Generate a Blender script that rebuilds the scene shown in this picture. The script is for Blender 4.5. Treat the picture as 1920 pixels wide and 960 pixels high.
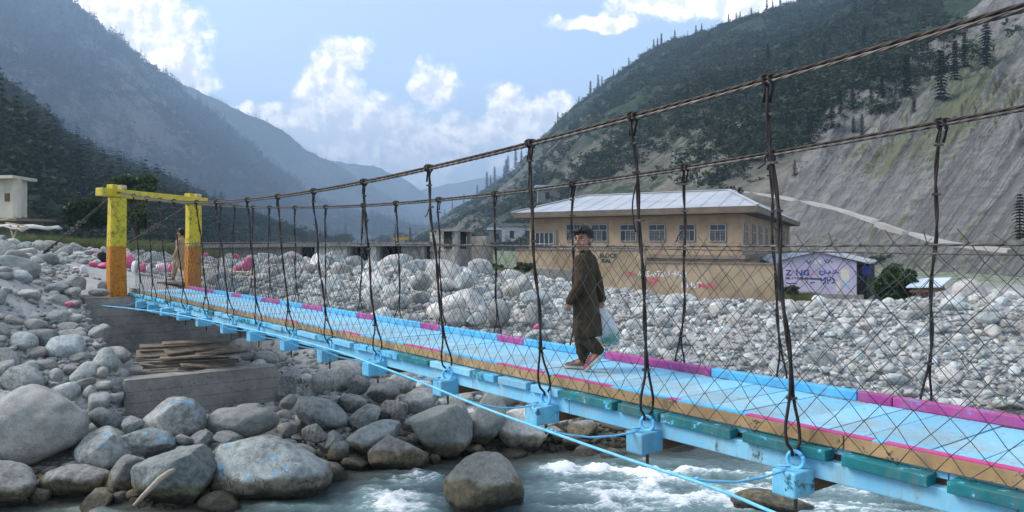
import bpy, bmesh, math, random
import numpy as np
from mathutils import Vector, Matrix, Euler, noise as mnoise

for _o in list(bpy.data.objects):
    bpy.data.objects.remove(_o)
SC = bpy.context.scene
COL = SC.collection
random.seed(7)
RNG = np.random.default_rng(11)
R = math.radians

# ------------------------------------------------------------------ camera
F, HX, HY = 1478.0, 960.0, 455.0          # focal length and horizon of the photograph, in its pixels
cam_d = bpy.data.cameras.new('camera')
cam = bpy.data.objects.new('camera', cam_d)
COL.objects.link(cam)
cam.location = (0, 0, 0)
cam.rotation_euler = (R(90), 0, 0)
cam_d.sensor_width = 36
cam_d.lens = 36 * F / 1920
cam_d.shift_y = -25 / 1920
cam_d.clip_start = 0.05
cam_d.clip_end = 60000
SC.camera = cam

# ------------------------------------------------------------------ light and exposure
HAZE_DENSITY = 3.6e-4
SUN_EL, SUN_AZ = 40, -82                   # degrees; azimuth from +Y (view direction), negative = left
sun_d = bpy.data.lights.new('sun', 'SUN')
sun_d.energy = 2.0
sun_d.angle = R(26)
sun_d.color = (1.0, 0.95, 0.89)
sun = bpy.data.objects.new('sun', sun_d)
COL.objects.link(sun)
_sd = Vector((math.sin(R(SUN_AZ)) * math.cos(R(SUN_EL)), math.cos(R(SUN_AZ)) * math.cos(R(SUN_EL)), math.sin(R(SUN_EL))))
sun.rotation_euler = _sd.to_track_quat('Z', 'Y').to_euler()
sun.location = (0, 0, 60)
SC.view_settings.view_transform = 'Standard'
SC.view_settings.look = 'None'
SC.view_settings.gamma = 1
SC.view_settings.exposure = 1.4
SC.view_settings.use_curve_mapping = False
cy = SC.cycles
cy.use_denoising = True
cy.max_bounces = 6
cy.diffuse_bounces = 3
cy.glossy_bounces = 2
cy.transmission_bounces = 3
cy.transparent_max_bounces = 6
cy.volume_bounces = 0
cy.caustics_reflective = False
cy.caustics_refractive = False


# ------------------------------------------------------------------ node helpers
def nd(nt, typ, **kw):
    n = nt.nodes.new(typ)
    for k, v in kw.items():
        if k.startswith('_'):
            setattr(n, k[1:], v)
    for k, v in kw.items():
        if k.startswith('_'):
            continue
        key = int(k[1:]) if k[0] == 'i' and k[1:].isdigit() else k.replace('__', ' ')
        s = n.inputs[key]
        if hasattr(v, 'is_output') or isinstance(v, bpy.types.NodeSocket):
            nt.links.new(v, s)
        else:
            s.default_value = v
    return n


def mth(nt, op, a, b=None, c=None, clamp=False):
    n = nt.nodes.new('ShaderNodeMath')
    n.operation = op
    n.use_clamp = clamp
    for i, v in enumerate((a, b, c)):
        if v is None:
            continue
        if isinstance(v, bpy.types.NodeSocket):
            nt.links.new(v, n.inputs[i])
        else:
            n.inputs[i].default_value = v
    return n.outputs[0]


def vmt(nt, op, a, b=None):
    n = nt.nodes.new('ShaderNodeVectorMath')
    n.operation = op
    for i, v in enumerate((a, b)):
        if v is None:
            continue
        if isinstance(v, bpy.types.NodeSocket):
            nt.links.new(v, n.inputs[i])
        elif op == 'SCALE' and i == 1:
            n.inputs['Scale'].default_value = v
        else:
            n.inputs[i].default_value = v
    return n.outputs['Value'] if op in ('LENGTH', 'DOT_PRODUCT') else n.outputs[0]


def noi(nt, vec, scale, detail=4, rough=0.55, dist=0.0):
    n = nd(nt, 'ShaderNodeTexNoise', Scale=scale, Detail=detail, Roughness=rough, Distortion=dist)
    if vec is not None:
        nt.links.new(vec, n.inputs['Vector'])
    return n.outputs['Fac']


def sstep(nt, x, a, b, lo=0.0, hi=1.0):
    n = nd(nt, 'ShaderNodeMapRange', _interpolation_type='SMOOTHSTEP', i1=a, i2=b, i3=lo, i4=hi)
    nt.links.new(x, n.inputs[0])
    return n.outputs[0]


def mixc(nt, fac, a, b, blend='MIX'):
    n = nt.nodes.new('ShaderNodeMix')
    n.data_type = 'RGBA'
    n.blend_type = blend
    for s, v in ((n.inputs[0], fac), (n.inputs[6], a), (n.inputs[7], b)):
        if isinstance(v, bpy.types.NodeSocket):
            nt.links.new(v, s)
        elif not hasattr(v, '__len__'):
            s.default_value = v
        else:
            s.default_value = (*v, 1) if len(v) == 3 else v
    return n.outputs[2]


# ------------------------------------------------------------------ world: sky with cumulus
world = bpy.data.worlds.new('World')
SC.world = world
world.use_nodes = True
wt = world.node_tree
wt.nodes.clear()
sky = nd(wt, 'ShaderNodeTexSky', _sky_type='NISHITA')
sky.sun_disc = False
sky.sun_elevation = R(SUN_EL)
sky.sun_rotation = R(SUN_AZ)
sky.altitude = 900
sky.air_density = 1.0
sky.dust_density = 1.6
sky.ozone_density = 1.2
SKY_STRENGTH = 0.115
# cumulus: soft blobs in direction space (x/y, z/y), broken up by noise, lit from the upper left
BLOBS = [(642, 100, 60, 52), (620, 165, 62, 66), (640, 240, 110, 85), (570, 262, 70, 66), (720, 255, 105, 80), (810, 285, 150, 80), (950, 225, 52, 66), (940, 300, 170, 90), (1035, 205, 46, 48),
         (812, 160, 50, 56), (640, 330, 180, 70), (338, 55, 54, 66), (235, 50, 140, 110), (330, 140, 80, 70), (480, 208, 70, 26),
         (1380, 0, 250, 50), (1120, 34, 95, 17), (60, -90, 260, 110), (-500, 60, 420, 160)]
dg = bpy.data.node_groups.new('cloud_density', 'ShaderNodeTree')
dg.interface.new_socket('P', in_out='INPUT', socket_type='NodeSocketVector')
dg.interface.new_socket('D', in_out='OUTPUT', socket_type='NodeSocketFloat')
gi = dg.nodes.new('NodeGroupInput')
go = dg.nodes.new('NodeGroupOutput')
P_ = gi.outputs[0]
warp = nd(dg, 'ShaderNodeTexNoise', Scale=7.0, Detail=3.0)
dg.links.new(P_, warp.inputs['Vector'])
wv = vmt(dg, 'SCALE', vmt(dg, 'SUBTRACT', warp.outputs['Color'], (0.5, 0.5, 0.5)), 0.09)
Pw = vmt(dg, 'ADD', P_, wv)
acc = None
for (bx_, by_, rx_, ry_) in BLOBS:
    c_ = ((bx_ - HX) / 1000, (HY - by_) / 1000, 0)
    q_ = vmt(dg, 'MULTIPLY', vmt(dg, 'SUBTRACT', Pw, c_), (1000 / rx_, 1000 / ry_, 0))
    v_ = mth(dg, 'SUBTRACT', 1.0, vmt(dg, 'LENGTH', q_))
    acc = v_ if acc is None else mth(dg, 'SMOOTH_MAX', acc, v_, 0.25)
# clouds of the same kind carry on round the rest of the sky
far_ = mth(dg, 'SUBTRACT', vmt(dg, 'LENGTH', vmt(dg, 'MULTIPLY', P_, (0.75, 0.9, 0))), 1.25)
gen_ = mth(dg, 'MULTIPLY', mth(dg, 'SUBTRACT', noi(dg, P_, 1.7, 3), 0.54), 3.0)
gen_ = mth(dg, 'MINIMUM', gen_, mth(dg, 'MULTIPLY', far_, 2.0))
acc = mth(dg, 'MAXIMUM', acc, gen_)
acc = mth(dg, 'MAXIMUM', acc, -1.0)
dg.links.new(acc, go.inputs[0])
tc = wt.nodes.new('ShaderNodeTexCoord')
sep = nd(wt, 'ShaderNodeSeparateXYZ', Vector=tc.outputs['Generated'])
yy = mth(wt, 'MAXIMUM', mth(wt, 'ABSOLUTE', sep.outputs[1]), 0.12)
U_ = mth(wt, 'MULTIPLY', mth(wt, 'DIVIDE', sep.outputs[0], yy), F / 1000)
V_ = mth(wt, 'MULTIPLY', mth(wt, 'DIVIDE', sep.outputs[2], yy), F / 1000)
Wb = sstep(wt, sep.outputs[1], -0.3, -0.2, 7.0, 0.0)
pv = nd(wt, 'ShaderNodeCombineXYZ', X=mth(wt, 'ADD', U_, Wb), Y=V_)
g1 = wt.nodes.new('ShaderNodeGroup'); g1.node_tree = dg
wt.links.new(pv.outputs[0], g1.inputs[0])
# billows: folded noise gives the cauliflower edge
def billow(off, det):
    q = vmt(wt, 'ADD', pv.outputs[0], off) if off else pv.outputs[0]
    a_ = noi(wt, q, 6.5, det, 0.58)
    b_ = mth(wt, 'ABSOLUTE', mth(wt, 'SUBTRACT', noi(wt, q, 15.0, det, 0.62), 0.5))
    return mth(wt, 'ADD', mth(wt, 'MULTIPLY', mth(wt, 'SUBTRACT', a_, 0.5), 1.35), mth(wt, 'MULTIPLY', mth(wt, 'SUBTRACT', 0.07, b_), -1.5))
n1 = billow(None, 6)
n2 = billow((-0.014, 0.018, 0), 3)
d1 = mth(wt, 'ADD', g1.outputs[0], n1)
alpha = sstep(wt, d1, -0.10, 0.34)
rel = mth(wt, 'MULTIPLY', mth(wt, 'SUBTRACT', n1, n2), 3.0)
deep_ = mth(wt, 'MULTIPLY', mth(wt, 'MAXIMUM', g1.outputs[0], 0.0), 0.5)
lit = sstep(wt, mth(wt, 'SUBTRACT', rel, deep_), -0.8, 0.45)
skyc = vmt(wt, 'SCALE', sky.outputs[0], SKY_STRENGTH)
# moist air: the sky pales towards the horizon
pale = sstep(wt, sep.outputs[2], -0.02, 0.30, 0.55, 0.30)
skyc = mixc(wt, pale, skyc, (0.50, 0.575, 0.66))
CL_LIT, CL_SHADE = (1.28, 1.16, 1.04), (0.60, 0.60, 0.63)
ccol = mixc(wt, lit, CL_SHADE, CL_LIT)
low = sstep(wt, sep.outputs[2], 0.0, 0.06, 0.6, 0.97)
fin = mixc(wt, mth(wt, 'MULTIPLY', alpha, low), skyc, ccol)
bg = nd(wt, 'ShaderNodeBackground', Color=fin, Strength=1.0)
world.cycles.sampling_method = 'MANUAL'
world.cycles.sample_map_resolution = 256
wo = wt.nodes.new('ShaderNodeOutputWorld')
wt.links.new(bg.outputs[0], wo.inputs[0])


# ------------------------------------------------------------------ geometry helpers
def P(px, py, d):
    """the point at distance d (along the view axis) seen at a photograph pixel"""
    return Vector(((px - HX) / F * d, d, -(py - HY) / F * d))


def tag(o, label=None, cat=None, group=None, kind=None):
    if label: o['label'] = label
    if cat: o['category'] = cat
    if group: o['group'] = group
    if kind: o['kind'] = kind
    return o


def empty(name, loc):
    o = bpy.data.objects.new(name, None)
    COL.objects.link(o)
    o.location = loc
    o.empty_display_size = 0.2
    return o


WL = {}                                     # world location of unrotated parents


def wloc(o):
    v = Vector((0, 0, 0))
    while o is not None:
        v = v + o.location
        o = o.parent
    return v


def link(name, me, mat=None, parent=None, loc=(0, 0, 0)):
    o = bpy.data.objects.new(name, me)
    COL.objects.link(o)
    if mat is not None and me is not None and len(me.materials) == 0:
        me.materials.append(mat)
    loc = Vector(loc)
    if parent is not None:
        o.parent = parent
        loc = loc - wloc(parent)
    o.location = loc
    return o


def mesh_from(name, v, f, smooth=False):
    me = bpy.data.meshes.new(name)
    v = np.asarray(v, dtype=np.float32)
    if isinstance(f, np.ndarray):
        k = f.shape[1]
        me.vertices.add(len(v)); me.vertices.foreach_set('co', v.ravel())
        me.loops.add(f.size); me.loops.foreach_set('vertex_index', f.ravel().astype(np.int32))
        me.polygons.add(len(f)); me.polygons.foreach_set('loop_start', np.arange(0, f.size, k, dtype=np.int32))
        me.polygons.foreach_set('loop_total', np.full(len(f), k, dtype=np.int32))
        me.update(calc_edges=True)
        me.validate()
    else:
        me.from_pydata([tuple(map(float, a)) for a in v], [], f)
    if smooth:
        me.polygons.foreach_set('use_smooth', np.ones(len(me.polygons), dtype=bool))
    me.update()
    return me


def attr(me, name, vals):
    a = me.attributes.new(name, 'FLOAT', 'POINT')
    a.data.foreach_set('value', np.asarray(vals, dtype=np.float32).ravel())


class MB:
    def __init__(s):
        s.v, s.f = [], []

    def add(s, vs, fs):
        o = len(s.v)
        s.v += [Vector(a) for a in vs]
        s.f += [tuple(i + o for i in f) for f in fs]

    def box(s, c, ax, ay, az, bevel=0.0):
        """c centre; ax, ay, az half-extent vectors"""
        c, ax, ay, az = Vector(c), Vector(ax), Vector(ay), Vector(az)
        vs = [c + i * ax + j * ay + k * az for i in (-1, 1) for j in (-1, 1) for k in (-1, 1)]
        s.add(vs, [(0, 1, 3, 2), (4, 6, 7, 5), (0, 4, 5, 1), (2, 3, 7, 6), (0, 2, 6, 4), (1, 5, 7, 3)])
        return s

    def abox(s, x0, x1, y0, y1, z0, z1):
        return s.box(((x0 + x1) / 2, (y0 + y1) / 2, (z0 + z1) / 2), ((x1 - x0) / 2, 0, 0), (0, (y1 - y0) / 2, 0), (0, 0, (z1 - z0) / 2))

    def beam(s, a, b, w, h, up=(0, 0, 1)):
        a, b = Vector(a), Vector(b)
        d = (b - a)
        side = d.cross(Vector(up)).normalized()
        u = side.cross(d).normalized()
        return s.box((a + b) / 2, d / 2, side * w / 2, u * h / 2)

    def tube(s, pts, r, n=6, cap=True):
        pts = [Vector(p) for p in pts]
        m = len(pts)
        rs = r if hasattr(r, '__len__') else [r] * m
        prev = None
        base = len(s.v)
        for i, p in enumerate(pts):
            d = (pts[min(i + 1, m - 1)] - pts[max(i - 1, 0)])
            if d.length < 1e-9: d = Vector((0, 0, 1))
            d.normalize()
            if prev is None:
                a = d.orthogonal().normalized()
            else:
                a = (prev - d * prev.dot(d))
                a = a.normalized() if a.length > 1e-6 else d.orthogonal().normalized()
            prev = a
            b = d.cross(a)
            for k in range(n):
                t = 2 * math.pi * k / n
                s.v.append(p + (a * math.cos(t) + b * math.sin(t)) * rs[i])
        for i in range(m - 1):
            for k in range(n):
                k2 = (k + 1) % n
                s.f.append((base + i * n + k, base + i * n + k2, base + (i + 1) * n + k2, base + (i + 1) * n + k))
        if cap:
            s.f.append(tuple(base + k for k in reversed(range(n))))
            s.f.append(tuple(base + (m - 1) * n + k for k in range(n)))
        return s

    def loft(s, rings, cap=True):
        base = len(s.v)
        n = len(rings[0])
        for r in rings:
            s.v += [Vector(p) for p in r]
        for i in range(len(rings) - 1):
            for k in range(n):
                k2 = (k + 1) % n
                s.f.append((base + i * n + k, base + i * n + k2, base + (i + 1) * n + k2, base + (i + 1) * n + k))
        if cap:
            s.f.append(tuple(base + k for k in reversed(range(n))))
            s.f.append(tuple(base + (len(rings) - 1) * n + k for k in range(n)))
        return s

    def ball(s, c, rx, ry=None, rz=None, nu=14, nv=9):
        ry = rx if ry is None else ry
        rz = rx if rz is None else rz
        c = Vector(c)
        rings = []
        for j in range(1, nv):
            t = math.pi * j / nv
            rings.append([c + Vector((rx * math.sin(t) * math.cos(2 * math.pi * k / nu), ry * math.sin(t) * math.sin(2 * math.pi * k / nu), rz * math.cos(t))) for k in range(nu)])
        rings.reverse()
        return s.loft(rings)

    def mesh(s, name, smooth=False, recenter=True):
        c = Vector((0, 0, 0))
        if recenter and s.v:
            lo = Vector([min(p[i] for p in s.v) for i in range(3)])
            hi = Vector([max(p[i] for p in s.v) for i in range(3)])
            c = (lo + hi) / 2
        me = bpy.data.meshes.new(name)
        me.from_pydata([tuple(p - c) for p in s.v], [], s.f)
        bm = bmesh.new(); bm.from_mesh(me)
        bmesh.ops.recalc_face_normals(bm, faces=bm.faces)
        bm.to_mesh(me); bm.free()
        if smooth:
            me.polygons.foreach_set('use_smooth', np.ones(len(me.polygons), dtype=bool))
        me.update()
        return me, c

    def build(s, name, mat, parent=None, smooth=False, bevel=0.0):
        me, c = s.mesh(name, smooth)
        o = link(name, me, mat, parent, c)
        if bevel > 0:
            m = o.modifiers.new('bevel', 'BEVEL'); m.width = bevel; m.segments = 2; m.limit_method = 'ANGLE'; m.angle_limit = R(40)
        return o


# vectorised value noise
def _h(ix, iy, iz, seed):
    n = (ix.astype(np.int64) * 374761393 + iy.astype(np.int64) * 668265263 + iz.astype(np.int64) * 2147483647 + seed * 974711) & 0xFFFFFFFF
    n = ((n ^ (n >> 13)) * 1274126177) & 0xFFFFFFFF
    n = ((n ^ (n >> 16)) * 2246822519) & 0xFFFFFFFF
    return ((n ^ (n >> 15)) & 0xFFFFFF) / float(0xFFFFFF)


def vnoise(p, seed=0):
    p = np.asarray(p, dtype=np.float64)
    i = np.floor(p); f = p - i
    f = f * f * f * (f * (f * 6 - 15) + 10)
    i = i.astype(np.int64)
    x, y, z = i[..., 0], i[..., 1], i[..., 2]
    u, v, w = f[..., 0], f[..., 1], f[..., 2]
    def L(a, b, t): return a + (b - a) * t
    return L(L(L(_h(x, y, z, seed), _h(x + 1, y, z, seed), u), L(_h(x, y + 1, z, seed), _h(x + 1, y + 1, z, seed), u), v),
             L(L(_h(x, y, z + 1, seed), _h(x + 1, y, z + 1, seed), u), L(_h(x, y + 1, z + 1, seed), _h(x + 1, y + 1, z + 1, seed), u), v), w) * 2 - 1


def fbm(p, oct=4, seed=0, gain=0.5, ridged=False):
    p = np.asarray(p, dtype=np.float64)
    s = 0; a = 1.0; t = 0
    for o in range(oct):
        n = vnoise(p * (2.03 ** o) + 17.3 * o, seed + o)
        s = s + a * ((1 - np.abs(n)) * 2 - 1 if ridged else n); t += a; a *= gain
    return s / t


def fb2(x, y, s, oct=4, seed=0, **k):
    return fbm(np.stack([x * s, y * s, np.full_like(x, 0.37)], -1), oct, seed, **k)


def smooth01(x, a, b):
    t = np.clip((x - a) / (b - a), 0, 1)
    return t * t * (3 - 2 * t)


# ------------------------------------------------------------------ materials
def new_mat(name, rough=0.8, spec=0.3):
    m = bpy.data.materials.new(name)
    m.use_nodes = True
    nt = m.node_tree
    b = nt.nodes['Principled BSDF']
    b.inputs['Roughness'].default_value = rough
    b.inputs['Specular IOR Level'].default_value = spec
    return m, nt, b


def setin(nt, sock, v):
    if isinstance(v, bpy.types.NodeSocket):
        nt.links.new(v, sock)
    else:
        sock.default_value = (*v, 1) if hasattr(v, '__len__') and len(v) == 3 else v


def bump(nt, b, h, strength=0.4, dist=0.05):
    n = nd(nt, 'ShaderNodeBump', Strength=strength, Distance=dist, Height=h)
    nt.links.new(n.outputs[0], b.inputs['Normal'])


def simple(name, c1, c2=None, rough=0.8, scale=4.0, bs=0.0, bd=0.02, spec=0.3, metal=0.0, coord='Object', rnd=0.0, stretch=None, detail=5):
    """two tones mixed by noise, optional bump, optional per-object value change"""
    m, nt, b = new_mat(name, rough, spec)
    b.inputs['Metallic'].default_value = metal
    tcn = nt.nodes.new('ShaderNodeTexCoord')
    v = tcn.outputs[coord]
    oi = nt.nodes.new('ShaderNodeObjectInfo')
    off = nd(nt, 'ShaderNodeCombineXYZ', X=mth(nt, 'MULTIPLY', oi.outputs['Random'], 37.0), Y=mth(nt, 'MULTIPLY', oi.outputs['Random'], 91.0))
    v = vmt(nt, 'ADD', v, off.outputs[0])
    if stretch:
        v = vmt(nt, 'MULTIPLY', v, stretch)
    n = noi(nt, v, scale, detail, 0.62)
    f = sstep(nt, n, 0.3, 0.7)
    col = mixc(nt, f, c1, c2 if c2 else c1)
    if rnd:
        k = mth(nt, 'ADD', 1 - rnd / 2, mth(nt, 'MULTIPLY', oi.outputs['Random'], rnd))
        col = vmt(nt, 'SCALE', col, 1.0)
        sc = nt.nodes[-1]
        nt.links.new(k, sc.inputs['Scale'])
    setin(nt, b.inputs['Base Color'], col)
    if bs:
        bump(nt, b, n, bs, bd)
    return m


def rock_mat(name, dark, light, paint=0.0, wet=True, rnd=0.5, vein=0.35, sand=0.0, scale=1.0, line=-3.60):
    m, nt, b = new_mat(name, 0.85, 0.25)
    tcn = nt.nodes.new('ShaderNodeTexCoord')
    oi = nt.nodes.new('ShaderNodeObjectInfo')
    geo = nt.nodes.new('ShaderNodeNewGeometry')
    off = nd(nt, 'ShaderNodeCombineXYZ', X=mth(nt, 'MULTIPLY', oi.outputs['Random'], 53.0), Y=mth(nt, 'MULTIPLY', oi.outputs['Random'], 17.0), Z=mth(nt, 'MULTIPLY', oi.outputs['Random'], 29.0))
    v = vmt(nt, 'ADD', tcn.outputs['Object'], off.outputs[0])
    big = noi(nt, v, 1.3 * scale, 5, 0.6)
    fine = noi(nt, v, 5.5 * scale, 9, 0.74)
    grit = noi(nt, v, 42.0 * scale, 4, 0.75)
    rv = mth(nt, 'FRACT', mth(nt, 'MULTIPLY', oi.outputs['Random'], 7.31))
    rv2 = mth(nt, 'FRACT', mth(nt, 'MULTIPLY', oi.outputs['Random'], 23.7))
    f = mth(nt, 'ADD', mth(nt, 'MULTIPLY', sstep(nt, big, 0.36, 0.64), 0.40), mth(nt, 'MULTIPLY', sstep(nt, fine, 0.38, 0.62), 0.60))
    col = mixc(nt, f, dark, light)
    # tint from stone to stone: greenish, warm or neutral
    tint = mixc(nt, rv2, (0.90, 1.0, 1.0), (1.07, 1.0, 0.92))
    col = mixc(nt, 1.0, col, tint, 'MULTIPLY')
    k = mth(nt, 'ADD', 1 - rnd * 0.55, mth(nt, 'MULTIPLY', rv, rnd))
    kn = nt.nodes.new('ShaderNodeVectorMath'); kn.operation = 'SCALE'
    nt.links.new(col, kn.inputs[0]); nt.links.new(k, kn.inputs['Scale'])
    col = kn.outputs[0]
    # foliation bands and quartz veins on some stones
    wv = nd(nt, 'ShaderNodeTexWave', Scale=0.9 * scale, Distortion=14.0, Detail=7.0)
    wv.inputs['Detail Scale'].default_value = 1.1
    wv.inputs['Detail Roughness'].default_value = 0.7
    nt.links.new(v, wv.inputs['Vector'])
    has = sstep(nt, rv2, 0.62, 0.9)
    vm = mth(nt, 'MULTIPLY', mth(nt, 'MULTIPLY', sstep(nt, wv.outputs[1], 0.5, 1.0), has), vein * 0.7)
    col = mixc(nt, vm, col, (0.52, 0.52, 0.50))
    spk = sstep(nt, grit, 0.53, 0.66)
    col = mixc(nt, mth(nt, 'MULTIPLY', spk, 0.42), col, (0.07, 0.072, 0.072))
    # pits and hairline cracks
    vr = nd(nt, 'ShaderNodeTexVoronoi', _feature='DISTANCE_TO_EDGE', Scale=1.5 * scale)
    nt.links.new(vmt(nt, 'ADD', v, vmt(nt, 'SCALE', nd(nt, 'ShaderNodeTexNoise', Vector=v, Scale=2.2 * scale, Detail=6.0).outputs['Color'], 1.1)), vr.inputs['Vector'])
    crack = mth(nt, 'MULTIPLY', sstep(nt, vr.outputs['Distance'], 0.016, 0.0), sstep(nt, big, 0.56, 0.64))
    col = mixc(nt, mth(nt, 'MULTIPLY', crack, 0.6), col, (0.04, 0.04, 0.042))
    if sand:
        # fine silt lying on the upward faces
        up = nd(nt, 'ShaderNodeSeparateXYZ', Vector=geo.outputs['Normal']).outputs[2]
        sm = mth(nt, 'MULTIPLY', sstep(nt, mth(nt, 'ADD', up, mth(nt, 'MULTIPLY', mth(nt, 'SUBTRACT', big, 0.5), 1.4)), 0.2, 0.9), sand)
        col = mixc(nt, sm, col, (0.34, 0.335, 0.31))
    if paint:
        vp = nd(nt, 'ShaderNodeTexNoise', Vector=v, Scale=7.0, Detail=8.0, Roughness=0.75)
        up = nd(nt, 'ShaderNodeSeparateXYZ', Vector=geo.outputs['Normal']).outputs[2]
        spot = sstep(nt, noi(nt, v, 1.1, 2), 0.50, 0.62)
        pm = mth(nt, 'MULTIPLY', mth(nt, 'MULTIPLY', sstep(nt, vp.outputs['Fac'], 0.52, 0.60), spot), mth(nt, 'MULTIPLY', sstep(nt, up, -0.05, 0.5), paint))
        col = mixc(nt, pm, col, (0.10, 0.42, 0.72))
    rough = 0.85
    if wet:
        z = nd(nt, 'ShaderNodeSeparateXYZ', Vector=geo.outputs['Position']).outputs[2]
        zz = mth(nt, 'ADD', z, mth(nt, 'MULTIPLY', mth(nt, 'SUBTRACT', noi(nt, geo.outputs['Position'], 2.6, 4), 0.5), 0.34))
        alg = sstep(nt, zz, line, line - 0.10)
        algc = mixc(nt, sstep(nt, fine, 0.35, 0.65), (0.045, 0.032, 0.010), (0.20, 0.15, 0.055))
        col = mixc(nt, mth(nt, 'MULTIPLY', alg, 0.72), col, algc)
        wetm = sstep(nt, zz, -3.78, -3.90)
        col = mixc(nt, mth(nt, 'MULTIPLY', wetm, 0.75), col, (0.014, 0.013, 0.010))
        rough = sstep(nt, zz, -3.7, -3.9, 0.85, 0.25)
    setin(nt, b.inputs['Roughness'], rough)
    setin(nt, b.inputs['Base Color'], col)
    hh = mth(nt, 'ADD', mth(nt, 'MULTIPLY', fine, 0.7), mth(nt, 'ADD', mth(nt, 'MULTIPLY', grit, 0.3), mth(nt, 'MULTIPLY', crack, -0.6)))
    hh = mth(nt, 'ADD', hh, mth(nt, 'MULTIPLY', mth(nt, 'MULTIPLY', wv.outputs[1], has), 0.12))
    bump(nt, b, hh, 0.85, 0.065)
    return m


M = {}
M['rock'] = rock_mat('river_rock', (0.18, 0.182, 0.18), (0.50, 0.50, 0.485), sand=0.25)
M['rock_dark'] = rock_mat('dark_river_rock', (0.13, 0.137, 0.135), (0.40, 0.405, 0.395), sand=0.15, vein=0.5)
M['rock_paint'] = rock_mat('paint_splashed_rock', (0.14, 0.146, 0.145), (0.46, 0.465, 0.45), paint=0.85, vein=0.55)
M['rock_smooth'] = rock_mat('smooth_grey_rock', (0.24, 0.24, 0.23), (0.42, 0.42, 0.40), sand=0.3, vein=0.1)
M['rock_line'] = rock_mat('grey_rock_with_waterline', (0.19, 0.19, 0.18), (0.38, 0.375, 0.35), vein=0.1, line=-3.50)
M['rock_pale'] = rock_mat('pale_dry_rock', (0.34, 0.343, 0.335), (0.72, 0.72, 0.70), rnd=0.5, sand=0.25)
M['pebble'] = rock_mat('pebble_stone', (0.23, 0.232, 0.226), (0.56, 0.56, 0.54), rnd=0.8, sand=0.2)
M['pebble_pale'] = rock_mat('pale_pebble_stone', (0.36, 0.362, 0.357), (0.76, 0.76, 0.745), rnd=0.9, sand=0.2)
M['pink'] = simple('pink_painted_stone', (0.52, 0.06, 0.17), (0.62, 0.16, 0.28), 0.7, 6, 0.3)
M['pinkpale'] = simple('pale_pink_painted_stone', (0.72, 0.66, 0.66), (0.72, 0.30, 0.42), 0.7, 2.0, 0.3)
M['whitestone'] = simple('whitewashed_stone', (0.68, 0.68, 0.67), (0.55, 0.56, 0.56), 0.8, 4, 0.3)

# ground: silt, gravel and grit
m, nt, b = new_mat('gravel_ground', 0.95, 0.15)
geo = nt.nodes.new('ShaderNodeNewGeometry')
v = geo.outputs['Position']
vo = nd(nt, 'ShaderNodeTexVoronoi', Vector=v, Scale=11.0)
vo2 = nd(nt, 'ShaderNodeTexVoronoi', Vector=v, Scale=27.0)
n1 = noi(nt, v, 0.7, 6, 0.62)
n2 = noi(nt, v, 9.0, 6, 0.7)
cs = nd(nt, 'ShaderNodeSeparateColor', Color=vo.outputs['Color'])
cs2 = nd(nt, 'ShaderNodeSeparateColor', Color=vo2.outputs['Color'])
sandc = mixc(nt, n2, (0.25, 0.245, 0.23), (0.42, 0.415, 0.395))
grav = mixc(nt, cs.outputs[0], (0.17, 0.172, 0.17), (0.44, 0.44, 0.43))
grav = mixc(nt, 0.4, grav, mixc(nt, cs2.outputs[0], (0.14, 0.142, 0.14), (0.46, 0.46, 0.45)))
gm = sstep(nt, n1, 0.38, 0.62)
gat = nd(nt, 'ShaderNodeAttribute', _attribute_name='gravel').outputs['Fac']
gm = mth(nt, 'MULTIPLY', mth(nt, 'ADD', 0.35, mth(nt, 'MULTIPLY', gm, 0.65)), gat)
col = mixc(nt, gm, sandc, grav)
zz = nd(nt, 'ShaderNodeSeparateXYZ', Vector=v).outputs[2]
wetm = sstep(nt, mth(nt, 'ADD', zz, mth(nt, 'MULTIPLY', mth(nt, 'SUBTRACT', n2, 0.5), 0.3)), -3.55, -3.95)
col = mixc(nt, mth(nt, 'MULTIPLY', wetm, 0.8), col, (0.045, 0.038, 0.024))
grs = nd(nt, 'ShaderNodeAttribute', _attribute_name='grass').outputs['Fac']
col = mixc(nt, mth(nt, 'MULTIPLY', grs, sstep(nt, noi(nt, v, 1.2, 5, 0.7), 0.36, 0.56)), col, mixc(nt, n2, (0.045, 0.075, 0.02), (0.12, 0.15, 0.045)))
setin(nt, b.inputs['Base Color'], col)
hh = mth(nt, 'ADD', mth(nt, 'MULTIPLY', mth(nt, 'SUBTRACT', 1.0, vo.outputs['Distance']), gm), mth(nt, 'ADD', mth(nt, 'MULTIPLY', n2, 0.5), mth(nt, 'MULTIPLY', mth(nt, 'SUBTRACT', 1.0, vo2.outputs['Distance']), 0.3)))
bump(nt, b, hh, 0.8, 0.05)
M['ground'] = m

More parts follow.
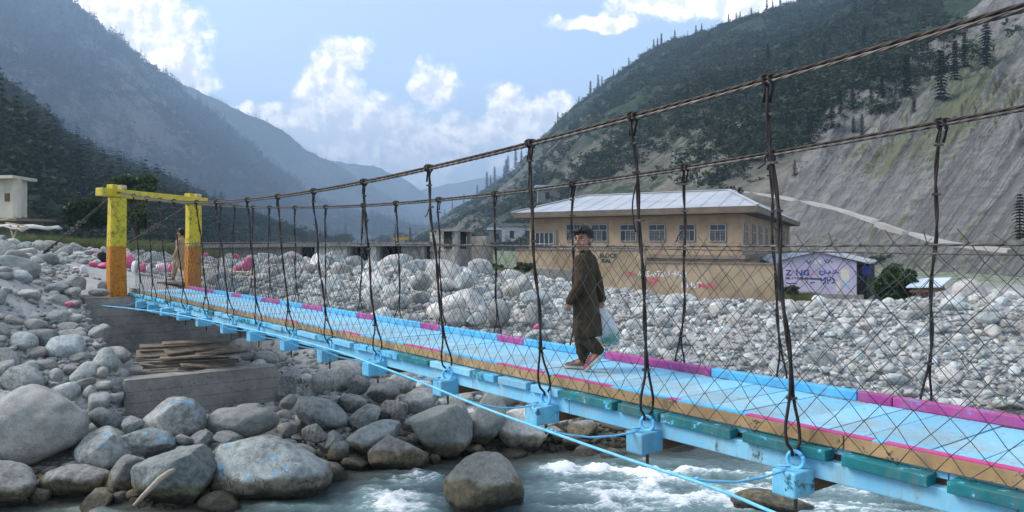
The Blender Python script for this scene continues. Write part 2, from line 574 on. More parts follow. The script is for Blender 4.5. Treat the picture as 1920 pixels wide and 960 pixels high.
# ------------------------------------------------------------------ terrain of the two banks (thin plate spline through surveyed points)
CP = []                                      # (px, py, distance)
for row in [
    (-300, 470, 20), (-300, 560, 17), (-300, 700, 14.5), (-300, 860, 12.8), (-300, 945, 12.1),
    (0, 505, 18.8), (0, 480, 22), (0, 460, 27), (0, 560, 17.2), (0, 640, 15.9), (0, 750, 14.3), (0, 850, 13.1), (0, 945, 12.1),
    (100, 545, 19.2), (100, 510, 22), (100, 488, 26), (100, 468, 33), (100, 592, 17.7), (100, 650, 16.5), (100, 750, 14.8), (100, 860, 13.2), (100, 940, 12.2),
    (165, 556, 19.3), (219, 553, 20), (200, 640, 16.8), (200, 740, 15.0), (200, 860, 13.2), (220, 945, 12.1),
    (250, 672, 17.0), (350, 690, 17.2), (440, 695, 17.8), (235, 800, 14.6), (370, 815, 14.6), (510, 790, 15.6),
    (380, 945, 12.0), (300, 870, 13.1), (450, 870, 13.3), (620, 890, 13.6), (540, 850, 14.1),
    (362, 545, 22), (300, 533, 23), (340, 528, 22.6), (300, 512, 28), (450, 520, 26), (440, 548, 22.5), (450, 503, 33), (300, 480, 36), (150, 462, 40), (60, 440, 44), (200, 430, 55), (-200, 420, 48),
    (480, 640, 19.4), (560, 655, 18.9), (560, 700, 17.6), (560, 770, 15.9), (640, 640, 19.9), (640, 700, 17.6), (640, 780, 15.6), (700, 865, 14.3),
    (520, 570, 22), (640, 585, 21), (640, 535, 25), (640, 505, 32), (640, 497, 45), (450, 495, 48),
    (800, 508, 30), (800, 560, 23.5), (800, 620, 20), (800, 700, 17.8), (800, 780, 16), (850, 853, 14.8),
    (960, 520, 29), (960, 580, 22.5), (960, 640, 19.6), (960, 720, 17.6), (960, 800, 16.0), (1000, 845, 15.1),
    (1120, 548, 26), (1120, 600, 21.8), (1120, 660, 19), (1120, 760, 16.9), (1150, 835, 15.5),
    (1300, 572, 23.5), (1300, 606, 21.6), (1300, 650, 19.7), (1300, 700, 18.2), (1300, 760, 17), (1300, 825, 15.9),
    (1500, 588, 22.3), (1500, 625, 20.8), (1500, 680, 19.2), (1500, 740, 17.7), (1500, 815, 16.4),
    (1700, 580, 22.5), (1700, 640, 20.6), (1700, 720, 18.6), (1700, 805, 17),
    (1900, 560, 23), (1900, 640, 20.6), (1900, 720, 18.8), (1900, 795, 17.3), (2250, 560, 24), (2250, 700, 19.5), (2250, 795, 17.3)]:
    p = P(*row)
    CP.append((p.x, p.y, p.z))
for px, d, h in [(1500, 28, -3.0), (1700, 28, -3.0), (1900, 29, -3.0), (2250, 30, -3.0), (1300, 31, -2.9), (1120, 34, -2.4), (960, 40, -1.9),
                 (1300, 46, -3.4), (1600, 46, -3.5), (1900, 46, -3.5), (1120, 48, -2.6), (960, 55, -2.2), (1300, 62, -3.6), (1700, 62, -3.6), (2200, 55, -3.5),
                 (700, 60, -1.6), (450, 62, -1.0), (200, 64, 0.6), (-200, 62, 1.5), (1000, 64, -2.6)]:
    CP.append(((px - HX) / F * d, d, h))
for x, y, h in [(-9, 9.5, -4.7), (-4, 10.5, -4.9), (0, 11.5, -4.9), (4, 12, -4.9), (9, 13, -4.9), (14, 13.5, -4.9), (20, 13.5, -4.9), (-14, 9, -4.7),
                (-9, 6, -4.7), (0, 6.5, -4.8), (9, 7, -4.8), (18, 7, -4.8), (-9, 2.2, -2.2), (0, 2.0, -2.1), (9, 2.0, -2.0), (18, 2, -2.0),
                (-9, -2, -1.7), (0, -2, -1.65), (9, -2, -1.5), (18, -2, -1.6), (0, -8, -1.5), (-12, -8, -1.5), (12, -8, -1.5), (-4, 3.9, -4.0), (4, 4.1, -4.0), (12, 4.2, -4.0), (-12, 3.9, -4.0)]:
    CP.append((x, y, h))
CP = np.array(CP)


def _tps_fit(c, lam=0.02):
    n = len(c)
    d2 = ((c[:, None, :2] - c[None, :, :2]) ** 2).sum(-1)
    K = np.where(d2 > 0, 0.5 * d2 * np.log(d2 + 1e-12), 0) + lam * np.eye(n)
    A = np.zeros((n + 3, n + 3)); A[:n, :n] = K; A[:n, n] = 1; A[:n, n + 1:] = c[:, :2]; A[n, :n] = 1; A[n + 1:, :n] = c[:, :2].T
    return np.linalg.solve(A, np.concatenate([c[:, 2], np.zeros(3)]))


TW = _tps_fit(CP)


def tps(x, y):
    x = np.asarray(x, float); y = np.asarray(y, float)
    out = TW[-3] + TW[-2] * x + TW[-1] * y
    for (cx_, cy_, _), w in zip(CP, TW[:-3]):
        d2 = (x - cx_) ** 2 + (y - cy_) ** 2
        out = out + w * 0.5 * d2 * np.log(d2 + 1e-12)
    return out


def ground_base(x, y):
    x = np.asarray(x, float); y = np.asarray(y, float)
    xc = np.clip(x, -22, 30); yc = np.clip(y, -8, 64)
    h = tps(xc, yc)
    h = np.clip(h, -5.2, 3.0)
    tt, ww = (x - 0.295) * -0.6057 + (y - 7.03) * 0.7957, (x - 0.295) * 0.7957 + (y - 7.03) * 0.6057
    m1 = smooth01(tt, 11.75, 12.1) * smooth01(tt, 16.5, 16.2) * smooth01(ww, -1.25, -0.95) * smooth01(ww, 2.9, 2.5)
    m2 = smooth01(tt, 9.9, 10.5) * smooth01(tt, 11.8, 11.6) * smooth01(ww, -1.5, -1.1) * smooth01(ww, 2.4, 2.0)
    h = h + m1 * (np.minimum(h, -2.80) - h) + m2 * (np.minimum(h, -3.5) - h)
    far = smooth01(np.maximum(np.maximum(np.abs(x - 3) - 26, 0), np.maximum(y - 58, 0)), 0, 45)
    return h * (1 - far) + (-3.2) * far


def ground_z(x, y):
    x = np.asarray(x, float); y = np.asarray(y, float)
    h = ground_base(x, y)
    bank = smooth01(h, -4.3, -3.6)
    return h + bank * (0.13 * fb2(x, y, 0.55, 4, 3) + 0.05 * fb2(x, y, 2.4, 3, 5))


def axis(lo, hi, step, far_lo, far_hi, g=1.22):
    a = list(np.arange(lo, hi + step / 2, step))
    s = step; x = a[-1]
    while x < far_hi:
        s *= g; x += s; a.append(x)
    s = step; x = a[0]; pre = []
    while x > far_lo:
        s *= g; x -= s; pre.append(x)
    return np.array(pre[::-1] + a)


gx = axis(-14, 20, 0.16, -9000, 9000)
gy = axis(1.0, 34, 0.16, -1500, 7200)
GX, GY = np.meshgrid(gx, gy)
GZ = ground_z(GX, GY)
ny_, nx_ = GX.shape
ids = np.arange(nx_ * ny_).reshape(ny_, nx_)
quads = np.stack([ids[:-1, :-1], ids[:-1, 1:], ids[1:, 1:], ids[1:, :-1]], -1).reshape(-1, 4)
me = mesh_from('ground', np.stack([GX, GY, GZ], -1).reshape(-1, 3), quads, True)
pxg = HX + F * GX / np.maximum(GY, 0.5)
pyg = HY - F * GZ / np.maximum(GY, 0.5)
path = smooth01(pxg, 420, 300) * smooth01(pyg, 495, 515) * smooth01(pyg, 590, 560) * (GY > 10)
sandface = np.exp(-((pxg - 1320) / 90) ** 2 - ((pyg - 635) / 35) ** 2) * (GY > 10)
attr(me, 'gravel', np.clip(1 - 0.75 * path - 0.6 * sandface, 0, 1))
grassm = smooth01(GY, 34, 38) * smooth01(GX, 2, -6) + smooth01(GY, 56, 75) * 0.9 + np.exp(-((pxg - 960) / 60) ** 2 - ((GY - 37) / 5) ** 2)
attr(me, 'grass', np.clip(grassm, 0, 1))
ground = tag(link('ground', me, M['ground']), 'grey silt and gravel of the river banks and valley floor', 'ground', kind='structure')


def gz(x, y):
    return float(ground_z(np.array([x]), np.array([y]))[0])


# ------------------------------------------------------------------ river
WATER = -4.0
m, nt, b = new_mat('river_water', 0.08, 0.5)
geo = nt.nodes.new('ShaderNodeNewGeometry')
foam = nd(nt, 'ShaderNodeAttribute', _attribute_name='foam').outputs['Fac']
v = geo.outputs['Position']
vs = vmt(nt, 'MULTIPLY', v, (0.8, 1.8, 1.0))
nf = noi(nt, vs, 7.0, 9, 0.72, 0.8)
nw = noi(nt, vs, 2.0, 6, 0.6, 0.5)
fm = sstep(nt, mth(nt, 'ADD', foam, mth(nt, 'MULTIPLY', mth(nt, 'SUBTRACT', nf, 0.5), 1.25)), 0.42, 0.80)
deep = mixc(nt, nw, (0.030, 0.052, 0.055), (0.075, 0.115, 0.118))
turq = mixc(nt, sstep(nt, foam, 0.1, 0.55), deep, (0.16, 0.25, 0.25))
sh = nd(nt, 'ShaderNodeAttribute', _attribute_name='shallow').outputs['Fac']
turq = mixc(nt, mth(nt, 'MULTIPLY', sh, 0.7), turq, (0.075, 0.068, 0.045))
setin(nt, b.inputs['Base Color'], mixc(nt, fm, turq, (0.80, 0.83, 0.84)))
setin(nt, b.inputs['Roughness'], sstep(nt, fm, 0.0, 1.0, 0.10, 0.75))
b.inputs['IOR'].default_value = 1.33
bump(nt, b, mth(nt, 'ADD', mth(nt, 'MULTIPLY', nf, 0.6), mth(nt, 'MULTIPLY', noi(nt, vs, 22.0, 4), 0.25)), 0.55, 0.06)
M['water'] = m
wx = axis(-10, 14, 0.05, -60, 60, 1.5)
wy = axis(10.2, 17.6, 0.05, 3.2, 19.0, 1.5)
WX, WY = np.meshgrid(wx, wy)
pxw = HX + F * WX / WY
pyw = HY - F * WATER / WY


def gauss(px, py, sx, sy):
    return np.exp(-((pxw - px) / sx) ** 2 - ((pyw - py) / sy) ** 2)


turb = np.clip(0.95 * gauss(740, 945, 95, 40) + 0.9 * gauss(770, 898, 60, 16) + 0.72 * gauss(1130, 940, 180, 50) + 0.7 * gauss(1180, 885, 150, 22) + 0.6 * gauss(1420, 935, 230, 50)
               + 0.55 * gauss(1050, 880, 60, 14) + 0.4 * gauss(500, 955, 160, 14) + 0.5 * gauss(160, 960, 90, 12) + 0.6 * gauss(1750, 940, 250, 60) + 0.6 * gauss(1650, 880, 250, 20)
               + 0.7 * smooth01(WY, 11.6, 10.5), 0, 1)
wvx, wvy = WX * 0.9 + 0.25 * WY, WY * 1.5
rid = fb2(wvx + 0.35 * fb2(WX, WY, 0.9, 2, 61), wvy, 1.05, 5, 41, ridged=True)
cho = fb2(wvx, wvy, 3.1, 4, 43)
spl = np.maximum(fb2(wvx, wvy, 5.5, 3, 47, ridged=True), 0) ** 2
WZ = WATER + turb * (0.15 * rid + 0.05 * cho + 0.07 * spl) + 0.012 * cho + 0.02 * fb2(WX, WY, 0.8, 3, 71)
fo = turb * (0.42 + 0.66 * np.clip(rid, -1, 1) + 0.25 * spl)
bed = ground_z(WX, WY)
shal = smooth01(bed, -4.5, -4.0)
ids = np.arange(WX.size).reshape(WX.shape)
quads = np.stack([ids[:-1, :-1], ids[:-1, 1:], ids[1:, 1:], ids[1:, :-1]], -1).reshape(-1, 4)
me = mesh_from('water', np.stack([WX, WY, WZ], -1).reshape(-1, 3), quads, True)
attr(me, 'foam', np.clip(fo, 0, 1))
attr(me, 'shallow', shal)
water = tag(link('water', me, M['water']), 'milky turquoise mountain river breaking white over stones', 'river', kind='structure')


# ------------------------------------------------------------------ mountains
def mountain_mat(name, veg1, veg2, soil1, soil2, s=1.0, cover=0.5):
    m, nt, b = new_mat(name, 0.95, 0.1)
    geo = nt.nodes.new('ShaderNodeNewGeometry')
    v = geo.outputs['Position']
    big = noi(nt, v, 0.012 * s, 6, 0.65)
    mid = noi(nt, v, 0.06 * s, 6, 0.7)
    fin = noi(nt, v, 0.35 * s, 5, 0.75)
    veg = mixc(nt, sstep(nt, fin, 0.35, 0.65), veg1, veg2)
    soil = mixc(nt, sstep(nt, mid, 0.35, 0.65), soil1, soil2)
    cv = nd(nt, 'ShaderNodeAttribute', _attribute_name='cover').outputs['Fac']
    f = mth(nt, 'ADD', mth(nt, 'ADD', mth(nt, 'MULTIPLY', big, 0.5), mth(nt, 'MULTIPLY', mid, 0.5)), mth(nt, 'MULTIPLY', mth(nt, 'SUBTRACT', fin, 0.5), 0.45))
    f = sstep(nt, mth(nt, 'ADD', f, mth(nt, 'SUBTRACT', cv, 0.5)), 0.44, 0.56)
    col = mixc(nt, f, soil, veg)
    # rills running down the bare faces, gravel streaks
    ra = nd(nt, 'ShaderNodeAttribute', _attribute_name='rill').outputs['Fac']
    rw = mth(nt, 'ADD', mth(nt, 'MULTIPLY', mth(nt, 'SUBTRACT', fin, 0.5), 0.55), mth(nt, 'MULTIPLY', big, 2.0))
    rl = nd(nt, 'ShaderNodeCombineXYZ', X=mth(nt, 'ADD', mth(nt, 'MULTIPLY', ra, 46.0), rw), Y=mth(nt, 'MULTIPLY', nd(nt, 'ShaderNodeSeparateXYZ', Vector=v).outputs[2], 0.05))
    rr = noi(nt, rl.outputs[0], 1.0, 7, 0.62)
    sc = nd(nt, 'ShaderNodeAttribute', _attribute_name='scree').outputs['Fac']
    scol = mixc(nt, sstep(nt, rr, 0.3, 0.7), (0.15, 0.145, 0.132), (0.30, 0.292, 0.272))
    scol = mixc(nt, mth(nt, 'MULTIPLY', sstep(nt, fin, 0.42, 0.62), 0.6), scol, (0.12, 0.116, 0.108))
    gr = nd(nt, 'ShaderNodeAttribute', _attribute_name='grass').outputs['Fac']
    gm = sstep(nt, mth(nt, 'ADD', gr, mth(nt, 'MULTIPLY', mth(nt, 'SUBTRACT', mth(nt, 'ADD', mth(nt, 'MULTIPLY', rr, 0.7), mth(nt, 'MULTIPLY', fin, 0.3)), 0.5), 4.0)), 0.36, 0.8)
    scol = mixc(nt, mth(nt, 'MULTIPLY', gm, 0.8), scol, (0.115, 0.13, 0.06))
    scm = sstep(nt, mth(nt, 'ADD', sc, mth(nt, 'MULTIPLY', mth(nt, 'SUBTRACT', mid, 0.5), 0.7)), 0.42, 0.58)
    col = mixc(nt, scm, col, scol)
    setin(nt, b.inputs['Base Color'], col)
    hb = mth(nt, 'ADD', mth(nt, 'MULTIPLY', mid, 1.0), mth(nt, 'ADD', mth(nt, 'MULTIPLY', fin, 0.35), mth(nt, 'MULTIPLY', mth(nt, 'MULTIPLY', rr, scm), 1.6)))
    bump(nt, b, hb, 0.8, 5.0 / s)
    return m


class Mountain:
    """a hillside as heights over azimuth and distance: toe, crest and back slope"""
    def __init__(s, crest, toe, nx, nr, amp, seed, power=1.0, toe_h=-3.4, back=0.6, fs=0.004):
        crest = sorted(crest)
        px = np.linspace(crest[0][0], crest[-1][0], nx)
        cpx = np.array([c[0] for c in crest]); cpy = np.array([c[1] for c in crest]); cd = np.array([c[2] for c in crest])
        py = np.interp(px, cpx, cpy); dc = np.interp(px, cpx, cd)
        k = np.hanning(9); k /= k.sum()
        py = np.convolve(np.pad(py, 4, 'edge'), k, 'valid'); dc = np.convolve(np.pad(dc, 4, 'edge'), k, 'valid')
        hc = (HY - py) / F * dc
        toe = sorted(toe)
        dt = np.interp(px, [t[0] for t in toe], [t[1] for t in toe])
        v = np.concatenate([np.linspace(0, 1, nr), 1 + back * np.linspace(0, 1, nr // 4)[1:]])
        V, PX = np.meshgrid(v, px, indexing='ij')
        D = dt + (dc - dt) * V
        prof = np.where(V <= 1, np.clip(V, 0, 1) ** power, 1 - (V - 1) * 0.9)
        H = toe_h + (hc - toe_h) * prof
        X = (PX - HX) / F * D
        env = np.clip(V * 6, 0, 1) * (0.35 + 0.65 * np.clip(np.abs(1 - V) * 5, 0, 1))
        nz = fbm(np.stack([X * fs, D * fs, H * 0 + seed], -1), 6, seed, 0.52, ridged=True) * 0.8 + fbm(np.stack([X * fs * 5, D * fs * 5, H * fs * 3], -1), 4, seed + 9) * 0.28
        H = H + amp * env * nz
        # serrated skyline
        H = H + amp * 0.10 * fbm(np.stack([PX / 14.0, V * 3, V * 0 + seed], -1), 3, seed + 5) * np.clip(V * 3 - 1.6, 0, 1)
        H = np.maximum(H, -6.0)
        s.px, s.v, s.PX, s.V, s.D, s.H, s.X = px, v, PX, V, D, H, X
        s.PY = HY - F * H / D

    def build(s, name, mat, label, cover=None, scree=None, grass=None):
        nv, nx = s.H.shape
        ids = np.arange(nv * nx).reshape(nv, nx)
        quads = np.stack([ids[:-1, :-1], ids[:-1, 1:], ids[1:, 1:], ids[1:, :-1]], -1).reshape(-1, 4)
        me = mesh_from(name, np.stack([s.X, s.D, s.H], -1).reshape(-1, 3), quads, True)
        z = np.zeros_like(s.H)
        attr(me, 'cover', z + 0.5 if cover is None else cover)
        attr(me, 'scree', z if scree is None else scree)
        attr(me, 'grass', z if grass is None else grass)
        attr(me, 'rill', s.PX / 1000 + s.PY / 1400)
        s.ob = tag(link(name, me, mat), label, 'mountain', kind='structure')
        return s.ob

    def hit(s, px, py):
        """first surface point met along the sight line through a photograph pixel"""
        i = int(np.clip(round((px - s.px[0]) / (s.px[1] - s.px[0])), 0, len(s.px) - 1))
        col = s.PY[:, i]
        for j in range(1, len(s.v)):
            if col[j] <= py:
                a = (col[j - 1] - py) / max(col[j - 1] - col[j], 1e-6)
                a = min(max(a, 0), 1)
                d = s.D[j - 1, i] + a * (s.D[j, i] - s.D[j - 1, i])
                h = s.H[j - 1, i] + a * (s.H[j, i] - s.H[j - 1, i])
                return Vector(((px - HX) / F * d, d, h))
        j = int(np.argmin(col))
        return Vector((s.X[j, i], s.D[j, i], s.H[j, i]))


VEG = ((0.016, 0.030, 0.016), (0.040, 0.058, 0.028))
SOIL = ((0.085, 0.080, 0.066), (0.20, 0.188, 0.160))
M['mt_near'] = mountain_mat('wooded_slope', *VEG, *SOIL, s=1.0)
M['mt_mid'] = mountain_mat('wooded_slope_mid', (0.014, 0.026, 0.016), (0.034, 0.048, 0.026), (0.12, 0.105, 0.09), (0.19, 0.165, 0.14), s=0.4)
M['mt_far'] = mountain_mat('wooded_slope_far', *VEG, (0.09, 0.09, 0.075), (0.14, 0.14, 0.12), s=0.16)

# the mountain on the right, with its scree
mR = Mountain([(690, 480, 1500), (780, 455, 1400), (850, 402, 1250), (905, 365, 1120), (960, 330, 1020), (1000, 285, 980), (1040, 240, 950), (1120, 170, 900), (1175, 130, 870), (1230, 95, 850), (1320, 66, 810), (1420, 30, 780), (1530, -2, 760), (1700, -70, 740), (1920, -150, 700), (2300, -230, 650), (2700, -200, 620)],
              [(690, 620), (900, 330), (1100, 190), (1350, 130), (1500, 110), (1700, 92), (1920, 80), (2700, 75)], 560, 220, 17.0, 5, 1.05, fs=0.0075)
px_, py_ = mR.PX, mR.PY
edge = np.interp(py_, [-150, 0, 60, 130, 200, 260, 330, 400, 470, 520], [1900, 1850, 1780, 1640, 1560, 1530, 1480, 1450, 1400, 1300])
scr = smooth01(px_ - edge, -45, 45)
lower = smooth01(py_, 352, 392) * smooth01(px_, 1090, 1250)
scr = np.clip(np.maximum(scr, lower * 0.62), 0, 1)
gpatch = np.exp(-(((px_ - 1800) * 0.62 + (py_ - 190) * 0.78) / 95) ** 2 - (((px_ - 1800) * 0.78 - (py_ - 190) * 0.62) / 150) ** 2) * 0.9 + 0.45 * np.exp(-((px_ - 1640) / 110) ** 2 - ((py_ - 300) / 50) ** 2) + 0.38 * smooth01(py_, 380, 430)
cov = 0.50 + 0.12 * smooth01(py_, 330, 80) - 0.10 * smooth01(py_, 200, 380) * smooth01(px_, 1150, 1400)
# erosion gullies cut into the scree
gul = fbm(np.stack([(px_ / 1000 + py_ / 1400) * 22 + 0.5 * fbm(np.stack([mR.X * .02, mR.D * .02, mR.H * .02], -1), 3, 71), mR.H * 0.012, 0 * px_], -1), 5, 77, 0.6, ridged=True)
mR.H = mR.H + scr * smooth01(mR.V, 0.02, 0.12) * smooth01(mR.V, 1.0, 0.9) * (3.2 * gul + 1.2 * fbm(np.stack([mR.X * .12, mR.D * .12, mR.H * .12], -1), 4, 79))
mR.PY = HY - F * mR.H / mR.D
mR.build('mountain', M['mt_near'], 'steep wooded mountain with grey scree rising behind the tan building', cov, scr, np.clip(gpatch, 0, 1))

# the dark spur behind the gate, the big mountain on the left, and the ridges closing the valley
mS = Mountain([(-900, -120, 420), (-400, 20, 500), (-150, 95, 560), (0, 165, 600), (60, 215, 620), (120, 262, 640), (200, 302, 660), (280, 335, 680), (340, 362, 700), (420, 402, 740), (520, 448, 800), (600, 466, 840), (660, 480, 880)],
              [(-900, 80), (0, 95), (300, 160), (660, 480)], 330, 130, 16.0, 21, 1.0, toe_h=-1.5, fs=0.008)
mS.build('mountain', M['mt_near'], 'dark wooded spur with a pale track above the yellow gate', 0.60 + 0.0 * mS.H)
mL = Mountain([(-1600, -150, 1500), (-500, -130, 1750), (-150, -105, 1850), (0, -70, 1900), (120, 0, 1950), (200, 70, 2000), (280, 135, 2050), (330, 178, 2080), (400, 232, 2120), (470, 300, 2180), (540, 352, 2260), (600, 395, 2350), (680, 430, 2450), (760, 452, 2600), (840, 464, 2700), (900, 480, 2750)],
              [(-1600, 500), (0, 750), (400, 950), (900, 1900)], 420, 170, 75.0, 33, 0.97, fs=0.0023)
mL.build('mountain', M['mt_mid'], 'high blue-grey mountain falling from the upper left into the valley', 0.52 + 0.05 * np.sin(mL.PX / 60.0))
mF = Mountain([(200, 95, 2800), (262, 118, 2800), (330, 155, 2800), (400, 190, 2820), (460, 215, 2850), (530, 246, 2900), (575, 285, 2950), (620, 305, 3000), (680, 345, 3050), (760, 395, 3150), (850, 440, 3300), (940, 475, 3400)],
              [(200, 2200), (940, 2750)], 300, 90, 80.0, 44, 1.0, fs=0.0014)
mF.build('mountain', M['mt_far'], 'hazy blue ridge with a treed skyline behind the big left mountain')
mG = Mountain([(520, 275, 4000), (600, 296, 4000), (650, 304, 4000), (700, 309, 4000), (745, 332, 4050), (790, 365, 4100), (850, 405, 4200), (920, 440, 4300), (1000, 475, 4400)],
              [(520, 3400), (1000, 3800)], 240, 70, 95.0, 55, 1.0, fs=0.0010)
mG.build('mountain', M['mt_far'], 'pale blue ridge closing the middle of the valley under the clouds')
mH = Mountain([(560, 330, 5000), (700, 350, 5000), (780, 362, 5000), (830, 350, 5000), (880, 340, 5000), (960, 330, 5000), (1100, 330, 5000), (1300, 380, 5000)],
              [(560, 4500), (1300, 4500)], 200, 50, 70.0, 66, 1.0, fs=0.0006)
mH.build('mountain', M['mt_far'], 'farthest faint ridge almost lost in the haze at the valley head')

# track cut across the scree, and one across the spur
M['track'] = simple('pale_track', (0.27, 0.262, 0.243), (0.34, 0.33, 0.305), 0.95, 0.4, coord='Object')


def track(mt, pts, w, label):
    mb = MB()
    ps = []
    for (a, c) in zip(pts[:-1], pts[1:]):
        for k in range(8):
            t = k / 8
            ps.append(mt.hit(a[0] + (c[0] - a[0]) * t, a[1] + (c[1] - a[1]) * t))
    zs = np.array([[p.x, p.y, p.z] for p in ps])
    k = np.hanning(17)[1:-1]; k = k / k.sum()
    for ax in range(3):
        zs[:, ax] = np.convolve(np.pad(zs[:, ax], 7, 'edge'), k, 'valid')
    ps = [Vector(z) for z in zs]
    rings = []
    for i, p in enumerate(ps):
        d = (ps[min(i + 1, len(ps) - 1)] - ps[max(i - 1, 0)]); d.z = 0; d.normalize()
        n = Vector((d.y, -d.x, 0))
        if n.y > 0: n = -n
        up = Vector((0, 0, w * 0.22))
        rings.append([p - n * w + up * 1.5, p + n * w * 0.5 + up * 1.0, p + n * w * 0.6 - up * 1.5, p - n * w - up * 3.0])
    mb.loft(rings)
    return tag(mb.build('track', M['track']), label, 'track', kind='structure')


track(mR, [(1340, 356), (1420, 362), (1515, 380), (1560, 389), (1620, 408), (1680, 430), (1740, 449), (1800, 462), (1930, 474)], 0.8, 'pale dirt track climbing across the foot of the scree')
track(mS, [(60, 352), (110, 356), (140, 350), (175, 340), (215, 332), (260, 324)], 1.5, 'pale cut of a track across the dark spur')


# ------------------------------------------------------------------ stones
def icos(sub):
    bm = bmesh.new()
    bmesh.ops.create_icosphere(bm, subdivisions=sub, radius=1.0)
    v = np.array([list(x.co) for x in bm.verts]); f = np.array([[q.index for q in t.verts] for t in bm.faces])
    bm.free()
    return v, f


ICO = {k: icos(k) for k in (2, 3, 4, 5)}


def rock_shape(sub, seed, angular=0.5, lump=0.22, flat=0.0):
    """unit stone: a ball cut by soft planes and roughened at several sizes"""
    rg = np.random.default_rng(seed)
    v, f = ICO[sub]
    u = v.copy()
    r = np.ones(len(v))
    r += lump * fbm(u * 0.9 + seed * 3.1, 3, seed)
    p = u * r[:, None]
    for k in range(int(5 + angular * 12)):
        n = rg.normal(size=3); n /= np.linalg.norm(n)
        c = rg.uniform(0.60, 0.92) if k > 2 else rg.uniform(0.54, 0.76)
        d = p @ n - c
        soft = 0.03 + 0.13 * (1 - angular)
        ex = np.where(d > -soft, np.maximum(d, 0) * (0.82 + 0.12 * angular) + np.where(np.abs(d) < soft, (soft - np.abs(d)) ** 2 / (4 * soft), 0), 0)
        p = p - ex[:, None] * n
    nrm = p / np.linalg.norm(p, axis=1)[:, None]
    p = p + nrm * (0.035 * fbm(p * 3.2 + 5, 3, seed + 3) + 0.028 * angular * fbm(p * 6.0, 3, seed + 7, ridged=True))[:, None]
    if sub >= 4:
        p = p + nrm * (0.012 * fbm(p * 13.0, 3, seed + 11))[:, None]
    lo, hi = p.min(0), p.max(0)
    p = (p - (lo + hi) / 2) / ((hi - lo) / 2)
    return p, f


def rock_mesh(name, sub, seed, mat, **k):
    p, f = rock_shape(sub, seed, **k)
    me = mesh_from(name, p, f, True)
    me.materials.append(mat)
    return me


PLACED = []                                   # (x, y, r) footprints of what already stands on the banks


def boulder(x0, y0, x1, y1, d, mat='rock', label=None, ang=0.5, seed=None, rot=0.0, deep=0.9, sub=4, name='boulder', group=None, cat='boulder', sink=0.0):
    """a single stone spanning a box of photograph pixels at distance d"""
    seed = seed if seed is not None else int(x0 * 7 + y0 * 13 + 1009) % 100000
    w = (x1 - x0) / F * d; h = (y1 - y0) / F * d
    c = P((x0 + x1) / 2, (y0 + y1) / 2, d)
    rg = np.random.default_rng(seed)
    p, f = rock_shape(sub, seed, angular=ang, lump=0.20)
    a = R(rot)
    # tilt in the picture plane while keeping the box: rotate, then refit
    q = p * np.array([1.0, 1.0, 1.0 if abs(rot) < 1 else 0.62])
    ca, sa = math.cos(a), math.sin(a)
    q = np.stack([q[:, 0] * ca - q[:, 2] * sa, q[:, 1], q[:, 0] * sa + q[:, 2] * ca], -1)
    lo, hi = q.min(0), q.max(0)
    q = (q - (lo + hi) / 2) / ((hi - lo) / 2)
    dep = deep * math.sqrt(w * h) if deep else w
    q = q * np.array([w / 2, dep / 2, h / 2])
    me = mesh_from(name, q / max(w, h) * 2, f, True)
    me.materials.append(M[mat])
    o = link(name, me, None, None, (c.x, c.y + 0.1 * dep, c.z - sink))
    o.scale = (max(w, h) / 2,) * 3
    PLACED.append((c.x, c.y + 0.1 * dep, max(w, dep) / 2 * 0.92, c.z))
    tag(o, label, cat if label else None, group)
    return o


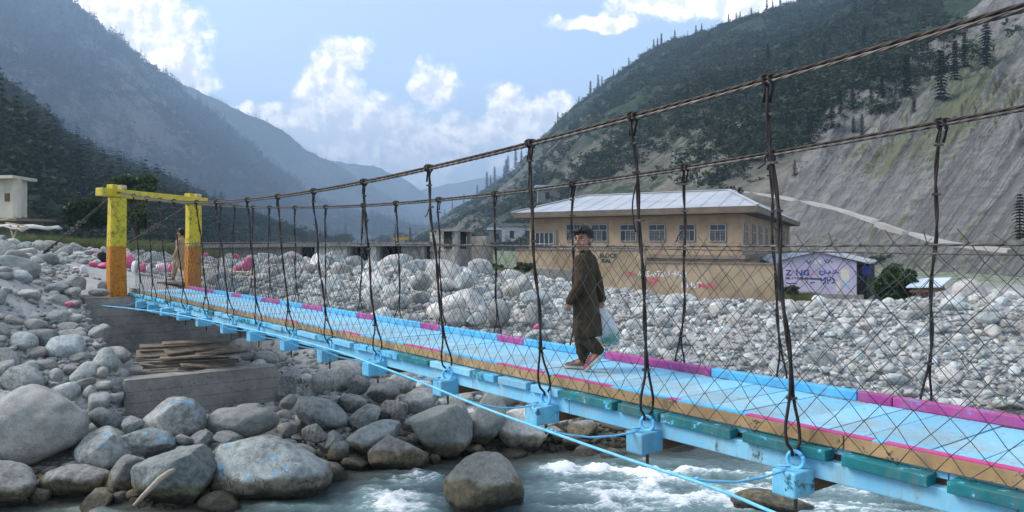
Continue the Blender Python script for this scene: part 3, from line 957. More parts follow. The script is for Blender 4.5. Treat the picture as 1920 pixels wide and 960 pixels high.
NAMED = [
    # foreground, left of the bridge
    (-60, 722, 172, 872, 13.3, 'rock_smooth', 'huge smooth grey boulder cut by the left edge of the picture', .45, 12),
    (-50, 868, 60, 956, 11.9, 'rock', 'grey boulder in the bottom left corner by the water', .4, 0),
    (0, 682, 88, 746, 14.7, 'rock', 'rounded pale boulder resting just above the huge smooth one', .5, 0),
    (140, 804, 246, 890, 12.95, 'rock_paint', 'greenish grey boulder below the right end of the huge one', .5, -10),
    (168, 764, 230, 814, 13.9, 'rock_dark', 'wedge shaped dark boulder between the huge one and the lower block', .7, -12),
    (262, 745, 384, 822, 13.8, 'rock_paint', 'layered grey boulder with blue paint flecks against the lower block', .5, 0),
    (386, 761, 522, 824, 14.1, 'rock_smooth', 'long smooth boulder lying against the right half of the lower block', .35, -4),
    (390, 817, 622, 946, 12.6, 'rock_paint', 'very large boulder splashed with blue paint standing in the water', .75, -6),
    (240, 844, 398, 958, 12.05, 'rock_dark', 'peaked grey boulder with a driftwood stick leaning on it', .9, 0),
    (228, 806, 328, 856, 13.1, 'rock_paint', 'flat dark boulder flecked blue under the layered one', .6, -8),
    (314, 834, 390, 890, 12.9, 'rock_paint', 'squat boulder with blue paint left of the very large one', .6, 5),
    (198, 853, 276, 930, 12.5, 'rock_dark', 'leaning dark boulder left of the peaked one', .5, 35),
    (75, 876, 196, 948, 12.35, 'rock_dark', 'low wet brown boulder at the waterline between its grey neighbours', .5, 0),
    (52, 916, 92, 954, 12.05, 'rock_dark', 'small wet stone beside the low brown boulder', .4, 0),
    (229, 780, 276, 814, 13.7, 'rock_dark', 'small dark stone at the lower left corner of the lower block', .5, 0),
    (391, 830, 433, 874, 12.8, 'rock_dark', 'narrow brownish stone wedged left of the very large boulder', .8, 40),
    (397, 810, 456, 834, 13.3, 'rock_dark', 'flat stone lying under the long smooth boulder', .4, -8),
    (352, 808, 398, 846, 13.4, 'rock_dark', 'stone filling the gap below the layered boulder', .6, 0),
    (325, 814, 360, 838, 13.3, 'rock', 'small rounded stone beside the flat flecked boulder', .4, 0),
    (379, 866, 409, 893, 12.6, 'rock_dark', 'round stone between the squat boulder and the very large one', .3, 0),
    (379, 888, 401, 915, 12.5, 'rock_dark', 'little dark stone under the round one', .3, 0),
    (-10, 734, 31, 768, 14.0, 'rock', 'rounded stone at the left edge under the pale boulder', .3, 0),
    (52, 739, 78, 758, 13.6, 'rock_pale', 'small white stone lying on top of the huge boulder', .2, 0),
    # under the bridge
    (580, 676, 677, 741, 16.9, 'rock', 'large pale boulder alone on the gravel slope under the bridge', .5, 22),
    (552, 744, 654, 810, 15.0, 'rock', 'long boulder slanting down right of the lower block', .5, -28),
    (650, 704, 693, 742, 16.4, 'rock_dark', 'rounded stone touching the right end of the lone pale boulder', .4, 0),
    (686, 712, 750, 760, 16.1, 'rock_dark', 'round dark grey boulder under the bridge edge', .35, 0),
    (731, 703, 774, 735, 16.6, 'rock', 'pale rounded stone behind the round dark boulder', .4, 0),
    (746, 730, 824, 777, 16.1, 'rock', 'broad flat topped boulder below the blue stay cable', .5, 8),
    (701, 751, 765, 794, 15.5, 'rock_dark', 'dark rounded boulder between the round one and the pink grey one', .4, 0),
    (651, 759, 713, 812, 15.0, 'rock', 'upright grey boulder left of the pinkish one', .5, 20),
    (648, 787, 748, 857, 14.5, 'rock_pale', 'pinkish speckled boulder lying on a slant', .5, 24),
    (688, 818, 804, 884, 14.0, 'rock', 'grey boulder with wet brown foot at the water under the smooth ball', .7, -14),
    (763, 759, 886, 862, 14.6, 'rock_smooth', 'big smooth ball shaped boulder under the stay cable', .3, 0),
    (872, 735, 950, 838, 15.1, 'rock_smooth', 'tall smooth boulder standing behind the ball shaped one', .4, 55),
    (926, 767, 1030, 849, 15.3, 'rock_pale', 'craggy veined boulder at the water right of the tall smooth one', .95, 0),
    (904, 723, 982, 770, 16.7, 'rock', 'pale boulder half hidden behind the tall smooth one', .4, 0),
    (838, 742, 878, 780, 15.8, 'rock_smooth', 'egg shaped stone above the ball shaped boulder', .3, -45),
    (829, 853, 984, 978, 11.9, 'rock_line', 'round boulder alone in the river with a yellow brown waterline', .35, 0),
    (606, 808, 646, 850, 14.3, 'rock_dark', 'rounded stone right of the long slanting boulder', .4, 0),
    (564, 796, 616, 831, 14.4, 'rock_dark', 'squat stone under the long slanting boulder', .4, 0),
    (518, 792, 556, 826, 14.7, 'rock_dark', 'stone at the right end of the long smooth boulder', .3, 0),
    (629, 739, 688, 777, 15.5, 'rock_dark', 'two toned stone above the upright grey boulder', .7, 0),
    (612, 828, 654, 872, 14.0, 'rock_dark', 'dark stone at the water below the pinkish boulder', .3, 20),
    (636, 858, 692, 884, 13.9, 'rock_dark', 'flat wet stone at the waterline', .4, 0),
    (523, 740, 556, 770, 15.3, 'rock_smooth', 'stone at the lower right corner of the lower block', .4, 0),
    (523, 704, 556, 748, 16.0, 'rock_dark', 'upright stone against the right end of the lower block', .6, 0),
    (600, 742, 634, 763, 15.4, 'rock', 'small pale stone above the long slanting boulder', .3, 0),
    (868, 834, 912, 858, 14.7, 'rock_dark', 'wet stone in the hollow under the tall smooth boulder', .5, 0),
    (804, 852, 826, 874, 14.2, 'rock', 'small stone at the water below the ball shaped boulder', .3, 0),
    (1054, 818, 1086, 846, 15.2, 'rock_dark', 'wet stone on the shore under the stay cable', .4, 0),
    (1024, 800, 1064, 834, 15.5, 'rock', 'stone right of the craggy veined boulder', .5, 0),
    # in the river, right
    (1125, 842, 1189, 890, 14.7, 'rock_pale', 'brownish stone in the river below the crossbeam', .6, -10),
    (1219, 818, 1310, 878, 15.3, 'rock_pale', 'flat topped white boulder in the river under the bridge', .8, 0),
    (1376, 922, 1530, 990, 11.8, 'rock_dark', 'wet brown rock under the nearest crossbeam', .6, 0),
    (1412, 842, 1464, 872, 15.4, 'rock_dark', 'low brown rock at the far waterline under the deck', .5, 0),
    # behind the bridge
    (850, 509, 890, 546, 24.2, 'rock_pale', 'angular pale boulder in front of the ruined block house', .8, 0),
    (912, 562, 957, 613, 20.6, 'rock_smooth', 'square grey boulder behind the bridge left of the boy', .8, 0),
    (769, 510, 808, 547, 24.0, 'rock', 'rounded boulder below the dark doorway of the low ruin', .4, 0),
    (765, 545, 806, 575, 22.4, 'rock', 'rounded boulder one row nearer than that below the doorway', .4, 0),
    (984, 567, 1013, 611, 20.4, 'rock_pale', 'upright pale boulder left of the boy', .6, 0),
    (974, 543, 1036, 575, 22.2, 'rock_pale', 'broad pale slab shaped boulder left of the boy', .8, 0),
    (826, 578, 886, 613, 20.4, 'rock', 'low broad boulder just behind the far curb', .5, 0),
    (874, 585, 912, 609, 20.2, 'rock_pale', 'pale oval stone beside the square boulder', .3, 0),
    (980, 618, 1029, 643, 18.9, 'rock', 'flat boulder just behind the far curb near the boy', .5, 0),
    (899, 616, 934, 643, 18.9, 'rock_dark', 'grey stone against the far curb', .4, 0),
    (713, 552, 767, 592, 21.7, 'rock_pale', 'egg shaped pale boulder leaning behind the mesh', .3, 35),
    (617, 496, 660, 536, 27.0, 'rock_smooth', 'tall grey boulder in front of the whitewashed ruin wall', .6, 0),
    (384, 503, 430, 552, 23.0, 'rock_smooth', 'large grey boulder just right of the gate', .7, 0),
    (493, 480, 524, 499, 31.0, 'rock_pale', 'rounded boulder on the crest under the low roof slab', .3, 0),
    (1420, 660, 1466, 694, 19.6, 'rock_dark', 'greenish boulder on the right bank beside the mesh', .6, 0),
    (1506, 658, 1568, 704, 19.3, 'rock', 'largest grey boulder on the right bank between two hangers', .7, 0),
    (1164, 660, 1205, 688, 19.4, 'rock_pale', 'pale boulder behind the magenta part of the curb', .3, 0),
    (1206, 668, 1236, 692, 19.2, 'rock_pale', 'rounded white stone next to the pale boulder behind the curb', .3, 0),
    (1790, 750, 1856, 788, 18.0, 'rock_pale', 'white boulder behind the curb by the far right hanger', .4, 0),
    (1640, 728, 1692, 765, 18.2, 'rock_pale', 'rounded pale boulder behind the magenta end of the curb', .4, 0),
    (1778, 640, 1822, 674, 20.3, 'rock', 'grey boulder on the right bank below the far handrail', .5, 0),
    # beside the gate
    (83, 529, 129, 560, 18.9, 'rock_dark', 'dark boulder on the path side left of the gate', .5, 0),
    (119, 518, 157, 546, 19.3, 'rock', 'boulder lying on two others left of the gate', .4, 0),
    (120, 538, 152, 556, 18.9, 'rock', 'flat stone beneath the one left of the gate', .3, 0),
    (166, 541, 207, 556, 19.4, 'rock', 'flat stone on the abutment at the foot of the orange post', .3, 0),
    (182, 526, 208, 546, 19.9, 'rock', 'stone stacked behind the foot of the orange post', .4, 0),
    (76, 551, 136, 592, 18.4, 'rock_smooth', 'sand coloured boulder left of the upper abutment', .4, 0),
    (122, 588, 156, 611, 17.6, 'rock', 'rounded stone against the corner of the upper abutment', .3, 0),
    (101, 604, 146, 624, 17.3, 'rock', 'long stone below the pink one', .4, 0),
    (105, 618, 160, 642, 16.9, 'rock', 'long pale stone low against the upper abutment', .3, 0),
    (-40, 478, 66, 545, 19.2, 'rock_smooth', 'wide sandy boulder at the left edge beside the path', .3, 0),
]
for (x0, y0, x1, y1, d, mt_, lb, an, ro) in NAMED:
    sub = 5 if (x1 - x0) > 90 and d < 15 else 4
    boulder(x0, y0, x1, y1, d, mt_, lb, an, rot=ro, sub=sub, group=None, cat='boulder' if (x1 - x0) * d > 600 else 'stone', name='boulder' if (x1 - x0) * d > 600 else 'stone')
boulder(73, 587, 105, 605, 17.7, 'pink', 'bright pink painted stone on the bank below the path', .4, name='painted_stone', cat='painted stone')
boulder(122, 566, 136, 575, 18.2, 'pink', 'small pink painted stone by the abutment corner', .3, name='painted_stone', cat='painted stone')

# painted stones edging the camp site behind the gate
PS = [(40, 487, 14, 9, 26, 'pink', 'small pink stone at the left end of the painted row'), (64, 486, 34, 12, 26.5, 'pinkpale', 'pink and white stone second from the left in the painted row'),
      (88, 485, 22, 12, 26, 'whitestone', 'whitewashed stone between two pink ones in the painted row'), (107, 492, 22, 12, 25.5, 'pink', 'pink stone right of the whitewashed one in the painted row'),
      (127, 500, 26, 10, 25, 'pinkpale', 'pale pink flat stone in the middle of the painted row'), (148, 506, 30, 12, 24.5, 'pinkpale', 'long pale pink stone lowest in the painted row'),
      (157, 508, 11, 22, 23.8, 'whitestone', 'upright whitewashed stone in front of the painted row'), (174, 497, 16, 13, 26, 'pink', 'dark pink stone left of the orange post'),
      (193, 498, 26, 12, 26, 'pink', 'pink slab of stone just left of the orange post'), (238, 489, 20, 26, 27, 'pink', 'tall pink stone just right of the orange post'),
      (252, 500, 12, 22, 25.5, 'whitestone', 'upright whitewashed stone right of the tall pink one'), (270, 502, 24, 16, 25.5, 'pink', 'striped pink stone between the posts'),
      (279, 503, 10, 16, 25.2, 'whitestone', 'narrow whitewashed stone between two pink ones'), (306, 502, 30, 18, 25.5, 'pinkpale', 'broad pale pink stone between the posts'),
      (320, 504, 18, 14, 25.2, 'pink', 'pink stone left of the boy in beige'), (386, 478, 10, 8, 31, 'pink', 'small far pink stone right of the gate'),
      (443, 481, 14, 9, 30, 'pink', 'small pink stone on the rubble beyond the deck end'), (460, 496, 22, 28, 27, 'pink', 'large rounded pink stone right of the gate'),
      (445, 503, 18, 10, 27, 'pink', 'flat pink stone beside the large rounded pink one'), (702, 519, 10, 10, 26.5, 'pink', 'lone pink stone among rubble behind the mesh'),
      (1006, 613, 12, 12, 19.8, 'pink', 'lone pink rag coloured stone left of the boy'), (550, 480, 8, 6, 33, 'pink', 'tiny pink stone on the crest beyond the deck'), (178, 470, 14, 9, 30, 'pinkpale', 'pale pink stone on the rubble crest left of the gate')]
for (cx_, cy_, w_, h_, d_, mt_, lb) in PS:
    boulder(cx_ - w_ / 2, cy_ - h_ / 2, cx_ + w_ / 2, cy_ + h_ / 2, d_, mt_, lb, .4, sub=3, name='painted_stone', group='painted stones by the gate', cat='painted stone')

# ------------------------------------------------------------------ the rest of the rubble
hide = bpy.data.collections.new('stone_prototypes')
PROTO = []
for k in range(10):
    pr = bpy.data.objects.new('stone_prototype_%02d' % k, rock_mesh('stone', 3, 500 + k, M['pebble'], angular=0.35 + 0.06 * (k % 6), lump=0.24))
    hide.objects.link(pr); PROTO.append(pr)
hide_p = bpy.data.collections.new('pale_stone_prototypes')
PROTO_P = []
for k in range(10):
    pr = bpy.data.objects.new('pale_stone_prototype_%02d' % k, rock_mesh('stone', 3, 600 + k, M['pebble_pale'], angular=0.6 + 0.10 * (k % 5), lump=0.30))
    hide_p.objects.link(pr); PROTO_P.append(pr)


def gn_scatter(name, pts, scl, rot, idx, coll, label, cat):
    me = bpy.data.meshes.new(name)
    n = len(pts)
    me.vertices.add(n)
    me.vertices.foreach_set('co', np.asarray(pts, np.float32).ravel())
    for nm, ty, val in (('scl', 'FLOAT_VECTOR', scl), ('rot', 'FLOAT_VECTOR', rot)):
        a = me.attributes.new(nm, ty, 'POINT'); a.data.foreach_set('vector', np.asarray(val, np.float32).ravel())
    a = me.attributes.new('idx', 'INT', 'POINT'); a.data.foreach_set('value', np.asarray(idx, np.int32))
    o = link(name, me)
    ng = bpy.data.node_groups.new(name + '_scatter', 'GeometryNodeTree')
    ng.interface.new_socket('Geometry', in_out='INPUT', socket_type='NodeSocketGeometry')
    ng.interface.new_socket('Geometry', in_out='OUTPUT', socket_type='NodeSocketGeometry')
    i_ = ng.nodes.new('NodeGroupInput'); o_ = ng.nodes.new('NodeGroupOutput')
    m2p = ng.nodes.new('GeometryNodeMeshToPoints')
    ins = ng.nodes.new('GeometryNodeInstanceOnPoints')
    ci = ng.nodes.new('GeometryNodeCollectionInfo')
    ci.inputs['Collection'].default_value = coll
    ci.inputs['Separate Children'].default_value = True
    ci.inputs['Reset Children'].default_value = True
    def na(nm, ty):
        q = ng.nodes.new('GeometryNodeInputNamedAttribute'); q.data_type = ty; q.inputs[0].default_value = nm
        return [s for s in q.outputs if s.enabled and s.name == 'Attribute'][0]
    e2r = ng.nodes.new('FunctionNodeEulerToRotation')
    L = ng.links.new
    L(i_.outputs[0], m2p.inputs[0]); L(m2p.outputs[0], ins.inputs['Points']); L(ci.outputs[0], ins.inputs['Instance'])
    ins.inputs['Pick Instance'].default_value = True
    L(na('idx', 'INT'), ins.inputs['Instance Index'])
    L(na('rot', 'FLOAT_VECTOR'), e2r.inputs[0]); L(e2r.outputs[0], ins.inputs['Rotation'])
    L(na('scl', 'FLOAT_VECTOR'), ins.inputs['Scale'])
    L(ins.outputs[0], o_.inputs[0])
    md = o.modifiers.new('scatter', 'NODES'); md.node_group = ng
    return tag(o, label, cat, kind='stuff')


R_BIG = [0.0]


def in_box(x, y):
    """places kept free: abutments, plank pile, gate and path"""
    px = HX + F * x / y
    t, w = bt(x, y)
    if ABUT[0] < t < ABUT[1] and ABUT[2] < w < ABUT[3]: return True
    if LOWB[0] < t < LOWB[1] and LOWB[2] < w < LOWB[3]: return True
    if LOWB[1] - .1 < t < ABUT[0] + .1 and -1.0 < w < 1.3: return True
    if 10.4 < t < LOWB[0] and LOWB[2] + .1 < w < LOWB[3] - .1 and R_BIG[0] > 0.10: return True
    if ABUT[0] < t < 24 and -0.35 < w < 2.2: return True
    return False


# bridge frame: t along the deck away from the camera, w across it, from the near edge
BO = Vector((0.295, 7.03, 0)); BD = Vector((-0.6057, 0.7957, 0)); BN = Vector((0.7957, 0.6057, 0))
DECK = -1.25


def B(t, w, z):
    return BO + BD * t + BN * w + Vector((0, 0, z))


def bt(x, y):
    q = Vector((x, y, 0)) - BO
    return q.dot(BD), q.dot(BN)


ABUT = (16.0, 19.0, -1.2, 2.6)
LOWB = (11.5, 12.1, -1.2, 1.98)
cells = {}


def reg(x, y, r):
    cells.setdefault((int(x // 1.0), int(y // 1.0)), []).append((x, y, r))


for (x, y, r, z) in PLACED: reg(x, y, r)


def free(x, y, r, k):
    R_ = int(math.ceil(r + 1.6))
    for i in range(int(x // 1) - 2, int(x // 1) + 3):
        for j in range(int(y // 1) - 2, int(y // 1) + 3):
            for (a, c, q) in cells.get((i, j), ()):
                if (a - x) ** 2 + (c - y) ** 2 < (k * (q + r)) ** 2: return False
    return True


big_stones, small_stones = [], []
rg = np.random.default_rng(77)
CLASSES = [(0.30, 0.62, 260, 0.80), (0.19, 0.32, 1100, 0.78), (0.15, 0.30, -1500, 0.70), (0.11, 0.19, 5600, 0.74), (0.06, 0.11, 21000, 0.6), (0.03, 0.06, 34000, 0.0)]
for ci_, (ra, rb, cnt, kk) in enumerate(CLASSES):
    lft = cnt < 0; cnt = abs(cnt)
    px = rg.uniform(-90, 560 if lft else 2010, cnt); u = rg.uniform(0, 1, cnt)
    y = 11.6 + (7.2 if lft else 33.4) * u ** 1.25
    x = (px - HX) / F * y
    base = ground_base(x, y); z = ground_z(x, y)
    py = HY - F * z / y
    rr = rg.uniform(0, 1, cnt) ** 1.6 * (rb - ra) + ra
    for i in range(cnt):
        if base[i] < -4.12: continue
        if y[i] > 37 and px[i] < 420: continue
        p_, q_ = px[i], py[i]
        R_BIG[0] = rr[i]
        if y[i] < 40 and in_box(x[i], y[i]): continue
        keep = 1.0
        if q_ < 600 and p_ < 330 and q_ > 496 and y[i] < 27: keep = 0.10 if ci_ < 4 else 0.3          # sandy path
        if 515 < p_ < 660 and 610 < q_ < 735: keep = 0.06 if ci_ < 3 else 0.25 if ci_ < 4 else .6   # gravel slope under the bridge
        sf = math.exp(-((p_ - 1320) / 100) ** 2 - ((q_ - 635) / 36) ** 2)
        keep *= 1 - (0.95 if ci_ < 4 else 0.6) * sf
        if p_ > 1000 and ci_ == 0: keep *= 0.12
        if p_ > 1060 and ci_ == 1: keep *= 0.4
        if rg.uniform() > keep: continue
        if kk and not free(x[i], y[i], rr[i], kk): continue
        reg(x[i], y[i], rr[i])
        fl = rg.uniform(0.55, 0.9)
        sc_ = (rr[i] * rg.uniform(0.9, 1.35), rr[i] * rg.uniform(0.8, 1.1), rr[i] * fl)
        rt = (rg.normal() * 0.25, rg.normal() * 0.25, rg.uniform(0, 6.28))
        pale = p_ > 560 and q_ < 800 and bt(x[i], y[i])[1] > 1.0 and rg.uniform() < 0.9
        rec = (x[i], y[i], z[i] + rr[i] * fl * 0.28, sc_, rt, int(rg.integers(10)), pale, rr[i] / y[i], p_, q_)
        small_stones.append(rec)
small_stones.sort(key=lambda s: -s[7])
NBIG = 300 - len(NAMED)
vis = [s for s in small_stones if -10 < s[8] < 1930 and s[9] < 960]
bigset = set(id(s) for s in vis[:NBIG])
# also near bank: not in view
ZN = {}
for s in vis[:NBIG]:
    me = (PROTO_P if s[6] else PROTO)[s[5]].data
    o = link('stone', me, None, None, s[:3]); o.scale = s[3]; o.rotation_euler = s[4]
    right = s[8] > 1130
    if not s[6] and s[8] < 560:
        lab, gp = 'plain grey river stone in the bank left of and around the concrete abutments', 'stones of the left bank'
    elif not s[6]:
        lab, gp = 'plain grey river stone on the shore below the bridge deck', 'stones below the deck'
    elif right:
        lab, gp = 'pale dry stone in the rubble bank seen through the mesh right of the boy', 'stones of the right bank'
    else:
        lab, gp = 'pale dry stone in the rubble field behind the deck left of the boy', 'stones behind the deck'
    tag(o, lab, 'stone', gp)
for nm, coll, sel, lab in (('rubble_stones', hide, False, 'countless smaller grey cobbles and pebbles between the boulders'), ('pale_rubble_stones', hide_p, True, 'countless smaller pale cobbles and pebbles covering the far bank')):
    ss = [s for s in small_stones if id(s) not in bigset and s[6] == sel]
    gn_scatter(nm, [s[:3] for s in ss], [s[3] for s in ss], [s[4] for s in ss], [s[5] for s in ss], coll, lab, 'rubble')


# ------------------------------------------------------------------ concrete abutments
def concrete(name, c1, c2, boards=1.0):
    m, nt, b = new_mat(name, 0.9, 0.2)
    geo = nt.nodes.new('ShaderNodeNewGeometry')
    v = geo.outputs['Position']
    n1 = noi(nt, v, 1.6, 7, 0.68)
    n2 = noi(nt, vmt(nt, 'MULTIPLY', v, (1, 1, 7)), 1.3, 6, 0.7)
    pit = noi(nt, v, 14.0, 6, 0.75)
    col = mixc(nt, sstep(nt, n1, 0.3, 0.7), c1, c2)
    col = mixc(nt, mth(nt, 'MULTIPLY', sstep(nt, n2, 0.5, 0.72), 0.45), col, (0.30, 0.29, 0.26))
    col = mixc(nt, mth(nt, 'MULTIPLY', sstep(nt, pit, 0.55, 0.66), 0.6), col, (0.06, 0.058, 0.05))
    # shutter board lines every 0.22 m
    z = nd(nt, 'ShaderNodeSeparateXYZ', Vector=v).outputs[2]
    fr = mth(nt, 'FRACT', mth(nt, 'MULTIPLY', mth(nt, 'ADD', z, mth(nt, 'MULTIPLY', n1, 0.02)), 4.4))
    ln = mth(nt, 'MULTIPLY', sstep(nt, mth(nt, 'ABSOLUTE', mth(nt, 'SUBTRACT', fr, 0.5)), 0.45, 0.5), boards)
    col = mixc(nt, mth(nt, 'MULTIPLY', ln, 0.35), col, (0.08, 0.078, 0.07))
    setin(nt, b.inputs['Base Color'], col)
    bump(nt, b, mth(nt, 'SUBTRACT', mth(nt, 'ADD', n1, mth(nt, 'MULTIPLY', pit, 0.5)), mth(nt, 'MULTIPLY', ln, 0.5)), 0.6, 0.03)
    return m


M['concrete'] = concrete('weathered_concrete', (0.20, 0.193, 0.172), (0.34, 0.328, 0.295))


def rough_block(name, t0, t1, w0, w1, z0, z1, label, cat, seed, z1b=None):
    """cast block with chipped, uneven edges"""
    o = empty(name, B((t0 + t1) / 2, (w0 + w1) / 2, z0))
    bm = bmesh.new()
    nt_, nw_, nz_ = 14, 34, 16
    bmesh.ops.create_grid(bm, x_segments=2, y_segments=2, size=1)
    bm.clear()
    pts = {}
    def vert(i, j, k):
        key = (i, j, k)
        if key not in pts:
            a, c, e = i / nt_, j / nw_, k / nz_
            p = B(t0 + (t1 - t0) * a, w0 + (w1 - w0) * c, z0 + (z1 - z0) * e + ((z1b or 0) * c * e))
            ed = sum((q in (0, 1)) for q in (a, c, e))
            n = mnoise.noise(p * 3.0 + Vector((seed, 0, 0))) + 0.5 * mnoise.noise(p * 9.0)
            s_ = 0.012 if ed == 1 else 0.045
            q = (p - B((t0 + t1) / 2, (w0 + w1) / 2, (z0 + z1) / 2)).normalized()
            pts[key] = bm.verts.new(p + q * s_ * (n - (0.5 if ed > 1 else 0)))
        return pts[key]
    def face(f):
        try: bm.faces.new(f)
        except ValueError: pass
    for j in range(nw_):
        for k in range(nz_):
            for i in (0, nt_): face([vert(i, j, k), vert(i, j + 1, k), vert(i, j + 1, k + 1), vert(i, j, k + 1)])
    for i in range(nt_):
        for k in range(nz_):
            for j in (0, nw_): face([vert(i, j, k), vert(i + 1, j, k), vert(i + 1, j, k + 1), vert(i, j, k + 1)])
        for j in range(nw_):
            for k in (0, nz_): face([vert(i, j, k), vert(i + 1, j, k), vert(i + 1, j + 1, k), vert(i, j + 1, k)])
    bmesh.ops.recalc_face_normals(bm, faces=bm.faces)
    me = bpy.data.meshes.new(name)
    bm.to_mesh(me); bm.free()
    base = o.location.copy()
    me.transform(Matrix.Translation(-base))
    me.materials.append(M['concrete'])
    bpy.data.objects.remove(o)
    ob = link(name, me, None, None, base)
    return tag(ob, label, cat)


rough_block('bridge_abutment', 16.05, 19.0, -1.17, 2.60, -3.3, -1.355, 'upper concrete abutment carrying the far end of the bridge', 'abutment', 3)
rough_block('retaining_block', 11.55, 12.05, -1.18, 1.95, -4.2, -2.71, 'lower concrete retaining block in front of the plank stack', 'retaining wall', 9)

# ------------------------------------------------------------------ paints and timbers of the bridge
def paint(name, c1, c2, chip, amount=0.5, rough=0.62, scale=3.0, stretch=(1, 1, 1), c3=None):
    """worn paint: two tones, chipped through to another colour"""
    m, nt, b = new_mat(name, rough, 0.35)
    tcn = nt.nodes.new('ShaderNodeTexCoord'); oi = nt.nodes.new('ShaderNodeObjectInfo')
    geo = nt.nodes.new('ShaderNodeNewGeometry')
    v = vmt(nt, 'MULTIPLY', geo.outputs['Position'], stretch)
    n1 = noi(nt, v, scale, 6, 0.65)
    n2 = noi(nt, v, scale * 4.5, 8, 0.75)
    col = mixc(nt, sstep(nt, n1, 0.34, 0.66), c1, c2)
    if c3:
        col = mixc(nt, sstep(nt, noi(nt, v, scale * 0.6, 3), 0.52, 0.62), col, c3)
    k = nt.nodes.new('ShaderNodeVectorMath'); k.operation = 'SCALE'
    nt.links.new(col, k.inputs[0]); nt.links.new(mth(nt, 'ADD', 0.88, mth(nt, 'MULTIPLY', oi.outputs['Random'], 0.24)), k.inputs['Scale'])
    ch = sstep(nt, mth(nt, 'ADD', mth(nt, 'MULTIPLY', n2, 0.6), mth(nt, 'MULTIPLY', n1, 0.4)), 0.66 - 0.3 * amount, 0.69 - 0.3 * amount)
    gr_ = sstep(nt, noi(nt, vmt(nt, 'MULTIPLY', geo.outputs['Position'], (1, 1, .35)), 6.0, 7, 0.75), 0.46, 0.64)
    fin_ = mixc(nt, mth(nt, 'MULTIPLY', gr_, 0.35), mixc(nt, ch, k.outputs[0], chip), (0.16, 0.15, 0.125))
    setin(nt, b.inputs['Base Color'], fin_)
    bump(nt, b, mth(nt, 'SUBTRACT', n2, mth(nt, 'MULTIPLY', ch, 0.4)), 0.35, 0.01)
    return m


BLUE, CYAN, TEAL = (0.10, 0.40, 0.62), (0.18, 0.51, 0.70), (0.004, 0.105, 0.12)
WOOD, TAN = (0.20, 0.125, 0.07), (0.55, 0.36, 0.17)
# deck boards: thin light blue paint, trodden to grey along the middle
m, nt, b = new_mat('trodden_light_blue_boards', 0.6, 0.3)
oi = nt.nodes.new('ShaderNodeObjectInfo'); geo = nt.nodes.new('ShaderNodeNewGeometry'); tcn = nt.nodes.new('ShaderNodeTexCoord')
v = geo.outputs['Position']
n1 = noi(nt, v, 1.5, 5, 0.6); n2 = noi(nt, v, 7.0, 8, 0.75)
oy = nd(nt, 'ShaderNodeSeparateXYZ', Vector=tcn.outputs['Object']).outputs[1]
mid = sstep(nt, mth(nt, 'ABSOLUTE', oy), 0.55, 0.05)
base = mixc(nt, n1, (0.17, 0.47, 0.68), (0.25, 0.56, 0.72))
worn = sstep(nt, mth(nt, 'ADD', mth(nt, 'MULTIPLY', n2, 0.75), mth(nt, 'MULTIPLY', mid, 0.22)), 0.42, 0.66)
col = mixc(nt, mth(nt, 'MULTIPLY', worn, 0.62), base, (0.34, 0.52, 0.57))
dirt = sstep(nt, mth(nt, 'ADD', mth(nt, 'MULTIPLY', noi(nt, v, 3.1, 8, 0.75), 0.8), mth(nt, 'MULTIPLY', mid, 0.14)), 0.44, 0.64)
col = mixc(nt, mth(nt, 'MULTIPLY', dirt, 0.55), col, (0.30, 0.33, 0.31))
scf = sstep(nt, noi(nt, v, 13.0, 5, 0.7, 1.5), 0.56, 0.64)
col = mixc(nt, mth(nt, 'MULTIPLY', scf, 0.55), col, (0.46, 0.55, 0.57))
spt = sstep(nt, noi(nt, v, 24.0, 3, 0.6), 0.62, 0.68)
col = mixc(nt, mth(nt, 'MULTIPLY', spt, 0.6), col, (0.12, 0.12, 0.11))
k = nt.nodes.new('ShaderNodeVectorMath'); k.operation = 'SCALE'
nt.links.new(col, k.inputs[0]); nt.links.new(mth(nt, 'ADD', 0.86, mth(nt, 'MULTIPLY', oi.outputs['Random'], 0.22)), k.inputs['Scale'])
setin(nt, b.inputs['Base Color'], k.outputs[0])
bump(nt, b, noi(nt, vmt(nt, 'MULTIPLY', tcn.outputs['Object'], (30, 2, 8)), 1.0, 5, 0.7), 0.25, 0.01)
M['deck'] = m
M['blue'] = paint('blue_paint', BLUE, CYAN, (0.03, 0.16, 0.22), 0.30, scale=2.5)
M['blue_streak'] = paint('streaked_blue_paint', (0.15, 0.44, 0.65), (0.26, 0.56, 0.72), TEAL, 0.24, scale=3.0, stretch=(1, 1, 0.35))
M['bluecurb'] = paint('curb_blue_paint', (0.07, 0.41, 0.74), (0.13, 0.50, 0.78), (0.25, 0.45, 0.6), 0.10)
M['magenta'] = paint('magenta_paint', (0.34, 0.045, 0.22), (0.44, 0.09, 0.27), (0.10, 0.30, 0.62), 0.32, scale=3.5)
M['pinkpaint'] = paint('pink_paint', (0.55, 0.045, 0.19), (0.50, 0.08, 0.26), (0.50, 0.33, 0.2), 0.2)
M['teal'] = paint('teal_paint', TEAL, (0.006, 0.17, 0.19), (0.14, 0.50, 0.74), 0.32, scale=3.5)
M['tealblue'] = paint('teal_and_blue_paint', (0.13, 0.48, 0.72), (0.06, 0.36, 0.55), TEAL, 0.45, scale=4.0)
M['tan'] = paint('raw_tan_wood', (0.32, 0.205, 0.10), (0.45, 0.30, 0.15), (0.075, 0.052, 0.034), 0.34, rough=0.8, scale=4.0)
M['darkwood'] = simple('dark_unpainted_timber', (0.085, 0.048, 0.026), (0.15, 0.09, 0.05), 0.85, 6, 0.3, 0.02)
M['cable'] = simple('rusty_steel_cable', (0.028, 0.023, 0.020), (0.075, 0.060, 0.050), 0.62, 9, 0.3, 0.004, metal=0.45)
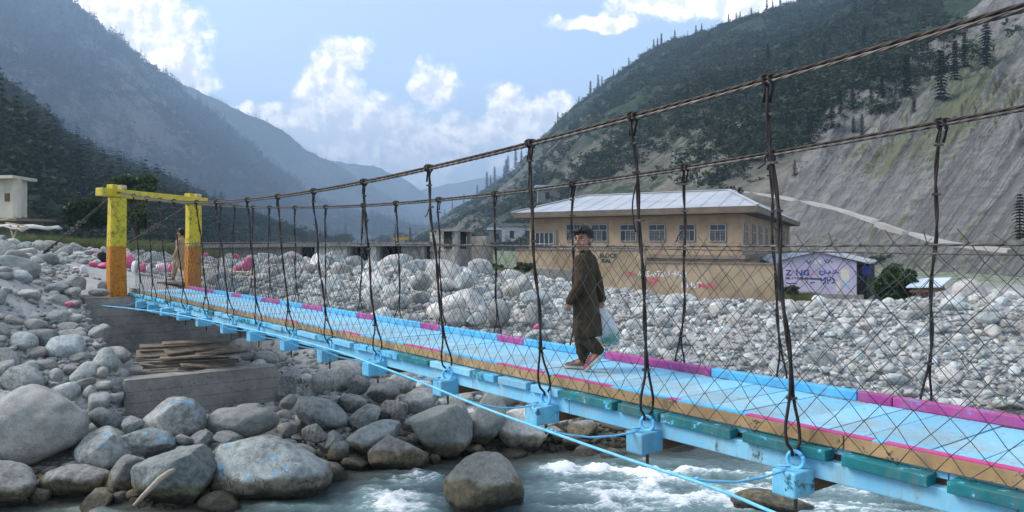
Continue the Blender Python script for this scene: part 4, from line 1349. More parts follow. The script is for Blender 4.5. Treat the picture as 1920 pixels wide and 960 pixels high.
M['cablegrey'] = simple('grey_steel_cable', (0.05, 0.046, 0.042), (0.13, 0.12, 0.11), 0.5, 9, 0.3, 0.004, metal=0.6)
M['wire'] = simple('galvanised_wire', (0.045, 0.045, 0.045), (0.15, 0.15, 0.15), 0.45, 5, metal=0.7, detail=3)
M['hanger'] = simple('tarred_wire_rope', (0.010, 0.008, 0.008), (0.034, 0.024, 0.020), 0.6, 12, 0.4, 0.004)
M['clampm'] = simple('steel_clamp', (0.05, 0.047, 0.045), (0.20, 0.18, 0.15), 0.4, 12, metal=0.85)
M['bluerope'] = simple('blue_painted_cable', (0.10, 0.42, 0.70), (0.20, 0.56, 0.80), 0.6, 9)

# ------------------------------------------------------------------ the bridge
bridge = empty('suspension_footbridge', B(6, 0.7, DECK - 0.4))
tag(bridge, 'narrow suspension footbridge with light blue plank deck and wire mesh sides', 'footbridge')
T0, T1 = -7.2, 16.9
WID = 1.42                                    # deck from near edge batten to far curb
YAW = math.atan2(BD.y, BD.x)
rg = np.random.default_rng(5)
# deck planks laid across
t = T0
PL = {}
while t < T1:
    wd = float(rg.choice([0.24, 0.28, 0.33, 0.42]))
    if wd not in PL:
        mb = MB().abox(-wd / 2 + 0.004, wd / 2 - 0.004, -WID / 2, WID / 2, -0.02, 0.02)
        PL[wd] = mb.mesh('deck_plank')[0]; PL[wd].materials.append(M['deck'])
    o = link('deck_plank', PL[wd], None, bridge, B(t + wd / 2, WID / 2, DECK - 0.02 + rg.normal() * 0.0035))
    o.rotation_euler = (rg.normal() * 0.002, rg.normal() * 0.004, YAW)
    t += wd


def seg_t(px, w):
    """deck coordinate t of a photograph column on the line at offset w"""
    k = (px - HX) / F
    a = BO.x + BN.x * w; c = BO.y + BN.y * w
    return (a - k * c) / (-BD.x + k * BD.y)


# far curb: blue and magenta lengths
cuts = [(-7.2, 'magenta')]
for px, colr in [(1612, 'bluecurb'), (1338, 'magenta'), (1138, 'bluecurb'), (986, 'magenta'), (937, 'bluecurb'), (828, 'magenta'), (792, 'bluecurb'), (703, 'magenta'), (672, 'bluecurb'), (608, 'magenta'), (570, 'bluecurb'), (528, 'magenta'), (494, 'bluecurb'), (455, 'magenta'), (438, 'bluecurb'), (404, 'magenta')]:
    cuts.append((seg_t(px, WID + 0.05), colr))
cuts.append((T1 - 0.1, None))
for (a, ca), (c, _) in zip(cuts[:-1], cuts[1:]):
    a0 = a
    while a0 < c - 0.05:
        e = min(a0 + 2.4, c)
        MB().beam(B(a0 + 0.004, WID + 0.05, DECK + 0.039), B(e - 0.004, WID + 0.05, DECK + 0.039), 0.085, 0.078).build('curb', M[ca], bridge, bevel=0.008)
        a0 = e
# near edge batten: raw tan face, painted top
pp = [T0]
while pp[-1] < T1 - 0.2: pp.append(min(pp[-1] + float(rg.uniform(1.7, 2.6)), T1 - 0.1))
for a, c in zip(pp[:-1], pp[1:]):
    bt_ = MB().beam(B(a + 0.004, 0.0, DECK + 0.044), B(c - 0.004, 0.0, DECK + 0.044), 0.058, 0.086).build('edge_batten', M['tan'], bridge, bevel=0.006)
top = [(-7.2, 'pinkpaint')]
for px, colr in [(1660, 'bluecurb'), (1640, 'pinkpaint'), (1402, 'bluecurb'), (1275, 'pinkpaint'), (1255, 'bluecurb'), (1150, 'pinkpaint'), (1040, 'bluecurb'), (1025, 'pinkpaint'), (935, 'bluecurb'), (830, 'pinkpaint'), (760, 'bluecurb'), (680, 'pinkpaint'), (640, 'bluecurb'), (560, 'pinkpaint'), (530, 'bluecurb')]:
    top.append((seg_t(px, 0), colr))
top.append((T1 - 0.1, None))
for (a, ca), (c, _) in zip(top[:-1], top[1:]):
    MB().beam(B(a, 0.003, DECK + 0.091), B(c, 0.003, DECK + 0.091), 0.062, 0.008).build('painted_edge', M[ca], bridge)
# short spacer blocks under the batten: teal near, blue further off
t = T0
while t < T1 - 0.3:
    ln = float(rg.uniform(0.36, 0.80))
    near = seg_t(1200, 0) > t
    mt_ = ('teal' if rg.uniform() < 0.8 else 'tealblue') if near else ('tealblue' if rg.uniform() < 0.45 else 'blue_streak' if rg.uniform() < 0.8 else 'teal')
    MB().beam(B(t + 0.012, -0.056, DECK - 0.042 + rg.normal() * 0.005), B(min(t + ln, T1) - 0.012, -0.056, DECK - 0.042 + rg.normal() * 0.005), 0.10 + rg.uniform(-.015, .03), 0.066).build('spacer_block', M[mt_], bridge, bevel=0.006)
    t += ln + float(rg.choice([0.0, 0.0, 0.03, 0.08]))
for w in (WID - 0.04,):
    MB().beam(B(T0, 0.062, DECK - 0.085), B(T1 - 0.1, 0.062, DECK - 0.085), 0.09, 0.085).build('spacer_rail', M['darkwood'], bridge)  # near rail added to fill the block gaps with dark, as shadowed timber behind
    MB().beam(B(T0, w, DECK - 0.083), B(T1 - 0.1, w, DECK - 0.083), 0.09, 0.05).build('spacer_rail', M['darkwood'], bridge)
# side stringers
for w, mt_ in ((-0.03, 'blue_streak'), (WID + 0.0, 'blue'), (WID * 0.55, 'darkwood')):
    t = T0
    while t < T1 - 0.1:
        e = min(t + 3.4, T1)
        MB().beam(B(t + 0.003, w, DECK - 0.138), B(e - 0.003, w, DECK - 0.138), 0.075, 0.122).build('stringer', M[mt_], bridge, bevel=0.006)
        t = e
# crossbeams, eye bolts and hangers stand at the same places
BX = [1490, 1212, 1022, 838, 707, 617, 545, 484, 432, 386, 347, 316, 288, 265]
TK = [seg_t(x, -0.15) for x in BX]
TK = [TK[0] - 1.5 * k for k in (3, 2, 1)] + TK


def cable_z(pts, w_of):
    ts, hs = [], []
    for px, py in pts:
        w = w_of(seg_t(px, w_of(5)))
        tt = seg_t(px, w)
        dpt = (BO + BD * tt + BN * w).y
        ts.append(tt); hs.append((HY - py) / F * dpt)
    return np.polyfit(ts, hs, 3)


wn = lambda t: -0.12 - 0.27 * max(0, min(1, (t - 11) / 5.3)) ** 2
WFAR = 1.62
wf = lambda t: WFAR + (1.76 - WFAR) * max(0, min(1, (t - 10) / 7.5)) ** 2
CN = cable_z([(243, 366), (300, 376), (365, 380), (463, 372), (520, 368), (587, 358), (681, 343), (802, 320), (992, 270), (1184, 218), (1436, 150), (1700, 80), (1920, 12)], wn)
CF = cable_z([(372, 382), (500, 388), (600, 390), (735, 383), (820, 375), (923, 363), (1080, 345), (1276, 318), (1503, 277), (1805, 224), (1920, 203)], wf)
zn = lambda t: float(np.polyval(CN, t))
zf = lambda t: float(np.polyval(CF, t))


def strand(name, fn, r, mat, n=150, t0=-7.6, t1=16.4, lay=0.0, mul=1):
    """a wire rope: three twisted strands so that the lay shows"""
    mb = MB()
    for s_ in range(3):
        pts = []
        for i in range(n + 1):
            t = t0 + (t1 - t0) * i / n
            c = fn(t)
            a = t * 20.0 + s_ * 2 * math.pi / 3
            pts.append(c + BN * (math.cos(a) * r * 0.5) + Vector((0, 0, math.sin(a) * r * 0.5)))
        mb.tube(pts, r * 0.62, 6)
    return mb.build(name, M[mat], bridge, smooth=True)


TGN, TGF = 16.35, 17.5
for off, dz, mt_ in ((0.0, 0.012, 'cable'), (-0.012, -0.016, 'cablegrey')):
    strand('main_cable', lambda t, o=off, d=dz: B(t, wn(t) + o, zn(t) + d), 0.0135, mt_, 420, t1=TGN)
    strand('main_cable', lambda t, o=off, d=dz: B(t, wf(t) + o, zf(t) + d), 0.0125, mt_, 420, t1=TGF)
# handrail ropes that carry the mesh
hn = lambda t: 0.005 - 0.035 * math.exp(-((t + 0.5) / 3.5) ** 2) - 0.06 * smooth01(np.array(t), 8, 16.0)
hf = lambda t: -0.065 + 0.02 * math.sin(t * 0.4)
strand('handrail_rope', lambda t: B(t, -0.11, float(hn(t))), 0.0075, 'cablegrey', 420, t1=16.2)
strand('handrail_rope', lambda t: B(t, WFAR - .04, float(hf(t))), 0.0070, 'cablegrey', 300, t1=17.2)


def clamp_at(p, parent, s=1.0):
    mb = MB()
    a = random.uniform(-0.5, 0.5)
    u = (BD * math.cos(a) + BN * math.sin(a))
    mb.box(p, u * 0.030 * s, u.cross(Vector((0, 0, 1))) * 0.013 * s, Vector((0, 0, 0.0075 * s)))
    for q in (-1, 1):
        mb.tube([p + u * q * 0.019 * s - Vector((0, 0, 0.002)) - u.cross(Vector((0, 0, 1))) * 0.02 * s, p + u * q * 0.019 * s + u.cross(Vector((0, 0, 1))) * 0.024 * s], 0.010 * s, 6)
    return mb.build('clamp', M['clampm'], parent, bevel=0)


random.seed(3)


HTOP = [1436, 1184, 992, 802, 681, 587, 520, 463, 405, 368, 325, 297, 272, 243]


def hanger(t, near, k=-1):
    w_b, w_t = (-0.14, wn(t)) if near else (WFAR, wf(t))
    zt = zn if near else zf
    tt = t + random.uniform(0.05, 0.2) if near else t + random.uniform(-0.12, 0.15)
    if near and k >= 0: tt = seg_t(HTOP[k], wn(seg_t(HTOP[k], -0.2)))
    tt = min(tt, TGN - 0.02 if near else TGF - 0.02)
    topz = zt(tt)
    bot = DECK - 0.07
    a = B(tt, w_t, topz - 0.02); c = B(t, w_b, bot)
    n = 16
    mid = []
    kx, kw = random.uniform(-0.04, 0.04), random.uniform(-0.03, 0.03)
    for i in range(n + 1):
        f = i / n
        s_ = math.sin(f * math.pi)
        mid.append(a.lerp(c, f) + BD * (kx * s_ + 0.010 * math.sin(f * 17 + t * 3)) + BN * (kw * s_ + 0.008 * math.sin(f * 13 + t)))
    r = 0.0105
    hob = MB()
    # two plies twisted round each other over most of the length, parted in a loop above the eye bolt
    for q in (-1, 1):
        pts = []
        for i in range(64):
            f = i / 63
            p = mid[0]
            k_ = f * n; i0 = min(int(k_), n - 1)
            p = mid[i0].lerp(mid[i0 + 1], k_ - i0)
            sp = 0.007 + 0.045 * math.exp(-((f - 0.94) / 0.07) ** 2) * (1 if f > 0.85 else 0.9) * (1 if f < 0.97 else 0.4)
            ang = f * 22 if f < 0.8 else 0.8 * 22
            pts.append(p + BD * (math.cos(ang) * sp * q) + BN * (math.sin(ang) * sp * q))
        hob.tube(pts, r * (0.95 if near else 0.85), 6)
    ho = hob.build('hanger', M['hanger'], bridge, smooth=True)
    # loop over the main cable
    lp = []
    for i in range(13):
        an = -math.pi * 0.45 + i / 12 * math.pi * 1.9
        lp.append(B(tt, w_t, topz) + BN * (math.cos(an) * 0.036) + Vector((0, 0, math.sin(an) * 0.038)) + BD * 0.018 * math.sin(i))
    lp.append(a + Vector((0, 0, -0.12)) + BD * 0.02)
    MB().tube(lp, 0.011, 6).build('cable_loop', M['hanger'], ho, smooth=True)
    lp = [p + BD * -0.05 + Vector((0, 0, -0.004)) for p in lp]
    MB().tube(lp, 0.009, 6).build('cable_loop', M['hanger'], ho, smooth=True)
    # a loose tail of wire
    if random.random() < 0.6:
        f0 = random.uniform(0.10, 0.3); p0 = a.lerp(c, f0); sgn = random.choice([-1, 1])
        tl = [p0 + BD * sgn * 0.018 * k + BN * 0.01 * k * random.uniform(-1, 1) + Vector((0, 0, -0.035 * k)) for k in range(5)]
        if random.random() < 0.5: tl = [p0 + BD * sgn * 0.035 * math.sin(k / 6 * math.pi) + Vector((0, 0, 0.12 - k * 0.06)) for k in range(7)]
        MB().tube(tl, 0.006, 5).build('wire_tail', M['hanger'], ho, smooth=True)
    fs = [0.055 + random.uniform(0, .03), 0.20 + random.uniform(-.05, .05)]
    if random.random() < 0.7: fs.append(0.33 + random.uniform(-.04, .08))
    fs += [0.84 + random.uniform(-.03, .03)]
    for f in fs:
        clamp_at(a.lerp(c, f) + BD * (kx * math.sin(f * math.pi)) + BN * (kw * math.sin(f * math.pi)), ho, 1.0)
    return ho


def ring(name, c, nrm, R0, r0, mat, parent):
    nrm = Vector(nrm).normalized(); u = nrm.orthogonal().normalized(); v_ = nrm.cross(u)
    pts = [c + (u * math.cos(2 * math.pi * i / 18) + v_ * math.sin(2 * math.pi * i / 18)) * R0 for i in range(19)]
    return MB().tube(pts, r0, 7).build(name, M[mat], parent, smooth=True)


STAY = []
for i, t in enumerate(TK):
    cb = MB().beam(B(t, -0.06, DECK - 0.222), B(t, WFAR + .13, DECK - 0.222), 0.15, 0.14).build('crossbeam', M['darkwood'], bridge, bevel=0.008)
    w0 = -0.27 - 0.05 * random.random()
    MB().beam(B(t, w0, DECK - 0.220), B(t, -0.055, DECK - 0.220), 0.165, 0.155).build('painted_end', M['blue'], cb, bevel=0.012)
    MB().beam(B(t, WFAR + .125, DECK - 0.220), B(t, WFAR + .22, DECK - 0.220), 0.165, 0.155).build('painted_end', M['blue'], cb, bevel=0.012)
    for w in (-0.14, WFAR):
        bo = MB().tube([B(t, w, DECK - 0.15), B(t, w, DECK - 0.40)], 0.012, 8).build('eye_bolt', M['cablegrey'], cb)
        ring('eye', B(t, w, DECK - 0.095), BN + BD * random.uniform(-.6, .6), 0.052, 0.013, 'bluerope', cb)
    hanger(t, True, i - 3)
    hanger(t + 0.03, False)

# the blue wind stay and its ties
SA, SB_ = P(160, 570, 19.7), P(1452, 962, 6.35)
stp = []
for i in range(61):
    f = i / 60
    q = SA.lerp(SB_, f) + Vector((0, 0, 0))
    stp.append(q)
# bend the stay through the sight lines of the photograph
SX = [(160, 570), (300, 585), (480, 620), (620, 655), (700, 683), (790, 717), (900, 762), (1040, 813), (1180, 862), (1330, 912), (1452, 962), (1560, 1006), (1700, 1062)]
stp = []
for px, py in SX:
    k = (px - HX) / F
    w = -0.95 + 0.15 * math.cos((px - 160) / 400)
    t = seg_t(px, w)
    p = BO + BD * t + BN * w
    stp.append(Vector((p.x, p.y, -(py - HY) / F * p.y)))
sm = []
for i in range(len(stp) - 1):
    p0, p1, p2, p3 = stp[max(i - 1, 0)], stp[i], stp[i + 1], stp[min(i + 2, len(stp) - 1)]
    for k_ in range(6):
        f = k_ / 6
        sm.append(0.5 * ((2 * p1) + (p2 - p0) * f + (2 * p0 - 5 * p1 + 4 * p2 - p3) * f * f + (3 * p1 - p0 - 3 * p2 + p3) * f ** 3))
sm.append(stp[-1])
sty = MB().tube(sm, 0.0095, 7).build('stay_cable', M['bluerope'], bridge, smooth=True)
for i, t in enumerate(TK[1:]):
    e = B(t, -0.25, DECK - 0.14)
    tgt = min(sm, key=lambda q: abs((q - BO).dot(BD) - (t + 0.12)) )
    pts = [e + Vector((0, 0, 0.02)) + BD * 0.05, e + Vector((0, 0, 0.03)) - BD * 0.03]
    pts += [e.lerp(tgt, f) + Vector((0, 0, -0.05 * math.sin(f * math.pi))) for f in (0.02, 0.25, 0.5, 0.75, 1.0)]
    tie = MB().tube(pts, 0.0075, 6).build('stay_tie', M['bluerope'], bridge, smooth=True)
    kn = MB()
    for q in range(4):
        d_ = (pts[-1] - pts[-2]).normalized()
        kn.ball(pts[-1] - d_ * (0.02 + 0.03 * q) + Vector((random.uniform(-.006, .006), 0, random.uniform(-.006, .006))), 0.013, nu=7, nv=5)
    kn.build('knot', M['bluerope'], tie, smooth=True)

# chain-link mesh hung on both handrail ropes
def chain_link(w_top, w_bot, ztop, zbot, t0, t1, cell, hook):
    mb = MB()
    rows = 6
    nc = int((t1 - t0) / cell)
    rgl = np.random.default_rng(int(abs(w_top) * 1000))
    J = {}
    def pt(i, j):
        # i counts half cells along, j half rows down
        if (i, j) not in J:
            tt = t0 + i * cell / 2; f = j / (2 * rows)
            zt_ = ztop(tt)
            bul = 0.05 * math.sin(f * math.pi) * math.sin(tt * 0.9)
            p = B(tt + rgl.normal() * 0.008, w_top + (w_bot - w_top) * f + bul, zt_ + (zbot - zt_) * f + rgl.normal() * 0.005)
            J[(i, j)] = p
        return J[(i, j)]
    for i in range(nc):
        # each wire zigzags down the panel, half a cell to each side
        ph = 2 * i
        pts = []
        for j in range(2 * rows + 1):
            pts.append(pt(ph + (j % 2), j) + BN * 0.003 * (1 if j % 2 else -1))
        if hook:
            hk = rgl.uniform(0.03, 0.075)
            pts = [pts[0] + Vector((0, 0, hk)) + BD * rgl.uniform(0.01, 0.06)] + pts
        mb.tube(pts, 0.0031, 4, cap=False)
        pts = []
        for j in range(2 * rows + 1):
            pts.append(pt(ph + 2 - (j % 2), j) + BN * 0.003 * (-1 if j % 2 else 1))
        if hook and rgl.uniform() < 0.6:
            pts = [pts[0] + Vector((0, 0, rgl.uniform(0.02, 0.05))) - BD * rgl.uniform(0.01, 0.06)] + pts
        mb.tube(pts, 0.0031, 4, cap=False)
    return mb.build('wire_mesh', M['wire'], bridge, smooth=True)


chain_link(-0.115, -0.075, lambda t: float(hn(t)) + 0.012, DECK + 0.0, -7.0, 16.1, 0.19, True)
chain_link(WFAR - .035, WFAR - .06, lambda t: float(hf(t)) + 0.01, DECK + 0.06, -7.0, 16.9, 0.19, True)

# ------------------------------------------------------------------ the gate
def post_mat():
    m, nt, b = new_mat('yellow_and_orange_post_paint', 0.6, 0.3)
    geo = nt.nodes.new('ShaderNodeNewGeometry')
    v = geo.outputs['Position']
    z = nd(nt, 'ShaderNodeSeparateXYZ', Vector=v).outputs[2]
    n1 = noi(nt, v, 3.0, 6, 0.7); n2 = noi(nt, v, 11.0, 7, 0.75)
    yel = mixc(nt, n1, (0.50, 0.39, 0.02), (0.62, 0.50, 0.05))
    ora = mixc(nt, sstep(nt, n1, 0.3, 0.7), (0.42, 0.14, 0.015), (0.60, 0.24, 0.02))
    f = sstep(nt, mth(nt, 'ADD', z, mth(nt, 'MULTIPLY', n2, 0.03)), -0.065, -0.085)
    col = mixc(nt, f, yel, ora)
    st = sstep(nt, mth(nt, 'ADD', mth(nt, 'MULTIPLY', n2, 0.6), mth(nt, 'MULTIPLY', n1, 0.4)), 0.47, 0.62)
    col = mixc(nt, mth(nt, 'MULTIPLY', st, 0.8), col, (0.10, 0.075, 0.025))
    dk = sstep(nt, noi(nt, v, 16.0, 5), 0.60, 0.66)
    col = mixc(nt, mth(nt, 'MULTIPLY', dk, 0.7), col, (0.03, 0.025, 0.02))
    setin(nt, b.inputs['Base Color'], col)
    bump(nt, b, n2, 0.4, 0.02)
    return m


M['post'] = post_mat()
M['yellowbeam'] = paint('yellow_beam_paint', (0.50, 0.39, 0.02), (0.62, 0.49, 0.05), (0.16, 0.10, 0.03), 0.3)
GL, GR = Vector(P(219, HY, 19.85)), Vector(P(362, HY, 22.0))
gate = empty('bridge_gate', Vector((GL.x, GL.y, -1.36)))
tag(gate, 'tall yellow timber gate with orange painted feet at the far end of the bridge', 'gate')
gd = (GR - GL); gd.z = 0; gd.normalize(); gn_ = Vector((-gd.y, gd.x, 0))


def post(c, z0, z1, s0, s1):
    mb = MB()
    rings = []
    fx = (BN * 0.98 + BD * 0.1).normalized(); fy = Vector((-fx.y, fx.x, 0))
    for i in range(12):
        f = i / 11
        s = s0 + (s1 - s0) * f
        cc = Vector((c.x, c.y, z0 + (z1 - z0) * f)) + fx * 0.012 * math.sin(f * 5 + c.x) + fy * 0.01 * math.cos(f * 4)
        rings.append([cc + fx * a * s / 2 + fy * e * s / 2 for a, e in ((-1, -.8), (-.8, -1), (.8, -1), (1, -.8), (1, .8), (.8, 1), (-.8, 1), (-1, .8))])
    return mb.loft(rings)


post(GL, -1.5, 1.13, 0.40, 0.36).build('post', M['post'], gate)
post(GR, -1.55, 1.06, 0.38, 0.34).build('post', M['post'], gate)
bl, br = GL - gd * 0.50, GR + gd * 0.42
bl.z, br.z = 1.13 + 0.125, 1.06 + 0.10
MB().beam(bl, br, 0.26, 0.20).build('crossbeam', M['yellowbeam'], gate, bevel=0.015)
M['paleblock'] = simple('pale_timber_block', (0.45, 0.33, 0.16), (0.62, 0.52, 0.36), 0.7, 5)
for c, z in ((GL, 1.36), (GR, 1.27)):
    for s_ in (-1, 1):
        q = c + gd * 0.13 * s_
        MB().box((q.x, q.y, z + 0.04), gd * 0.075, gn_ * 0.11, (0, 0, 0.055)).build('saddle_block', M['paleblock'] if s_ > 0 else M['yellowbeam'], gate, bevel=0.01)
# back stays of the main cables, bunched with clips, running to the ground behind
for (tp, mid_, an) in ((B(TGN, wn(TGN), zn(TGN)), P(140, 430, 22), P(78, 478, 24.5)), (B(TGF, wf(TGF), zf(TGF)), P(285, 428, 25.5), P(226, 464, 28.5))):
    mb = MB()
    for q in range(3):
        pts = [tp.lerp(an, i / 20) + Vector((0.02 * math.sin(i * 1.3 + q * 2), 0, 0.02 * math.cos(i * 1.7 + q * 2))) for i in range(21)]
        mb.tube(pts, 0.018, 5)
    bs = mb.build('back_stay', M['cable'], bridge, smooth=True)
    for f in (0.42, 0.47, 0.52, 0.57, 0.62, 0.80, 0.86, 0.92):
        clamp_at(tp.lerp(an, f), bs, 3.2)

# ------------------------------------------------------------------ stacked planks beside the abutment
M['plank'] = simple('weathered_plank', (0.13, 0.105, 0.08), (0.27, 0.215, 0.16), 0.85, 3, 0.4, 0.01, rnd=0.7, stretch=(0.6, 6, 6))
random.seed(12)
PK = [(250, 680, 430, 672, .20), (268, 688, 448, 676, .12), (252, 672, 350, 664, .20), (282, 694, 425, 682, .13), (255, 664, 452, 655, .22), (300, 672, 462, 661, .16), (262, 657, 420, 652, .10), (340, 684, 440, 690, .12), (262, 650, 410, 643, .12), (305, 644, 425, 638, .10), (262, 683, 380, 690, .12), (370, 664, 460, 657, .18), (310, 660, 420, 646, .22), (330, 692, 400, 694, .09)]
PLAB = ['broad plank lowest at the front of the stack', 'plank slanting across the front of the stack', 'short broad plank at the left end of the stack', 'narrow bottom plank on the front edge', 'broad plank across the middle of the stack', 'plank jutting out at the right end', 'narrow plank in the upper middle', 'short end of a plank low on the right', 'thin plank near the top of the stack', 'topmost thin plank lying slightly askew', 'plank hidden low at the front left', 'short broad plank high on the right', 'tilted broad plank leaning across the top', 'little offcut under the front edge']
for i, (x0, y0, x1, y1, wd) in enumerate(PK):
    dep = 15.85 + 0.05 * (i % 4)
    mz = (y0 + y1) / 2
    d0 = 16.75 + (694 - mz) * 0.012
    a, c = P(x0, y0, d0 - 0.25), P(x1, y1, d0 + 0.55)
    up = Vector((random.uniform(-.1, .1), -0.55 if i in (12, 4) else random.uniform(-.35, .1), 1))
    o = MB().beam(a, c, wd + 0.05, 0.035, up).build('wooden_plank', M['plank'], None, bevel=0.004)
    tag(o, PLAB[i] + ' of grey brown planks', 'plank', 'planks stacked by the abutment')

# driftwood stick on the peaked boulder
M['stick'] = simple('bleached_driftwood', (0.33, 0.27, 0.2), (0.46, 0.40, 0.32), 0.85, 8, 0.4)
pts = [P(252, 948, 11.45), P(268, 930, 11.42), P(286, 912, 11.4), P(300, 898, 11.42), P(320, 884, 11.5), P(328, 880, 11.55)]
tag(MB().tube(pts, [0.03, 0.035, 0.04, 0.045, 0.04, 0.025], 8).build('driftwood_stick', M['stick'], smooth=True), 'bleached driftwood stick leaning on the peaked boulder', 'stick')


# ------------------------------------------------------------------ buildings
M['tanwall'] = simple('tan_plaster', (0.31, 0.225, 0.145), (0.40, 0.30, 0.20), 0.9, 0.9, 0.2, 0.02, coord='Object')
M['tanwall2'] = simple('stained_tan_plaster', (0.27, 0.20, 0.125), (0.43, 0.335, 0.225), 0.9, 0.55, 0.3, 0.03, coord='Object', detail=8)
M['fascia'] = simple('brown_fascia', (0.17, 0.135, 0.10), (0.23, 0.19, 0.15), 0.85, 1.0)
M['soffit'] = simple('dark_soffit', (0.10, 0.085, 0.07), (0.13, 0.11, 0.09), 0.9, 1.0)
M['winframe'] = simple('pale_window_frame', (0.36, 0.35, 0.33), (0.29, 0.28, 0.265), 0.6, 2)
M['greyframe'] = simple('grey_window_surround', (0.20, 0.18, 0.16), (0.26, 0.235, 0.21), 0.8, 2)
M['glass'] = simple('dark_window_glass', (0.018, 0.020, 0.024), (0.035, 0.038, 0.042), 0.12, 0.5, spec=0.5)
M['shutter'] = simple('grey_shutter', (0.09, 0.09, 0.095), (0.13, 0.13, 0.135), 0.7, 3)
# sheet-metal roof with standing seams
m, nt, b = new_mat('pale_sheet_roof', 0.45, 0.4)
b.inputs['Metallic'].default_value = 0.25
geo = nt.nodes.new('ShaderNodeNewGeometry')
v = geo.outputs['Position']
setin(nt, b.inputs['Base Color'], mixc(nt, sstep(nt, noi(nt, v, 0.35, 6, 0.7), 0.35, 0.7), (0.36, 0.37, 0.385), (0.48, 0.49, 0.505)))
M['roof'] = m
M['bluemetal'] = simple('pale_blue_sheet_roof', (0.42, 0.50, 0.58), (0.55, 0.62, 0.68), 0.5, 0.6)
M['block'] = simple('grey_block', (0.20, 0.19, 0.165), (0.33, 0.315, 0.28), 0.95, 1.4, 0.3, 0.03, rnd=0.35)
M['slab'] = simple('old_concrete_slab', (0.17, 0.165, 0.15), (0.27, 0.26, 0.24), 0.95, 0.8, 0.3, 0.03)
M['dark'] = simple('painted_interior_shade', (0.02, 0.02, 0.02), (0.03, 0.03, 0.03), 0.95, 1)  # near-black colour painted in for the shade inside openings, recesses and windows
M['bluedoor'] = simple('blue_sheet_door', (0.03, 0.075, 0.12), (0.045, 0.10, 0.15), 0.6, 2)
M['cream'] = simple('cream_plaster', (0.50, 0.45, 0.36), (0.60, 0.55, 0.46), 0.9, 0.8, 0.2)
M['whitewash'] = simple('whitewash', (0.42, 0.41, 0.38), (0.62, 0.61, 0.58), 0.9, 0.6, detail=8)
M['purple'] = simple('lilac_wall_paint', (0.38, 0.35, 0.47), (0.47, 0.44, 0.54), 0.8, 0.7, detail=7)
M['inkblue'] = simple('dark_blue_sign_paint', (0.02, 0.035, 0.20), (0.03, 0.05, 0.26), 0.6, 3)
M['inkpink'] = simple('faded_pink_sign_paint', (0.55, 0.25, 0.32), (0.60, 0.32, 0.36), 0.6, 3)
M['inkwhite'] = simple('white_graffiti_paint', (0.72, 0.70, 0.68), (0.65, 0.62, 0.6), 0.7, 3)
M['inkred'] = simple('red_graffiti_paint', (0.55, 0.06, 0.10), (0.60, 0.14, 0.16), 0.7, 3)
M['inkblack'] = simple('black_sign_paint', (0.03, 0.03, 0.03), (0.05, 0.045, 0.04), 0.7, 3)
M['inkcream'] = simple('cream_patch_paint', (0.58, 0.52, 0.40), (0.62, 0.58, 0.5), 0.8, 3)
M['lightblue'] = simple('light_blue_patch', (0.25, 0.45, 0.62), (0.35, 0.55, 0.70), 0.8, 3)
M['brownwood'] = simple('brown_wood', (0.12, 0.06, 0.03), (0.18, 0.09, 0.045), 0.8, 3)
Z3 = Vector((0, 0, 1))


class Face:
    """a vertical wall plane: origin at its lower left, u along it, v up, n outward (towards the camera side)"""
    def __init__(s, a, b):
        a, b = Vector(a), Vector(b)
        s.o = a; s.L = (b - a).length; s.u = (b - a).normalized()
        s.n = Vector((s.u.y, -s.u.x, 0))

    def p(s, x, z, out=0.0):
        return s.o + s.u * x + Z3 * z + s.n * out

    def box(s, mb, x0, x1, z0, z1, o0, o1):
        c = s.p((x0 + x1) / 2, (z0 + z1) / 2, (o0 + o1) / 2)
        return mb.box(c, s.u * (x1 - x0) / 2, s.n * (o1 - o0) / 2, Z3 * (z1 - z0) / 2)

    def part(s, name, mat, parent, x0, x1, z0, z1, o0, o1):
        return s.box(MB(), x0, x1, z0, z1, o0, o1).build(name, M[mat], parent)

    def px(s, px, py):
        """wall coordinates of a photograph pixel"""
        d = Vector(((px - HX) / F, 1, -(py - HY) / F))
        k = s.o.dot(s.n) / d.dot(s.n)
        q = d * k - s.o
        return q.dot(s.u), q.z


def text_on(face, txt, px, py, hpx, mat, parent, rot=0.0, shear=0.0, name='lettering', sx=1.0, out=0.012):
    x, z = face.px(px, py); x2, z2 = face.px(px, py - hpx)
    cu = bpy.data.curves.new(name, 'FONT')
    cu.body = txt; cu.size = (z2 - z) * 1.38; cu.shear = shear; cu.extrude = 0.003; cu.offset = 0.012
    cu.resolution_u = 2
    tmp = bpy.data.objects.new(name, cu); COL.objects.link(tmp)
    me = bpy.data.meshes.new_from_object(tmp)
    bpy.data.objects.remove(tmp)
    me.materials.clear(); me.materials.append(M[mat])
    o = bpy.data.objects.new(name, me); COL.objects.link(o)
    mtx = Matrix((face.u, Z3, face.n)).transposed().to_4x4() @ Matrix.Rotation(rot, 4, 'Z') @ Matrix.Diagonal((sx, 1, 1, 1))
    o.parent = parent
    o.matrix_local = Matrix.Translation(face.p(x, z, out) - wloc(parent)) @ mtx
    return o


def stroke_on(face, strokes, mat, parent, r=1.0, name='lettering', out=0.01):
    """brush strokes given in photograph pixels"""
    mb = MB()
    for st in strokes:
        pts = []
        for (a, c) in st:
            x, z = face.px(a, c); pts.append(face.p(x, z, out))
        if len(pts) == 1:
            mb.box(pts[0], face.u * r * 1.2, face.n * 0.004, Z3 * r * 1.2)
            continue
        for a, c in zip(pts[:-1], pts[1:]):
            d = (c - a)
            s_ = d.normalized().cross(face.n)
            mb.box((a + c) / 2, d / 2 + d.normalized() * r * 0.5, s_ * r, face.n * 0.004)
    return mb.build(name, M[mat], parent)


